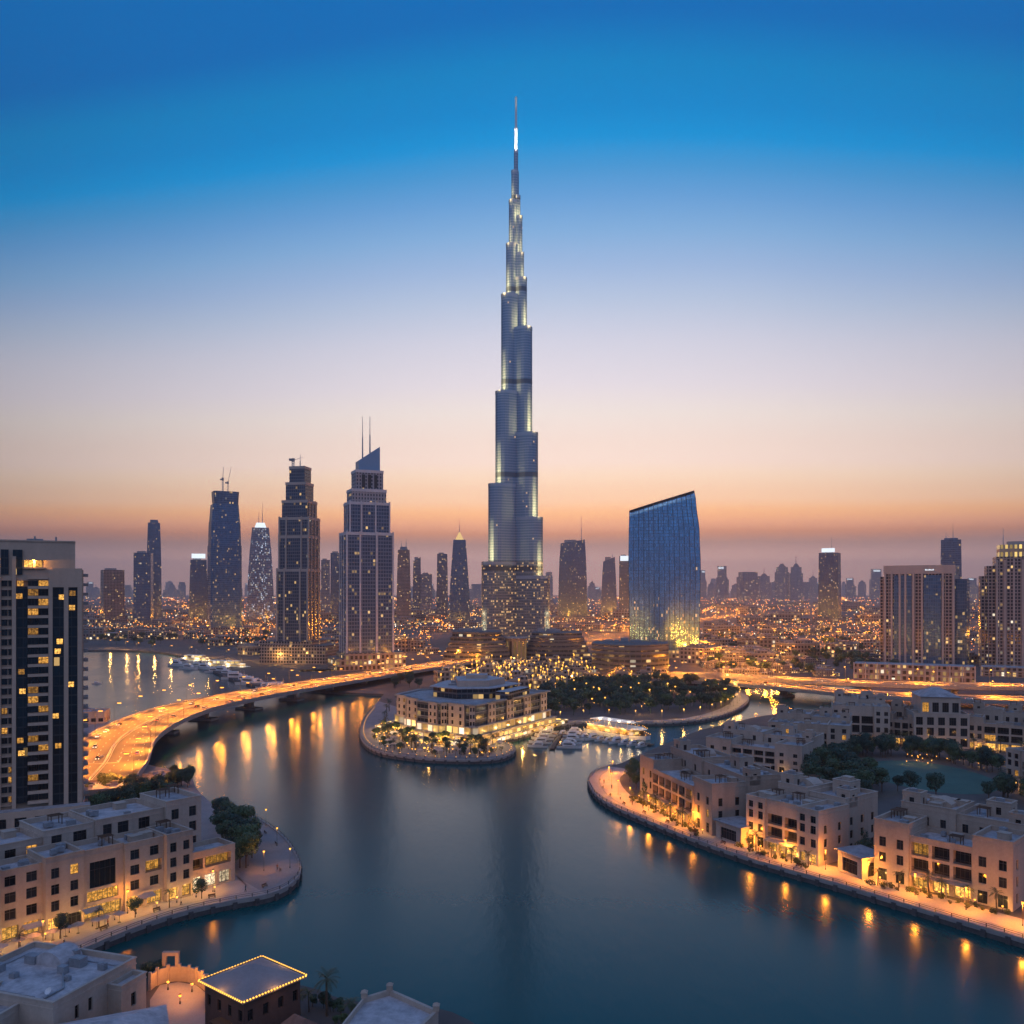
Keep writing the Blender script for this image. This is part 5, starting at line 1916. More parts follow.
FA['hotel'] = facade('hotel_bay_facade', (0.40, 0.37, 0.365), (0.03, 0.04, 0.05), 4.2, 4.0, 0.16, 0.3, 0.1, 0.09, es=1.1, lo_bias=(6, 0.2))
FA['hotel_arcade'] = facade('hotel_arcade_facade', (0.42, 0.33, 0.22), (0.2, 0.13, 0.05), 4.4, 4.6, 0.12, 0.10, 0.2, 0.85, es=1.7, litc=(1.0, 0.68, 0.22), white=0.3, cluster=0.2)
b = MB()
tz = [(x - 4.0, y - 1.0) for x, y in hotel_outline(0.30)]
b.prism(tz, 0, 1.9, 0, 1)
b.ring([(x - 4.0, y - 1.0) for x, y in hotel_outline(0.305)], [(x - 4.0, y - 1.0) for x, y in hotel_outline(0.285)], 1.91, 2.5)
b.build('garden_terrace', [FA['hotel_arcade'], M['paving_dark'], M['concrete']], hp)
for k in range(58):
    t_i = R.random()
    i_ = min(8, int(t_i * 9))
    g0, g1 = hotel_outline(R.uniform(0.14, 0.28))[i_], hotel_outline(R.uniform(0.14, 0.28))[i_ + 1]
    f_ = R.random()
    place_lamp(garden_lamp, (g0[0] + (g1[0] - g0[0]) * f_ - 3.5, g0[1] + (g1[1] - g0[1]) * f_ - 1, 3.9), 0, 'small golden lamp in the terrace garden of the waterfront hotel', 'terrace lamps of the waterfront hotel', 500 if k % 3 == 0 else 0, GOLD, 1.8, 0, 0.3, 1.5)
FA['hotel_glass'] = facade('hotel_dark_glass', (0.10, 0.105, 0.115), (0.025, 0.035, 0.045), 3.0, 3.7, 0.05, 0.22, 0.04, 0.10, es=0.9, metal=0.2, lo_bias=(10, 0.1))
ol = hotel_outline(0.10)
b = MB()
b.prism(ol, 0, 4.4, 0, 1)
b.build('arcade', [FA['hotel_arcade'], M['paving_dark']], hp)
b = MB()
b.prism(hotel_outline(0.045), 4.4, 8.6, 0, 1)
b.build('upper_arcade', [FA['hotel_arcade'], M['paving_dark']], hp)
b = MB()
b.ring(hotel_outline(0.115), hotel_outline(0.06), 4.41, 5.1)
b.ring(hotel_outline(0.06), hotel_outline(0.01), 8.61, 9.2)
b.build('terrace_parapet', M['concrete'], hp)
ol0 = hotel_outline(0.0)
b = MB()
b.prism(ol0, 8.61, 19.6, 0, 2)
b.ring(hotel_outline(0.045), hotel_outline(-0.04), 19.61, 20.4, 1)
b.ring(hotel_outline(0.012), hotel_outline(-0.02), 12.2, 12.6, 1)
b.ring(hotel_outline(0.012), hotel_outline(-0.02), 15.9, 16.3, 1)
b.build('main_block', [FA['hotel_glass'], M['concrete'], M['roof']], hp)
# alternate bays: pale solid bays standing proud of dark glass
for i in range(11):
    p, q_ = Vector(ol0[i]), Vector(ol0[(i + 1) % len(ol0)])
    n = max(1, int((q_ - p).length / 9))
    for k in range(n):
        if (i + k) % 2 == 0 and n > 1:
            continue
        a_, c_ = p.lerp(q_, (k + 0.12) / n), p.lerp(q_, (k + 0.88) / n)
        an = math.atan2(c_.y - a_.y, c_.x - a_.x)
        ll = (c_ - a_).length
        bb = MB()
        ops = [(ll * (j + 0.5) / 2, 9.6 + f * 3.6, min(1.5, ll / 2 - 0.5), 2.0, 0.3) for j in range(2) for f in range(3)]
        punched(bb, (a_.x + math.sin(an) * 1.0, a_.y - math.cos(an) * 1.0), an, ll, 8.7, 20.4, ops)
        nx, ny = math.sin(an), -math.cos(an)
        for e in (a_, c_):
            bb.face([(e.x, e.y, 8.7), (e.x + nx, e.y + ny, 8.7), (e.x + nx, e.y + ny, 20.4), (e.x, e.y, 20.4)])
            bb.face([(e.x + nx, e.y + ny, 8.7), (e.x, e.y, 8.7), (e.x, e.y, 20.4), (e.x + nx, e.y + ny, 20.4)])
        bb.face([(a_.x, a_.y, 20.4), (a_.x + nx, a_.y + ny, 20.4), (c_.x + nx, c_.y + ny, 20.4), (c_.x, c_.y, 20.4)])
        o = bb.build('projecting_bay', M['stucco_b'], hp)
        for (u, z, w, h, dd) in ops:
            inst(window_mesh(w, h, 'room' if R.random() < 0.12 else 'glass'), 'window', o, (a_.x + nx + math.cos(an) * u - nx * 0.29, a_.y + ny + math.sin(an) * u - ny * 0.29, z), an)
pent = [(-44, 492), (-30, 480), (-12, 482), (3, 506), (-18, 528), (-38, 520)]
b = MB()
b.prism(pent, 19.7, 25.4, 0, 1)
b.prism([(-30, 486), (-13, 487), (-4, 503), (-16, 520), (-33, 512)], 25.4, 29.0, 2, 1)
cc = Vector((sum(p[0] for p in pent) / 6, sum(p[1] for p in pent) / 6))
grow = lambda g: [((p[0] - cc.x) * g + cc.x, (p[1] - cc.y) * g + cc.y) for p in pent]
b.prism(grow(1.09), 25.1, 25.6, 1, 1, bottom=True)
b.prism([(-9, 478), (-2, 474), (10, 500), (4, 505)], 19.7, 24.0, 0, 1)
b.build('penthouse', [FA['hotel_glass'], M['roof_b'], M['stucco_b']], hp)
for k in range(12):
    b = MB()
    b.cbox(R.uniform(-34, -8), R.uniform(488, 512), R.uniform(2, 6), R.uniform(2, 5), 25.6, 25.6 + R.uniform(0.8, 2.2))
    b.build('roof_unit', M['unit'], hp)
b = MB()
b.cbox(-20, 502, 12, 9, 29.0, 31.2, 0, 1)
b.build('stair_head', [M['stucco_b'], M['roof_b']], hp)
for i in range(9):
    p = Vector(ol[i])
    c = Vector((-20, 490))
    o_ = (p - c).normalized()
    place_lamp(garden_lamp, (p.x + o_.x * 4, p.y + o_.y * 4, 2), 0, 'small golden lamp on the quay round the waterfront hotel', 'quay lamps round the waterfront hotel', 2000, GOLD, 2.4, 0, 0.3, 1.6)
    if i % 2 == 0:
        place_lamp(garden_lamp, (p.x + o_.x * 9, p.y + o_.y * 9, 2), 0, 'small golden lamp on the quay round the waterfront hotel', 'quay lamps round the waterfront hotel', 1800, GOLD, 2.4, 0, 0.3, 1.6)
for i in range(6):
    p = B.lerp(C_, (i + 0.5) / 6)
    place_lamp(garden_lamp, (p.x + 9, p.y - 5, 2), 0, 'small golden lamp on the quay round the waterfront hotel', 'quay lamps round the waterfront hotel', 2200, GOLD, 2.4, 0, 0.3, 1.6)

# ------------------------------------------------------------------ roofs at the foot of the picture
nh = thing('flat_roofed_house', 'cream house with white flat roof and domed skylight in the lower left corner', 'house', (-75.6, 145.0, 2), math.atan2(0.311, -0.95) - math.pi)
# local frame: x points right (away from camera side), wall to the right faces the courtyard
nh.rotation_euler = (0, 0, math.atan2(18, 5.9) - math.pi / 2)
volume(nh, -24, 0, 0, 19, 10.2, [(4, 5.6, 1.4, 2.0, 'glass'), (12, 5.6, 1.4, 2.0, 'glass')], [(5.0, 5.4, 0.9, 2.3, 'glass'), (8.0, 5.4, 0.9, 2.3, 'glass'), (14.5, 2.4, 1.6, 2.6, 'glass')], (), 'stucco_b', 'roof_b', units=0, parapet=0.8)
volume(nh, 0.01, 3.0, 12.0, 18.2, 8.2, (), [(3, 3.6, 1.2, 2.4, 'glass')], (), 'stucco_b', 'roof_b', units=0, parapet=0.6)
b = MB()
for k in range(10):
    a0, a1 = math.pi * k / 10, math.pi * (k + 1) / 10
    r_ = 3.2
    for (y0, y1) in ((12.5, 17.5),):
        b.face([(-14 - r_ * math.cos(a1), y0, 9.4 + r_ * 0.8 * math.sin(a1)), (-14 - r_ * math.cos(a0), y0, 9.4 + r_ * 0.8 * math.sin(a0)), (-14 - r_ * math.cos(a0), y1, 9.4 + r_ * 0.8 * math.sin(a0)), (-14 - r_ * math.cos(a1), y1, 9.4 + r_ * 0.8 * math.sin(a1))][::-1])
        b.face([(-14, y0, 9.4), (-14 - r_ * math.cos(a1), y0, 9.4 + r_ * 0.8 * math.sin(a1)), (-14 - r_ * math.cos(a0), y0, 9.4 + r_ * 0.8 * math.sin(a0))])
        b.face([(-14, y1, 9.4), (-14 - r_ * math.cos(a0), y1, 9.4 + r_ * 0.8 * math.sin(a0)), (-14 - r_ * math.cos(a1), y1, 9.4 + r_ * 0.8 * math.sin(a1))])
b.build('barrel_skylight', M['roof_b'], nh)
for (x, y, w, d_, h_) in ((-9, 14.5, 2.6, 1.8, 1.6), (-9.2, 11.2, 1.6, 1.2, 1.3), (-18, 13, 2.4, 1.8, 1.5), (-11.5, 16.4, 1.4, 1.0, 1.9)):
    b = MB()
    b.cbox(x, y, w, d_, 9.4, 9.4 + h_)
    b.build('roof_unit', M['unit'], nh)
def dish(x, y, z, r, root):
    q = MB()
    q.tube((x, y, z), (x, y, z + 0.8), 0.05)
    q.M = Matrix.Translation((x, y, z + 0.9)) @ Matrix.Rotation(0.8, 4, 'X')
    q.lathe([(0.0, 0.0), (r * 0.6, 0.08), (r, 0.26), (r * 1.02, 0.27), (r * 0.6, 0.12), (0.0, 0.04)], 10, smooth=False, cap=False)
    q.build('satellite_dish', M['white'], root)
for (x, y, r) in ((-4, 3, 0.6), (-20, 4, 0.7), (-17.5, 3.2, 0.5)):
    dish(x, y, 9.4, r, nh)
for (x, y, w, d_, h_) in ((-3.5, 14.5, 1.4, 1.0, 1.2), (-21, 8, 2.2, 1.6, 1.4), (-16, 7, 1.2, 1.2, 0.9), (-6, 9, 1.0, 0.8, 0.8)):
    q = MB()
    q.cbox(x, y, w, d_, 9.4, 9.4 + h_)
    q.lathe([(min(w, d_) * 0.35, 9.4 + h_), (min(w, d_) * 0.35, 9.55 + h_)], 8, x, y)
    q.build('roof_unit', M['unit'], nh)
q = MB()
q.tube((-22, 2, 9.55), (-6, 2, 9.55), 0.09)
q.tube((-22, 2, 9.55), (-22, 16, 9.55), 0.09)
q.tube((-9, 16.5, 9.5), (-2, 16.5, 9.5), 0.12)
q.build('pipe', M['unit'], nh)
b = MB()
b.tube((-10, 12, 9.6), (-4, 6, 9.6), 0.18)
b.tube((-4, 6, 9.6), (-4, 2, 9.6), 0.18)
b.build('pipe', M['unit'], nh)

n2 = thing('flat_roofed_house', 'low cream house cut by the lower left corner of the view', 'house', (-96.5, 141, 2), -0.25)
volume(n2, -16, 12, 0, 20, 9.0, (), [(6, 4.5, 0.9, 2.2, 'glass'), (13, 4.5, 0.9, 2.2, 'glass')], (), 'stucco_b', 'roof', units=5, parapet=0.7)
n3 = thing('flat_roofed_house', 'white roofed house at the bottom left of the brown pavilion', 'house', (-64.5, 132, 2), 0.42)
volume(n3, -12, 12, 0, 16, 6.4, (), (), (), 'stucco_b', 'roof_b', units=0, parapet=0.3)
b = MB()
b.prism([(-12.6, -0.6), (12.6, -0.6), (12.6, 16.6), (-12.6, 16.6)], 6.63, 9.2, poly2=[(-5, 7), (5, 7), (5, 9), (-5, 9)], bottom=True)
b.build('hipped_roof', M['roof_b'], n3)

# courtyard wall beside the pavilion, lit orange
cw_t = thing('courtyard_wall', 'curved cream courtyard wall with an arched gate glowing orange', 'wall')
path = catmull([P(150, 990, 2), P(160, 984, 2), P(178, 981, 2), P(196, 984, 2), P(208, 994, 2), P(207, 1010, 2)], 6)
b = MB()
o_, i_ = side_offsets(path, -0.2), side_offsets(path, 0.2)
for k in range(len(path) - 1):
    for (p, q_) in ((o_[k], o_[k + 1]), (i_[k + 1], i_[k])):
        b.face([(p.x, p.y, 2), (q_.x, q_.y, 2), (q_.x, q_.y, 5.0), (p.x, p.y, 5.0)][::-1])
    b.face([(o_[k].x, o_[k].y, 5.0), (i_[k].x, i_[k].y, 5.0), (i_[k + 1].x, i_[k + 1].y, 5.0), (o_[k + 1].x, o_[k + 1].y, 5.0)][::-1])
b.build('wall', M['stucco'], cw_t)
b = MB()
for (p, a_) in walk(path, 2.2):
    b.cbox(p.x, p.y, 0.55, 0.55, 2, 5.5)
b.build('post', M['stucco'], cw_t)
b = MB()
g = P(171, 980, 2)
b.cbox(g.x - 1.3, g.y, 0.7, 0.8, 2, 7.0)
b.cbox(g.x + 1.3, g.y, 0.7, 0.8, 2, 7.0)
b.box(g.x - 1.65, g.x + 1.65, g.y - 0.42, g.y + 0.42, 7.0, 7.7)
b.build('gate', M['stucco'], cw_t)
m = MB()
cpts = [P(150, 1000), P(160, 985), P(178, 982), P(196, 985), P(207, 994), P(206, 1030), P(150, 1040)]
m.poly([(p.x, p.y, 2.02) for p in cpts])
tag(up(m).build('courtyard', M['paving']), kind='structure')
for q_ in ((168, 990), (192, 992), (180, 1004)):
    p = P(*q_)
    place_lamp(garden_lamp, p, 0, 'small lamp in the orange lit courtyard', 'courtyard lamps', 600, SODIUM, 2.6, 0, 0.25, 1.2)

# brown pavilion with the string of lights round its roof
pv = thing('roof_pavilion', 'dark brown square pavilion, grey pyramid roof edged with golden lights', 'pavilion', (-46.7, 158.6, 2), math.atan2(-8.0, 10.0))
s = 6.3
eave = 8.0
ops = [(s * 2 * (i + 0.5) / 4 - 0.3, 4.2, 1.1, 2.0, 'glass') for i in range(4)]
volume(pv, -s + 0.4, s - 0.4, -s + 0.4, s - 0.4, eave - 0.3, ops, ops, (), 'brown_wall', 'roof', units=0, parapet=0.2, coping=False)
b = MB()
b.prism([(-s - 0.35, -s - 0.35), (s + 0.35, -s - 0.35), (s + 0.35, s + 0.35), (-s - 0.35, s + 0.35)], eave, eave + 0.35, 0, bottom=True, top=False)
q = [(-s - 0.35, -s - 0.35), (s + 0.35, -s - 0.35), (s + 0.35, s + 0.35), (-s - 0.35, s + 0.35)]
for i in range(4):
    b.face([(*q[i], eave + 0.35), (*q[(i + 1) % 4], eave + 0.35), (0, 0, eave + 3.1)])
roofp = b.build('pyramid_roof', rough_mat('brown_grey_roof', (0.30, 0.255, 0.25), 0.15, 0.3, 0.9, 0.1, 2.0), pv)
b = MB()
e = s + 0.4
for i in range(4):
    a_, c_ = Vector((*q[i], 0)), Vector((*q[(i + 1) % 4], 0))
    n = 22
    for k in range(n):
        p = a_.lerp(c_, (k + 0.5) / n) * 1.02
        b.M = Matrix.Translation((p.x, p.y, eave + 0.45))
        b.lathe([(0.0, -0.2), (0.17, -0.06), (0.17, 0.08), (0.0, 0.22)], 6, smooth=False)
b.M = None
b.build('string_lights', M['string'], roofp)
b = MB()
for i in range(4):
    a_, c_ = Vector((*q[i], eave + 0.42)), Vector((*q[(i + 1) % 4], eave + 0.42))
    b.tube(a_ * 1.0, c_ * 1.0, 0.09, n=5)
b.build('light_cable', M['frame'], roofp)
for i in range(4):
    p = (Vector((*q[i], 0)) + Vector((*q[(i + 1) % 4], 0))) / 2 * 1.08
    light(110, GOLD, 0.4, pv, (p.x, p.y, eave + 0.9))
b = MB()
b.box(-1.2, 5.4, -s - 1.9, -s + 0.38, 3.2, 3.4)
b.build('awning', M['wood'], pv)

# small castle-like roof at the bottom
ct = thing('turret_house', 'small cream house with corner posts on its parapet at the bottom centre', 'house', (-24, 146, 2), 0)
poly = [(-5.5, -9), (6.5, -9), (11.5, 3.5), (2.2, 11.5), (-2.0, 8.5)]
b = MB()
b.prism(poly, 0, 6.0, 0, 1, top=False)
cxy = (1.5, 1)
inn_ = [((x - cxy[0]) * 0.93 + cxy[0], (y - cxy[1]) * 0.93 + cxy[1]) for x, y in poly]
b.ring(poly, inn_, 6.01, 7.0)
b.build('wall', M['stucco_b'], ct)
b = MB()
b.poly([(x, y, 6.1) for x, y in inn_])
up(b).build('roof', M['roof_b'], ct)
for (x, y) in poly:
    b = MB()
    x, y = (x - cxy[0]) * 0.965 + cxy[0], (y - cxy[1]) * 0.965 + cxy[1]
    b.cbox(x, y, 1.0, 1.0, 7.0, 7.9)
    b.prism(rect(1.2, 1.2, x, y), 7.9, 8.3, poly2=rect(0.2, 0.2, x, y), bottom=True)
    b.build('corner_post', M['stucco'], ct)
kk_ = thing('tiled_hut', 'small hut with a red brown tiled roof right of the brown pavilion', 'hut', (-36.5, 151, 2), -0.65)
volume(kk_, -2.4, 2.4, -2, 2, 3.4, [(2.4, 0.6, 2.2, 2.0, 'room')], [(2, 0.6, 1.6, 2.0, 'glass')], (), 'stucco', 'roof', units=0, parapet=0.2, coping=False)
b = MB()
b.prism([(-3, -2.6), (3, -2.6), (3, 2.6), (-3, 2.6)], 3.42, 5.2, poly2=[(-1.4, -0.2), (1.4, -0.2), (1.4, 0.2), (-1.4, 0.2)], bottom=True)
b.build('tiled_roof', rough_mat('clay_tiles', (0.22, 0.11, 0.08), 0.3, 0.8, 0.9, 0.3, 5.0), kk_)

def parasol(loc, label, group):
    t = thing('parasol', label, 'parasol', loc, 0, group)
    b = MB()
    b.tube((0, 0, 0), (0, 0, 2.6), 0.04)
    b.cbox(0, 0, 0.6, 0.6, 0, 0.1)
    b.build('pole', M['metal'], t)
    b = MB()
    b.lathe([(1.5, 2.1), (0.0, 2.75)], 8, smooth=False)
    b.build('canopy', M['stucco_b'], t)
    return t


def inside(x, y, poly):
    c = False
    for i in range(len(poly)):
        a, b = poly[i], poly[i - 1]
        if (a.y > y) != (b.y > y) and x < (b.x - a.x) * (y - a.y) / (b.y - a.y) + a.x:
            c = not c
    return c


# ------------------------------------------------------------------ trees
def blob_crown(b, n, rx, rz, cz, size, rnd, lobes=6):
    cs = []
    for k in range(lobes):
        a = rnd.uniform(0, 2 * math.pi)
        rr = rnd.uniform(0.15, 0.62) * rx
        cs.append((rr * math.cos(a), rr * math.sin(a), cz + rnd.uniform(-0.5, 0.6) * rz, rnd.uniform(0.4, 0.62)))
    cs.append((0, 0, cz + rz * 0.35, 0.6))
    for i in range(n):
        x0, y0, z0, f = rnd.choice(cs)
        u = Vector((rnd.gauss(0, 1), rnd.gauss(0, 1), rnd.gauss(0, 1))).normalized()
        rr = rnd.uniform(0.55, 1.05) ** 0.6
        p = Vector((x0, y0, z0)) + Vector((u.x * rx * f, u.y * rx * f, u.z * rz * f)) * rr
        nrm = (u + Vector((rnd.gauss(0, 0.5), rnd.gauss(0, 0.5), rnd.gauss(0.3, 0.5)))).normalized()
        t = nrm.orthogonal().normalized()
        t.rotate(Matrix.Rotation(rnd.uniform(0, 6.28), 3, nrm))
        s = nrm.cross(t)
        l, w = size * rnd.uniform(0.6, 1.3), size * rnd.uniform(0.35, 0.6)
        b.face([p - t * l, p - s * w, p + t * l, p + s * w])


def trunk_mesh(b, h, r, rnd, limbs=4, spread=1.6):
    b.tube((0, 0, 0), (0.05, 0, h * 0.55), r, r * 0.75, 6)
    for k in range(limbs):
        a = 2 * math.pi * k / limbs + rnd.uniform(-0.4, 0.4)
        b.tube((0.03, 0, h * rnd.uniform(0.38, 0.54)), (spread * math.cos(a), spread * math.sin(a), h * rnd.uniform(0.8, 1.05)), r * 0.5, r * 0.2, 5)


def tree_proto(name, label, n, rx, rz, h, size, seed, group):
    rnd = random.Random(seed)
    t = thing(name, label, 'tree', (0, 0, -50), 0, group)
    b = MB()
    blob_crown(b, n, rx, rz, h * 0.62 + rz * 0.2, size, rnd)
    b.build('crown', M['leaf'], t)
    b = MB()
    trunk_mesh(b, h * 0.72, 0.2, rnd, 4, rx * 0.5)
    b.build('trunk', M['bark'], t)
    return t


def palm_proto(name, label, h, n, fl, seed, group):
    rnd = random.Random(seed)
    t = thing(name, label, 'palm', (0, 0, -50), 0, group)
    b = MB()
    px_, k = Vector((0, 0, 0)), 8
    for i in range(k):
        q = Vector((0.25 * math.sin(i / k * 1.5), 0.1 * math.sin(i / k * 2), h * (i + 1) / k))
        b.tube(px_, q, 0.24 - 0.08 * i / k, 0.26 - 0.08 * (i + 1) / k, 7)
        px_ = q
    b.build('trunk', M['bark'], t)
    b = MB()
    for i in range(n):
        a = 2.4 * i + rnd.uniform(-0.2, 0.2)
        el = rnd.uniform(-0.35, 1.15)
        pts = []
        d = Vector((math.cos(a) * math.cos(el), math.sin(a) * math.cos(el), math.sin(el)))
        p = px_.copy()
        for s in range(8):
            pts.append(p.copy())
            p = p + d * fl / 7
            d = (d + Vector((0, 0, -0.20))).normalized()
        side = Vector((-math.sin(a), math.cos(a), 0))
        for s in range(7):
            w = fl * 0.21 * math.sin(math.pi * (s + 0.6) / 8.2)
            for sg in (-1, 1):
                for j in range(2):
                    c = pts[s].lerp(pts[s + 1], j / 2)
                    e = pts[s].lerp(pts[s + 1], j / 2 + 0.32)
                    dirv = (pts[s + 1] - pts[s]).normalized()
                    tip = c + side * sg * w + dirv * w * 0.7 + Vector((0, 0, -0.35 * w))
                    b.face([c, e, tip])
    b.build('crown', M['leaf_palm'], t)
    return t


def shrub_mesh(seed, n=90):
    rnd = random.Random(seed)
    b = MB()
    blob_crown(b, n, 1.0, 0.75, 0.65, 0.26, rnd, 4)
    b.tube((0, 0, 0), (0, 0, 0.6), 0.06, n=4)
    return b.mesh('shrub', M['leaf_shrub'])


big_tree = [tree_proto('leafy_tree', 'round dark green tree beside the sandy buildings', 1500, 3.6, 3.0, 8.0, 0.36, 3 + k, 'trees among the villas') for k in range(3)]
PLACED = set()


def put_tree(protos, loc, label, group, scale=None):
    pr = R.choice(protos)
    sc = scale or R.uniform(0.75, 1.25)
    rz = R.uniform(0, 6.28)
    if pr.name not in PLACED:
        PLACED.add(pr.name)
        pr.location, pr.rotation_euler, pr.scale = loc, (0, 0, rz), (sc,) * 3
        pr['label'], pr['group'] = label, group
        return pr
    return dup(pr, loc, rz, label, group, sc)


# trees round the lawn, behind the villas
LAWN_T = 'dark green tree in the garden around the lawn'
cl = P(928, 776)
for k in range(130):
    a = R.uniform(0, 2 * math.pi)
    x, y = cl.x + 30 * math.cos(a) * R.uniform(0.98, 1.5), cl.y + 42 * math.sin(a) * R.uniform(0.95, 1.28)
    if y > cl.y + 58 or x < cl.x - 46 or (y < cl.y - 30 and k % 3):
        continue
    put_tree(big_tree, (x, y, 2), LAWN_T, 'trees around the lawn')
for k in range(26):
    p = P(R.uniform(800, 868), R.uniform(772, 800))
    put_tree(big_tree, (p.x, p.y, 2), LAWN_T, 'trees around the lawn')
for (a, b_) in ((846, 826), (852, 838), (858, 850), (866, 862), (850, 815), (862, 826), (868, 840), (845, 805)):
    p = P(a, b_)
    put_tree(big_tree, (p.x, p.y, 2), 'tree squeezed in the gap between two promenade villas', 'trees in the gap right of the middle villa', 0.8)
for (a, b_) in ((630, 782), (636, 790), (642, 779), (648, 800), (634, 775)):
    p = P(a, b_)
    put_tree(big_tree, (p.x, p.y, 2), 'tree at the left corner of the bend villa', 'trees at the corner of the bend villa', 0.85)
# left bank
for (a, b_) in ((222, 842), (228, 838), (236, 846), (244, 852), (226, 850), (238, 858), (232, 866), (246, 862), (224, 832), (230, 872), (240, 868), (220, 822), (250, 850), (244, 840), (236, 832), (252, 858), (228, 826), (246, 868)):
    p = P(a, b_)
    put_tree(big_tree, (p.x, p.y, 2), 'dark tree behind the plaza at the right end of the long building', 'trees beside the round plaza', R.uniform(0.95, 1.35))
for k in range(30):
    p = P(R.uniform(90, 168), R.uniform(797, 826))
    put_tree(big_tree, (p.x, p.y, 2), 'dark tree in the court behind the long building', 'trees behind the long building', R.uniform(0.8, 1.1))
for k in range(8):
    p = P(R.uniform(166, 192), R.uniform(778, 790))
    put_tree(big_tree, (p.x, p.y, 2), 'dark tree at the tip of the bank below the bridge', 'trees at the tip of the left bank', R.uniform(0.6, 0.9))
for k in range(10):
    p = P(R.uniform(392, 432), R.uniform(683, 690))
    put_tree(big_tree, (p.x, p.y, 2), 'dark tree in the clump left of the waterfront hotel', 'trees between bridge and hotel', R.uniform(0.9, 1.4))
for k in range(6):
    p = P(142 + k * 3.5, 984 - k * 0.8)
    put_tree(big_tree, (p.x, p.y, 2), 'small tree on the bank below the courtyard', 'trees on the bank by the courtyard', R.uniform(0.35, 0.55))

# promenade palms and shrubs
palms = [palm_proto('date_palm', 'feathery date palm by the brown pavilion', 6.4, 26, 2.7, 5 + k, 'date palms') for k in range(2)]
p = P(327, 1016)
put_tree([palms[0]], (p.x, p.y, 2), 'feathery date palm right of the brown pavilion', 'date palms by the pavilion', 1.05)
for k in range(14):
    p = P(R.uniform(300, 352), R.uniform(1004, 1030))
    put_tree(big_tree, (p.x, p.y, 2), 'small bushy tree between the brown pavilion and the turret house', 'bushy trees by the pavilion', R.uniform(0.22, 0.42))
for (a, b_, s) in ((300, 1015, 0.6), (309, 1012, 0.55), (352, 1030, 0.75)):
    p = P(a, b_)
    put_tree(palms, (p.x, p.y, 2), 'short palm between the brown pavilion and the turret house', 'short palms by the pavilion', s)
for (t, pa, an, L) in VILLAS[:3]:
    n = int(L / 5.0)
    for i in range(n):
        u = L * (i + R.uniform(0.2, 0.8)) / n
        o_ = -R.uniform(3.0, 5.0)
        x, y = pa[0] + math.cos(an) * u - math.sin(an) * o_, pa[1] + math.sin(an) * u + math.cos(an) * o_
        put_tree(palms, (x, y, 2), 'palm in the planting strip before a promenade villa', 'palms before the promenade villas', R.uniform(0.5, 0.85))
for (t, pa, an, L) in VILLAS[6:9]:
    for i in range(5):
        u = L * (i + R.uniform(0.2, 0.8)) / 5
        x, y = pa[0] + math.cos(an) * u + math.sin(an) * 6, pa[1] + math.sin(an) * u - math.cos(an) * 6
        put_tree(palms, (x, y, 2), 'palm among garden lamps behind the lawn', 'palms behind the lawn', R.uniform(0.8, 1.1))
for i in range(7):
    u = -56 + i * 8.6
    x, y = O[0] + math.cos(ea) * u + math.sin(ea) * 6.0, O[1] + math.sin(ea) * u - math.cos(ea) * 6.0
    put_tree(palms if i % 2 else big_tree, (x, y, 2), 'street tree before the shops of the long building', 'trees before the left shops', R.uniform(0.55, 0.75))
for i in range(26):
    k = 4 + int(i * 1.9)
    p = side_offsets(COAST_ISLAND, -14)[min(k, 56)]
    put_tree(palms, (p.x + R.uniform(-3, 3), p.y + R.uniform(-3, 3), 2), 'palm on the terraces round the waterfront hotel', 'palms round the hotel', R.uniform(0.9, 1.2))
for k in range(46):
    i_ = min(8, int(R.random() * 9))
    g0 = hotel_outline(R.uniform(0.13, 0.28))[i_]
    put_tree(big_tree, (g0[0] - 3.5 + R.uniform(-3, 3), g0[1] - 1 + R.uniform(-2, 2), 3.9), 'small tree in the terrace garden of the waterfront hotel', 'trees on the hotel terrace', R.uniform(0.3, 0.55))
QY = [Vector((p.x, p.y, 2)) for p in side_offsets(COAST_ISLAND, -5.0)[4:60]]
HO = [Vector((x - 3.0, y - 1.0, 0)) for x, y in hotel_outline(0.30)]
k = 0
while k < 150:
    x, y = R.uniform(-95, 20), R.uniform(410, 560)
    if not inside(x, y, QY) or inside(x, y, HO) or y > 500 + (x + 60) * 0.3:
        continue
    if k % 5 < 2:
        put_tree(big_tree if k % 2 else palms, (x, y, 2), 'small tree on the quay before the waterfront hotel', 'trees on the hotel quay', R.uniform(0.35, 0.6))
    elif k % 5 < 4:
        place_lamp(garden_lamp, (x, y, 2.03), 0, 'small golden lamp on the quay before the waterfront hotel', 'quay lamps before the waterfront hotel', 420 if k % 3 == 0 else 0, GOLD, 1.8, 0, 0.3, 1.4)
    else:
        if 'pq' not in globals():
            pq = parasol((x, y, 2.03), 'cream parasol on the quay before the waterfront hotel', 'parasols on the hotel quay')
        else:
            dup(pq, (x, y, 2.03), 0, None, None, R.uniform(1.0, 1.4))
    k += 1
SHR = [shrub_mesh(40 + k) for k in range(3)]
for (t, pa, an, L) in VILLAS[:3]:
    n = int(L / 1.5)
    for i in range(n):
        u = L * (i + R.random()) / n
        o_ = -R.uniform(2.2, 5.6)
        x, y = pa[0] + math.cos(an) * u - math.sin(an) * o_, pa[1] + math.sin(an) * u + math.cos(an) * o_
        tag(inst(R.choice(SHR), 'shrub', None, (x, y, 2), R.uniform(0, 6), R.uniform(0.6, 1.25)), 'low green shrub in the strip before the promenade villas', 'shrub', 'shrubs before the promenade villas')

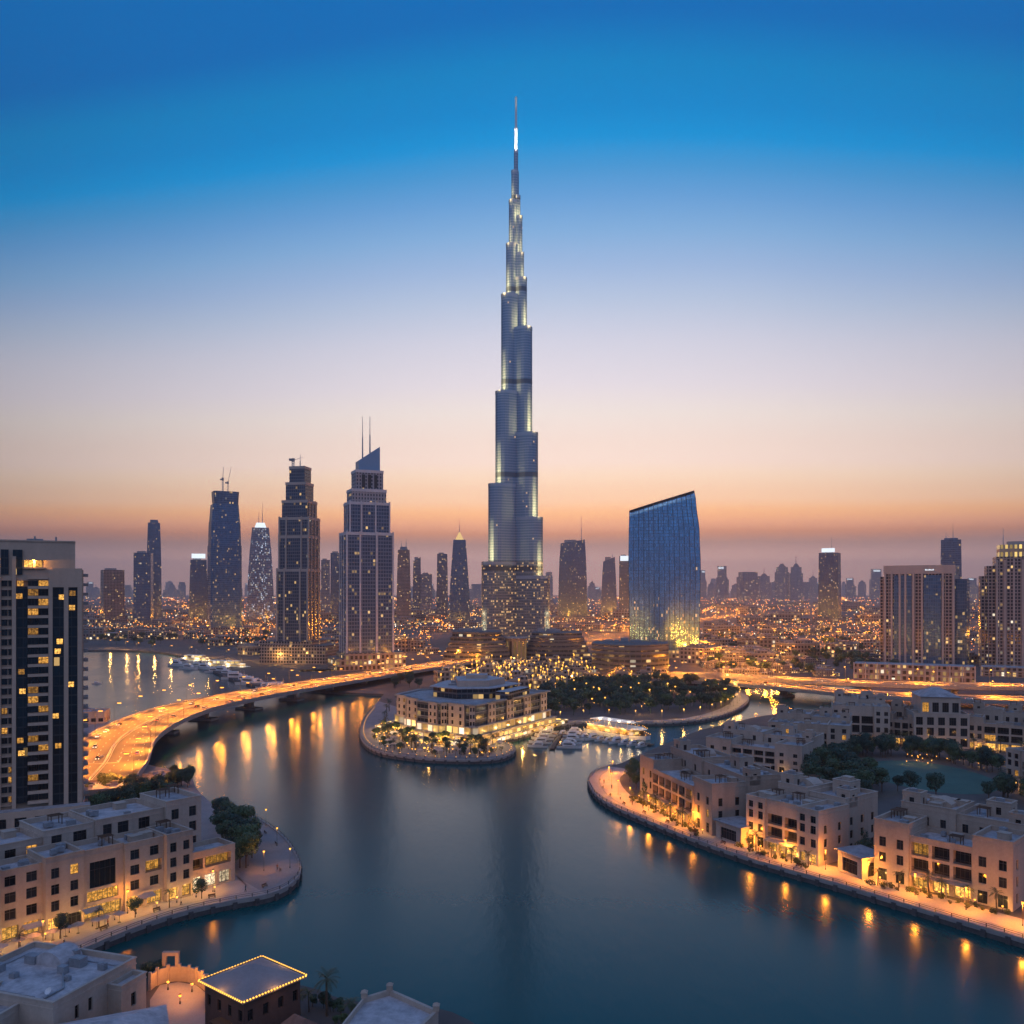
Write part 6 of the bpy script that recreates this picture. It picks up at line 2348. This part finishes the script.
# dark wooded park right of the hotel
rnd = random.Random(77)
PT = []
for k in range(4):
    b = MB()
    blob_crown(b, 420, 4.4, 3.2, 6.2, 0.75, rnd, 6)
    b.tube((0, 0, 0), (0, 0, 5), 0.25, 0.15, 5)
    PT.append(b.mesh('park_tree', [M['leaf']]))
n = 0
park = [P(*q) for q in ((520, 728), (548, 716), (600, 715), (650, 715), (700, 712), (732, 705), (737, 697), (720, 688), (690, 683), (650, 682), (600, 686), (560, 688), (535, 694))]


while n < 270:
    x, y = R.uniform(0, 200), R.uniform(480, 800)
    if inside(x, y, park):
        tag(inst(R.choice(PT), 'park_tree', None, (x, y, 2), R.uniform(0, 6.3), R.uniform(0.7, 1.2)), 'dark tree of the wooded park beyond the moored boats', 'tree', 'trees of the wooded park')
        n += 1

# lamps of the promenade, the quay and the park
for (p, a) in walk(side_offsets(PROM_R[8:], -8.5), 13.0, 4):
    place_lamp(lamp_prom, (p.x, p.y, 2), 0, 'slim globe lamp on the promenade below the villas', 'globe lamps on the villa promenade', 2500, SODIUM, 5.2, 0, 0.45, spot=5200, tilt=0, cone=140)
for (p, a) in walk(side_offsets(PROM_L[24:], 10), 22, 10):
    place_lamp(lamp_prom, (p.x, p.y, 2), 0, 'slim globe lamp on the left promenade', 'globe lamps on the left promenade', 1000, SODIUM, 5.2, 0, 0.45)
for (a, b_) in ((266, 826), (290, 868), (248, 866), (277, 846)):
    p = P(a, b_)
    place_lamp(lamp_prom, p, 0, 'slim globe lamp on the round plaza', 'globe lamps on the round plaza', 200, GOLD, 5.2, 0, 0.4)
for (p, a) in walk(side_offsets(COAST_ISLAND[62:], -6), 16, 3):
    place_lamp(lamp_prom, (p.x, p.y, 2), 0, 'slim globe lamp on the path round the park', 'globe lamps round the park', 2600, GOLD, 5.2, 0, 0.45, 1.2)
k = 0
while k < 60:
    x, y = R.uniform(0, 200), R.uniform(480, 800)
    if inside(x, y, park):
        place_lamp(lamp_prom, (x, y, 2), 0, 'globe lamp glowing among the park trees', 'globe lamps in the park', 1800 if k % 3 == 0 else 0, GOLD, 5.2, 0, 0.45, 1.0 + 0.8 * (k % 2))
        k += 1

# ------------------------------------------------------------------ glowing village between the hotel and the tallest tower
rnd = random.Random(5)
VM = []
for k in range(4):
    b = MB()
    w, d_, h_ = rnd.uniform(9, 15), rnd.uniform(8, 12), rnd.uniform(5, 9)
    b.cbox(0, 0, w, d_, 0, h_, 0, 1)
    b.ring(rect(w + 0.4, d_ + 0.4), rect(w - 0.6, d_ - 0.6), h_ + 0.003, h_ + 0.9, 2)
    b.cbox(w * 0.2, 0, w * 0.4, d_ * 0.6, h_, h_ + 3.2, 0, 1)
    b.cbox(-w * 0.3, 1, 2, 2, h_, h_ + 1.4, 2)
    VM.append(b.mesh('village_house', [FA['lowrise'], M['roof'], M['stucco']]))
VILL = [P(*q) for q in ((432, 686), (470, 668), (560, 664), (600, 667), (660, 672), (668, 682), (600, 684), (540, 690), (520, 694))]
k = 0
while k < 64:
    x, y = R.uniform(-110, 190), R.uniform(600, 1000)
    if inside(x, y, VILL):
        tag(inst(R.choice(VM), 'village_house', None, (x, y, 2), R.uniform(-0.4, 0.4), R.uniform(0.7, 1.1)), 'low house in the gold lit village below the tallest tower', 'house', 'low houses of the gold lit village')
        k += 1
GL = MB()
GL.lathe([(0.05, 0), (0.05, 3.0), (0.35, 3.2), (0.55, 3.8), (0.35, 4.3), (0.0, 4.5)], 6, smooth=False)
vl = GL.mesh('village_lamp', M['lamp_gold'])
k = 0
while k < 230:
    x, y = R.uniform(-110, 190), R.uniform(600, 1000)
    if inside(x, y, VILL):
        o = tag(inst(vl, 'village_lamp', None, (x, y, 2 + R.choice((0, 2.5, 5, 8))), 0, R.uniform(0.9, 1.4)), 'golden lamp in the village below the tallest tower', 'lamp', 'golden lamps of the village')
        if k % 8 == 0:
            light(2400, GOLD, 0.8, o, (0, 0, 5.6))
        k += 1

# ------------------------------------------------------------------ boats
def yacht(label, L=14.0, group=None):
    t = thing('motor_yacht', label, 'boat', (0, 0, 0), 0, group)
    b = MB()
    n = 9
    secs = []
    for i in range(n):
        f = i / (n - 1)
        w = L * 0.15 * (1 - max(0, (f - 0.45) / 0.55) ** 2.2) + 0.02
        sh = 1.3 + 0.6 * f * f
        x = -L / 2 + L * f
        secs.append([(x, -w, sh), (x - 0.02 * L * f, -w * 0.75, -0.3), (x - 0.02 * L * f, w * 0.75, -0.3), (x, w, sh)])
    for i in range(n - 1):
        a, c = secs[i], secs[i + 1]
        for j in range(3):
            b.face([a[j], a[j + 1], c[j + 1], c[j]][::-1], 0)
        b.face([a[3], a[0], c[0], c[3]][::-1], 1)
    b.face(secs[0][::-1], 0)
    b.build('hull', [M['white'], M['wood']], t)
    b = MB()
    x0, x1 = -L * 0.28, L * 0.2
    w = L * 0.105
    b.prism([(x0, -w), (x1, -w * 0.8), (x1 + L * 0.08, 0), (x1, w * 0.8), (x0, w)], 1.3, 3.1, poly2=[(x0, -w * 0.9), (x1 - L * 0.07, -w * 0.7), (x1 - L * 0.03, 0), (x1 - L * 0.07, w * 0.7), (x0, w * 0.9)])
    b.box(x0 + 0.5, x1 - L * 0.14, -w * 0.85, w * 0.85, 3.1, 3.9)
    b.build('cabin', M['white'], t)
    b = MB()
    b.box(x0 + 0.6, x1 - L * 0.1, -w * 0.99, w * 0.99, 2.1, 2.7)
    b.build('cabin_window', M['glass'], t)
    b = MB()
    b.tube((x0 + 0.8, 0, 3.9), (x0 + 0.5, 0, 6.6), 0.07)
    b.tube((x0 + 0.6, -1.1, 5.2), (x0 + 0.6, 1.1, 5.2), 0.05)
    b.build('mast', M['steel'], t)
    return t


YL = {}
y0_ = yacht('white motor yacht moored at the jetty before the hotel')
JET = [P(530, 742, 0), P(552, 752, 0), P(582, 747, 0), P(556, 738, 0)]
spots = []
ja, jb = P(560, 732, 0), P(580, 752, 0)
first = True


def put_yacht(loc, rz, label, group, s=1.0):
    global first
    if first:
        first = False
        y0_.location, y0_.rotation_euler, y0_.scale = loc, (0, 0, rz), (s,) * 3
        y0_['label'], y0_['group'] = label, group
        return y0_
    return dup(y0_, loc, rz, label, group, s)


def jetty(label, a, b_, w=2.4):
    t = thing('jetty', label, 'jetty', (a.x, a.y, 0), math.atan2(b_.y - a.y, b_.x - a.x))
    L = (b_ - a).length
    m = MB()
    m.box(0, L, -w / 2, w / 2, 0.35, 0.75)
    m.build('deck', M['wood'], t)
    m = MB()
    n = int(L / 8)
    for i in range(n + 1):
        for s in (-1, 1):
            m.tube((L * i / n, s * (w / 2 + 0.15), -1.5), (L * i / n, s * (w / 2 + 0.15), 1.9), 0.16)
    m.build('pile', M['wood'], t)
    return t


a_, b_ = P(556, 733.5, 0), P(560, 751, 0)
jetty('wooden jetty with white yachts before the hotel', P(563, 731, 0), P(552, 750, 0))
u = (P(552, 750, 0) - P(563, 731, 0))
rz = math.atan2(u.y, u.x)
for i in range(5):
    for s in (-1, 1):
        p = P(563, 731, 0) + u * (i + 0.6) / 5.2
        nrm = Vector((-u.y, u.x, 0)).normalized() * s
        q = p + nrm * 8.4
        put_yacht((q.x, q.y, 0), math.atan2(nrm.y, nrm.x), 'white motor yacht moored at the jetty before the hotel', 'yachts at the jetty before the hotel', R.uniform(0.75, 1.0))
# row of yachts along the pontoon of the floating restaurant
pa_, pb_ = P(566, 733, 0), P(652, 746, 0)
jetty('long pontoon in front of the floating restaurant', pa_, pb_, 3.5)
u = pb_ - pa_
for i in range(11):
    p = pa_ + u * (i + 0.5) / 11
    nrm = Vector((u.y, -u.x, 0)).normalized()
    q = p + nrm * 6.4
    put_yacht((q.x, q.y, 0), math.atan2(nrm.y, nrm.x), 'white motor yacht along the pontoon of the floating restaurant', 'yachts along the pontoon', R.uniform(0.6, 0.85))
# floating restaurant: long barge, two open decks edged with lamps
fc, fe = P(592, 731, 0), P(648, 740, 0)
fr_ = thing('floating_restaurant', 'long white floating restaurant with two lamp edged decks at the pontoon', 'boat', ((fc.x + fe.x) / 2, (fc.y + fe.y) / 2, 0), math.atan2(fe.y - fc.y, fe.x - fc.x))
L = (fe - fc).length
pl = [(-L / 2, -7), (L / 2 - 8, -7), (L / 2, -2), (L / 2, 2), (L / 2 - 8, 7), (-L / 2, 7)]
b = MB()
b.prism(pl, -0.5, 2.2, 0, 1)
b.build('hull', [M['white'], M['wood']], fr_)
b = MB()
b.prism(rect(L * 0.8, 10.5, -3), 2.2, 5.0, 0, 1)
b.build('cabin', [FA['hotel_arcade'], M['white']], fr_)
b = MB()
b.prism([(x * 0.9, y * 0.95) for x, y in pl], 5.0, 5.35, 0, 0, bottom=True)
b.prism([(x * 0.7 - 3, y * 0.7) for x, y in pl], 8.0, 8.3, 0, 0, bottom=True)
for i in range(7):
    for s in (-1, 1):
        x = -L * 0.34 + L * 0.6 * i / 6 - 1
        b.tube((x, s * 4.3, 5.3), (x, s * 4.3, 8.0), 0.12)
b.build('upper_deck', M['white'], fr_)
b = MB()
for (sc_, z) in ((0.9, 5.9), (1.0, 2.9)):
    q = [Vector((x * sc_, y * 0.97, z)) for x, y in pl]
    for i in range(6):
        a, c = q[i], q[(i + 1) % 6]
        n = max(1, int((c - a).length / 2.6))
        for k in range(n):
            p = a.lerp(c, k / n)
            b.M = Matrix.Translation(p)
            b.lathe([(0, -0.25), (0.28, 0), (0, 0.25)], 5, smooth=False)
b.M = None
b.build('deck_lights', M['lamp_gold'], fr_)
for i in range(5):
    light(1500, GOLD, 0.5, fr_, (-L * 0.4 + L * 0.8 * i / 4, -8.2, 4.4))
    light(500, WARMW, 0.5, fr_, (-L * 0.35 + L * 0.7 * i / 4, 0, 9.2))

# marina on the far left shore
def rest_boat(label, px, py, L, rz):
    p = P(px, py, 0)
    t = thing('dinner_boat', label, 'boat', (p.x, p.y, 0), rz)
    pl = [(-L / 2, -5), (L / 2 - 9, -5), (L / 2, 0), (L / 2 - 9, 5), (-L / 2, 5)]
    for k, (z0, z1, f, m_) in enumerate(((-0.5, 2.4, 1.0, 'hull'), (2.4, 5.2, 0.82, 'cabin'), (5.2, 8.0, 0.6, 'upper_deck'))):
        b = MB()
        b.prism([(x * f, y * (0.94 if k else 1)) for x, y in pl], z0, z1 - 0.4, 0, 1)
        b.prism([(x * f * 1.03, y * 1.02 * (0.94 if k else 1)) for x, y in pl], z1 - 0.4, z1, 1, 1, bottom=True)
        b.build(m_, [M['white'] if k == 0 else FA['hotel_arcade'], M['white']], t)
    b = MB()
    b.tube((0, 0, 8), (0, 0, 15), 0.2)
    b.tube((0, 0, 15), (L * 0.45, 0, 3), 0.06)
    b.tube((0, 0, 15), (-L * 0.45, 0, 3), 0.06)
    b.build('mast', M['steel'], t)
    for x in (-0.3, 0.1, 0.4):
        light(2200, WARMW, 0.8, t, (x * L, -6.5, 4))
    return t


rest_boat('large lit dinner boat in the marina behind the bridge', 226, 668, 58, -0.3)
rest_boat('smaller lit dinner boat left of the large one behind the bridge', 196, 662, 40, -0.25)
for i in range(16):
    px, py = 176 + i * 7.5 + R.uniform(-2, 2), 658 + i * 1.9 + R.uniform(0, 5)
    p = P(px, py + 3, 0)
    put_yacht((p.x, p.y, 0), R.uniform(-0.6, 0.6), 'white motor yacht in the marina behind the bridge', 'yachts in the far marina', R.uniform(1.2, 1.9))
p = P(97, 684, 0)
put_yacht((p.x, p.y, 0), 0.3, 'lone small boat crossing the water left of the bridge', 'boats under way', 0.55)
for i in range(12):
    p = P(105 + i * 17 + R.uniform(-4, 4), 648 + i * 1.6)
    place_lamp(lamp_road, (p.x, p.y, 2), 0, 'quay lamp along the far shore of the marina', 'quay lamps of the far marina', 14000, GOLD, 10.8, 2.4, 1.0, 1.0)

# ------------------------------------------------------------------ cars on the bridge and the highway
def make_car(name, label, paint):
    t = thing(name, label, 'car', (0, 0, -60))
    b = MB()
    b.prism([(-2.2, -0.85), (2.1, -0.82), (2.25, -0.6), (2.25, 0.6), (2.1, 0.82), (-2.2, 0.85)], 0.28, 0.82, poly2=[(-2.15, -0.8), (2.0, -0.78), (2.12, -0.55), (2.12, 0.55), (2.0, 0.78), (-2.15, 0.8)], bottom=True)
    b.prism(rect(1.7, 1.16, -0.35), 1.36, 1.43, 0, poly2=rect(1.55, 1.05, -0.35))
    b.build('body', paint, t)
    b = MB()
    b.prism(rect(2.7, 1.5, -0.35), 0.82, 1.36, poly2=rect(1.7, 1.16, -0.35))
    b.build('window', M['glass'], t)
    for s in (-1, 1):
        b = MB()
        b.box(2.2, 2.28, s * 0.55 - 0.17, s * 0.55 + 0.17, 0.52, 0.70)
        b.build('headlight', M['head'], t)
        b = MB()
        b.box(-2.24, -2.17, s * 0.6 - 0.17, s * 0.6 + 0.17, 0.56, 0.74)
        b.build('tail_light', M['tail'], t)
        for x in (-1.35, 1.35):
            b = MB()
            b.tube((x, s * 0.66, 0.32), (x, s * 0.86, 0.32), 0.32, n=10)
            b.build('wheel', M['tyre'], t)
    return t


CARS = [make_car('car', 'white car', plain('white_paint', (0.7, 0.7, 0.7), 0.3)), make_car('car', 'silver car', plain('silver_paint', (0.35, 0.36, 0.38), 0.3, 0.5)), make_car('car', 'black car', plain('black_paint', (0.02, 0.02, 0.025), 0.25))]
CN = ('white', 'silver', 'black')
first_car = set()
for (path, hw, nn, where, lo) in ((BR, 17, 46, 'crossing the curving bridge', 0.1), (HWA, 13, 26, 'on the rear highway carriageway', 0.25), (HWB, 14, 26, 'on the front highway carriageway', 0.25)):
    total = walk(path, 7.0)
    slots = R.sample(range(int(len(total) * lo), int(len(total) * 0.8)), min(nn, int(len(total) * (0.8 - lo))))
    for i in slots:
        p, a = total[i]
        s = R.choice((-1, 1))
        off = s * R.choice((0.22, 0.45, 0.68)) * hw
        k = R.choice((0, 0, 1, 1, 2))
        loc = (p.x + math.sin(a) * off, p.y - math.cos(a) * off, p.z + 0.03)
        rz = a if s > 0 else a + math.pi
        lab, grp = '%s car %s' % (CN[k], where), '%s cars %s' % (CN[k], where)
        if k not in first_car:
            first_car.add(k)
            c = CARS[k]
            c.location, c.rotation_euler, c['label'], c['group'] = loc, (0, 0, rz), lab, grp
        else:
            dup(CARS[k], loc, rz, lab, grp)

# low bollard lights along the edge of the hotel quay
for (p, a) in walk(side_offsets(COAST_ISLAND[6:58], -2.0), 5.0):
    place_lamp(garden_lamp, (p.x, p.y, 2.03), 0, 'small golden lamp on the edge of the hotel quay', 'edge lamps of the hotel quay', 0, scale=0.8)

# ------------------------------------------------------------------ people and benches on the promenades
def person_mesh(seed, top, legs):
    rnd = random.Random(seed)
    b = MB()
    st = 0.16
    for s in (-1, 1):
        b.tube((s * 0.10, s * st, 0.05), (s * 0.10, s * st * 0.4, 0.48), 0.055, 0.075, 6, 1)
        b.tube((s * 0.10, s * st * 0.4, 0.46), (s * 0.09, 0, 0.9), 0.078, 0.10, 6, 1)
        b.box(s * 0.10 - 0.05, s * 0.10 + 0.05, s * st - 0.17, s * st + 0.07, 0.0, 0.08, 1)
        b.tube((s * 0.21, 0, 1.42), (s * 0.26, -s * 0.06, 1.14), 0.055, 0.045, 6, 0)
        b.tube((s * 0.26, -s * 0.06, 1.15), (s * 0.24, -s * 0.16, 0.88), 0.044, 0.035, 6, 2)
    b.lathe([(0.14, 0.86), (0.16, 0.95), (0.14, 1.1), (0.18, 1.32), (0.20, 1.42), (0.09, 1.5), (0.055, 1.52)], 8, mi=0)
    b.lathe([(0.055, 1.5), (0.06, 1.56), (0.095, 1.62), (0.105, 1.69), (0.095, 1.76), (0.0, 1.81)], 8, mi=2)
    b.lathe([(0.112, 1.70), (0.108, 1.78), (0.0, 1.835)], 8, mi=3)
    return b.mesh('person', [plain('cloth_%d' % seed, top, 0.9), plain('trousers_%d' % seed, legs, 0.9), M['skin'], M['hair']])


M['skin'] = plain('skin', (0.36, 0.22, 0.16), 0.6)
M['hair'] = plain('hair', (0.02, 0.015, 0.012), 0.7)
PM = [person_mesh(1, (0.5, 0.5, 0.5), (0.03, 0.035, 0.05)), person_mesh(2, (0.05, 0.06, 0.10), (0.02, 0.02, 0.02)), person_mesh(3, (0.30, 0.08, 0.06), (0.06, 0.06, 0.08))]
k = 0
for (path, off, n_, where) in ((PROM_R[10:46], -7.5, 12, 'on the promenade below the villas'), (PROM_L[26:], 7.0, 7, 'on the promenade before the left shops')):
    pts = walk(side_offsets(path, off), 2.0)
    for i in range(n_):
        p, a = pts[int(len(pts) * (i + R.random()) / n_)]
        m_ = R.randrange(3)
        tag(inst(PM[m_], 'person', None, (p.x + R.uniform(-2, 2), p.y + R.uniform(-2, 2), 2.03), a + R.choice((1.57, -1.57)), R.uniform(0.94, 1.04)),
            'person in a %s strolling %s' % (('grey top', 'dark navy coat', 'dark red top')[m_], where), 'person', 'people in %s %s' % (('grey', 'navy', 'red')[m_], where))


def bench(loc, rz, label, group):
    t = thing('park_bench', label, 'bench', loc, rz, group)
    b = MB()
    b.box(-0.9, 0.9, -0.25, 0.25, 0.40, 0.47)
    b.build('seat', M['wood'], t)
    b = MB()
    b.box(-0.9, 0.9, 0.22, 0.28, 0.55, 0.95)
    b.build('backrest', M['wood'], t)
    for s in (-0.75, 0.75):
        b = MB()
        b.box(s - 0.05, s + 0.05, -0.22, -0.14, 0, 0.40)
        b.box(s - 0.05, s + 0.05, 0.14, 0.22, 0, 0.40)
        b.box(s - 0.05, s + 0.05, 0.22, 0.285, 0.47, 0.55)
        b.build('leg', M['metal'], t)
    return t


bn = None
for (path, off, where) in ((PROM_R[12:46], -4.8, 'facing the water below the villas'), (PROM_L[26:], 5.5, 'facing the water before the left shops'), (PROM_L[6:22], 4.0, 'at the edge of the round plaza')):
    for (p, a) in walk(side_offsets(path, off), 14, 6):
        lb_ = 'brown wooden bench %s' % where
        gr_ = 'benches %s' % where
        rz_ = a + (0 if off < 0 else math.pi)
        if bn is None:
            bn = bench((p.x, p.y, 2.03), rz_, lb_, gr_)
        else:
            dup(bn, (p.x, p.y, 2.03), rz_, lb_, gr_)

# ------------------------------------------------------------------ cafe tables under parasols at the shops
ps = None
for i in range(12):
    u = -60 + i * 3.2
    x, y = O[0] + math.cos(ea) * u + math.sin(ea) * R.uniform(5, 7.5), O[1] + math.sin(ea) * u - math.cos(ea) * R.uniform(5, 7.5)
    if ps is None:
        ps = parasol((x, y, 2.03), 'cream parasol on the terrace of the left shops', 'parasols before the left shops')
    else:
        dup(ps, (x, y, 2.03), R.uniform(0, 1))

# ------------------------------------------------------------------ the city behind: low blocks, hazy towers, sea of lights
rnd = random.Random(9)
LM = []
for k in range(6):
    b = MB()
    w, d_, h_ = rnd.uniform(26, 50), rnd.uniform(18, 34), rnd.uniform(8, 17)
    b.cbox(0, 0, w, d_, 0, h_, 0, 1)
    b.ring(rect(w + 0.5, d_ + 0.5), rect(w - 0.8, d_ - 0.8), h_ + 0.003, h_ + 1.1, 2)
    b.cbox(rnd.uniform(-0.2, 0.2) * w, 0, w * 0.35, d_ * 0.5, h_, h_ + 3.6, 0, 1)
    if k % 2:
        b.cbox(w * 0.62, d_ * 0.1, w * 0.4, d_ * 0.7, 0, h_ * 0.6, 0, 1)
    for j in range(4):
        b.cbox(rnd.uniform(-0.4, 0.4) * w, rnd.uniform(-0.38, 0.38) * d_, 3, 2.4, h_, h_ + 1.9, 2)
    LM.append(b.mesh('city_block', [FA['lowrise'], M['roof'], M['concrete']]))


def on_land(px, py):
    if px < 60 and py > 640:
        return False
    if px < 275 and py > 640 + max(0, (px - 180)) * 0.25:
        return False
    if 430 < px < 700 and py > 634:
        return False
    if px < 420 and py > 655:
        return False
    if px > 690 and py > 677 - max(0, (px - 860)) * 0.08:
        return False
    return True


k = 0
while k < 280:
    px, py = R.uniform(-60, 1090), 604 + 60 * R.random() ** 1.35
    if not on_land(px, py):
        continue
    p = P(px, py)
    if any(abs(p.x - t.location.x) < 75 and abs(p.y - t.location.y) < 45 for t in (bt, tw, t2, rt, rr, t1)):
        continue
    s = R.uniform(0.7, 1.3) * (1.0 if p.y < 2000 else 1.5)
    tag(inst(R.choice(LM), 'city_block', None, (p.x, p.y, 2), R.choice((0, 0.3, -0.3, 0.9)) + R.uniform(-0.1, 0.1), s), 'low flat roofed city block on the lit plain behind the towers', 'building', 'low city blocks on the plain')
    k += 1

k = 0
while k < 46:
    px, py = R.uniform(690, 890), R.uniform(646, 677)
    p = P(px, py)
    if not on_land(px, py) or any(abs(p.x - t.location.x) < 60 and abs(p.y - t.location.y) < 35 for t in (bt, rt)):
        continue
    tag(inst(R.choice(LM), 'city_block', None, (p.x, p.y, 2), R.uniform(-0.4, 0.4), R.uniform(0.35, 0.6)), 'low flat roofed city block on the lit plain behind the towers', 'building', 'low city blocks on the plain')
    k += 1
k = 0
while k < 150:
    px, py = R.uniform(560, 900) if k < 110 else R.uniform(85, 270), R.uniform(634, 677) if k < 110 else R.uniform(634, 648)
    if k < 110 and not on_land(px, py):
        continue
    p = P(px, py)
    tag(inst(R.choice(PT), 'street_tree', None, (p.x, p.y, 2), R.uniform(0, 6), R.uniform(0.9, 1.6)), 'dark tree among the lamps of the plain', 'tree', 'trees on the plain')
    k += 1
HT = []
for k in range(8):
    b = MB()
    w = rnd.uniform(28, 40)
    d_ = w * 0.8
    h_ = 100.0
    cut = rnd.uniform(0.55, 0.85)
    b.prism(rect(w, d_, 0, 0, 3 if k % 3 == 0 else 0), 0, h_ * cut, 0, 1)
    b.prism(rect(w * 0.8, d_ * 0.8), h_ * cut, h_, 0, 1)
    if k % 2:
        b.prism(rect(w * 0.5, d_ * 0.5), h_, h_ + 10, 1, 1, poly2=rect(w * 0.2, d_ * 0.2))
    if k % 4 == 1:
        b.tube((0, 0, h_ + 9), (0, 0, h_ + 34), 1.2, 0.5)
    if k % 4 == 2:
        b.cbox(w * 0.42, 0, w * 0.5, d_ * 0.8, 0, h_ * 0.6, 0, 1)
        b.box(-w * 0.3, w * 0.3, -d_ * 0.41, -d_ * 0.4 + 0.2, h_ - 9, h_ - 3, 2)
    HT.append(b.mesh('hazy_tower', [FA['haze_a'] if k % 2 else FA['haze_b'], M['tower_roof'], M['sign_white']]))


def hazy(px, w, ytop, d, k=None):
    d = min(d * 2.1, 16500)
    o = inst(HT[k] if k is not None else R.choice(HT), 'hazy_tower', None, (XD(px, d), d, 2), facing(XD(px, d), d, R.uniform(-25, 25)))
    zt = ZD(ytop, d) - 2
    s = w * d / F / 34.0
    o.scale = (s, s, zt / 100.0)
    tag(o, 'distant tower fading into the dusk haze on the skyline', 'tower', 'distant towers on the hazy skyline')


for (px, w, y, d) in ((703, 6, 570, 5200), (722, 11, 566, 4300), (712, 8, 584, 4800), (736, 8, 585, 4600), (748, 18, 572, 3600), (764, 13, 576, 4200), (776, 9, 582, 4800), (782, 12, 567, 3900), (796, 13, 567, 3900), (806, 8, 582, 5000),
                      (813, 9, 578, 5200), (850, 8, 578, 5200), (862, 7, 582, 5600), (876, 13, 569, 4600), (892, 8, 576, 5000), (905, 8, 580, 5400), (972, 10, 578, 4200), (978, 8, 586, 4600),
                      (690, 8, 578, 5200), (592, 7, 583, 4600), (597, 6, 588, 4800), (549, 7, 572, 4300), (545, 5, 585, 4800), (636, 5, 580, 5000), (476, 9, 584, 4400), (484, 6, 578, 4800), (430, 7, 584, 4600), (440, 8, 588, 4200),
                      (470, 8, 590, 4000), (404, 9, 585, 3900), (312, 6, 584, 4400), (326, 6, 578, 4200), (262, 10, 588, 4600), (238, 8, 585, 4800), (172, 6, 585, 5200), (166, 5, 590, 5400), (182, 6, 582, 5000), (176, 9, 590, 5600),
                      (96, 8, 588, 5000), (90, 6, 582, 5400), (128, 6, 585, 5200), (112, 7, 590, 5600), (60, 9, 580, 4800), (30, 10, 584, 5000), (-20, 12, 578, 4400), (1000, 12, 584, 4400), (1046, 14, 575, 4200)):
    hazy(px, w, y, d)
for k in range(70):
    px = R.uniform(-40, 1070)
    if 470 < px < 560:
        continue
    hazy(px, R.uniform(3.5, 8), R.uniform(578, 592) if R.random() < 0.5 else R.uniform(586, 594), R.uniform(7000, 14000))

# lights of the plain: nobody could count them
CL = [MB(), MB(), MB()]
for k in range(8600):
    px, py = R.uniform(-40, 1064), 597.5 + 62 * R.random() ** 1.5
    if not on_land(px, py):
        continue
    # denser along streets: snap some to lines of equal depth or slanting avenues
    q = R.random()
    if q < 0.35:
        py = 598.5 + 3.1 * round((py - 598.5) / 3.1) + R.gauss(0, 0.25)
    elif q < 0.6:
        e_ = R.randrange(9)
        px = 60 + 112 * e_ + (py - 600) * (1.7 if e_ % 2 else -2.1) + R.gauss(0, 1.2)
        if not on_land(px, py):
            continue
    p = P(px, py)
    if any(abs(p.x - t.location.x) < 48 and abs(p.y - t.location.y) < 30 for t in (bt, tw, t2, rt, rr, t1, burj)):
        continue
    z = 2 + R.uniform(5, 14)
    r_ = 0.40 * p.y / F * R.uniform(0.5, 1.3)
    c = R.random()
    b = CL[0] if c < 0.72 else (CL[1] if c < 0.92 else CL[2])
    v = [(p.x + r_, p.y, z), (p.x, p.y + r_, z), (p.x - r_, p.y, z), (p.x, p.y - r_, z), (p.x, p.y, z + r_), (p.x, p.y, z - r_)]
    for i in range(4):
        j = (i + 1) % 4
        b.face([v[i], v[j], v[4]])
        b.face([v[j], v[i], v[5]])
for b, m_, nm in zip(CL, ('city_orange', 'city_gold', 'city_white'), ('orange', 'golden', 'white')):
    M[m_] = emit_mat(m_, {'orange': (1.0, 0.29, 0.03), 'golden': (1.0, 0.52, 0.13), 'white': (1.0, 0.88, 0.70)}[nm], 4.6)
    tag(b.build('city_lights', M[m_]), 'countless %s street and window lights scattered over the plain' % nm, 'lights', None, 'stuff')
# taller masts whose light lies on the streets of the plain
mast = make_street_lamp('light_mast', 'high mast lamp over the streets of the plain', 24, 3.0, M['lamp'], True, 0.25, 2.6)
for k in range(165):
    for _ in range(50):
        px, py = R.uniform(-20, 1050), 603 + 56 * R.random() ** 1.1
        if on_land(px, py):
            break
    p = P(px, py)
    place_lamp(mast, (p.x, p.y, 2), R.uniform(0, 3), 'high mast lamp over the streets of the plain', 'high mast lamps on the plain', round(30000 * (p.y / 1500) ** 1.3, -3), SODIUM, 23, 0, 2.0)

# the dusk air
hz = MB()
hz.box(-21500, 21500, -3500, 21000, -3.5, 800)
th = bpy.data.materials.new('haze_air')
th.use_nodes = True
th.node_tree.nodes.clear()
vo = th.node_tree.nodes.new('ShaderNodeVolumePrincipled')
vo.inputs['Color'].default_value = (0.97, 0.91, 0.91, 1)
vo.inputs['Density'].default_value = HAZE
vo.inputs['Anisotropy'].default_value = 0.3
oo = th.node_tree.nodes.new('ShaderNodeOutputMaterial')
th.node_tree.links.new(vo.outputs[0], oo.inputs['Volume'])
tag(hz.build('haze', th), 'thin mauve dusk haze over the whole city', 'haze', None, 'stuff')

bpy.context.view_layer.update()
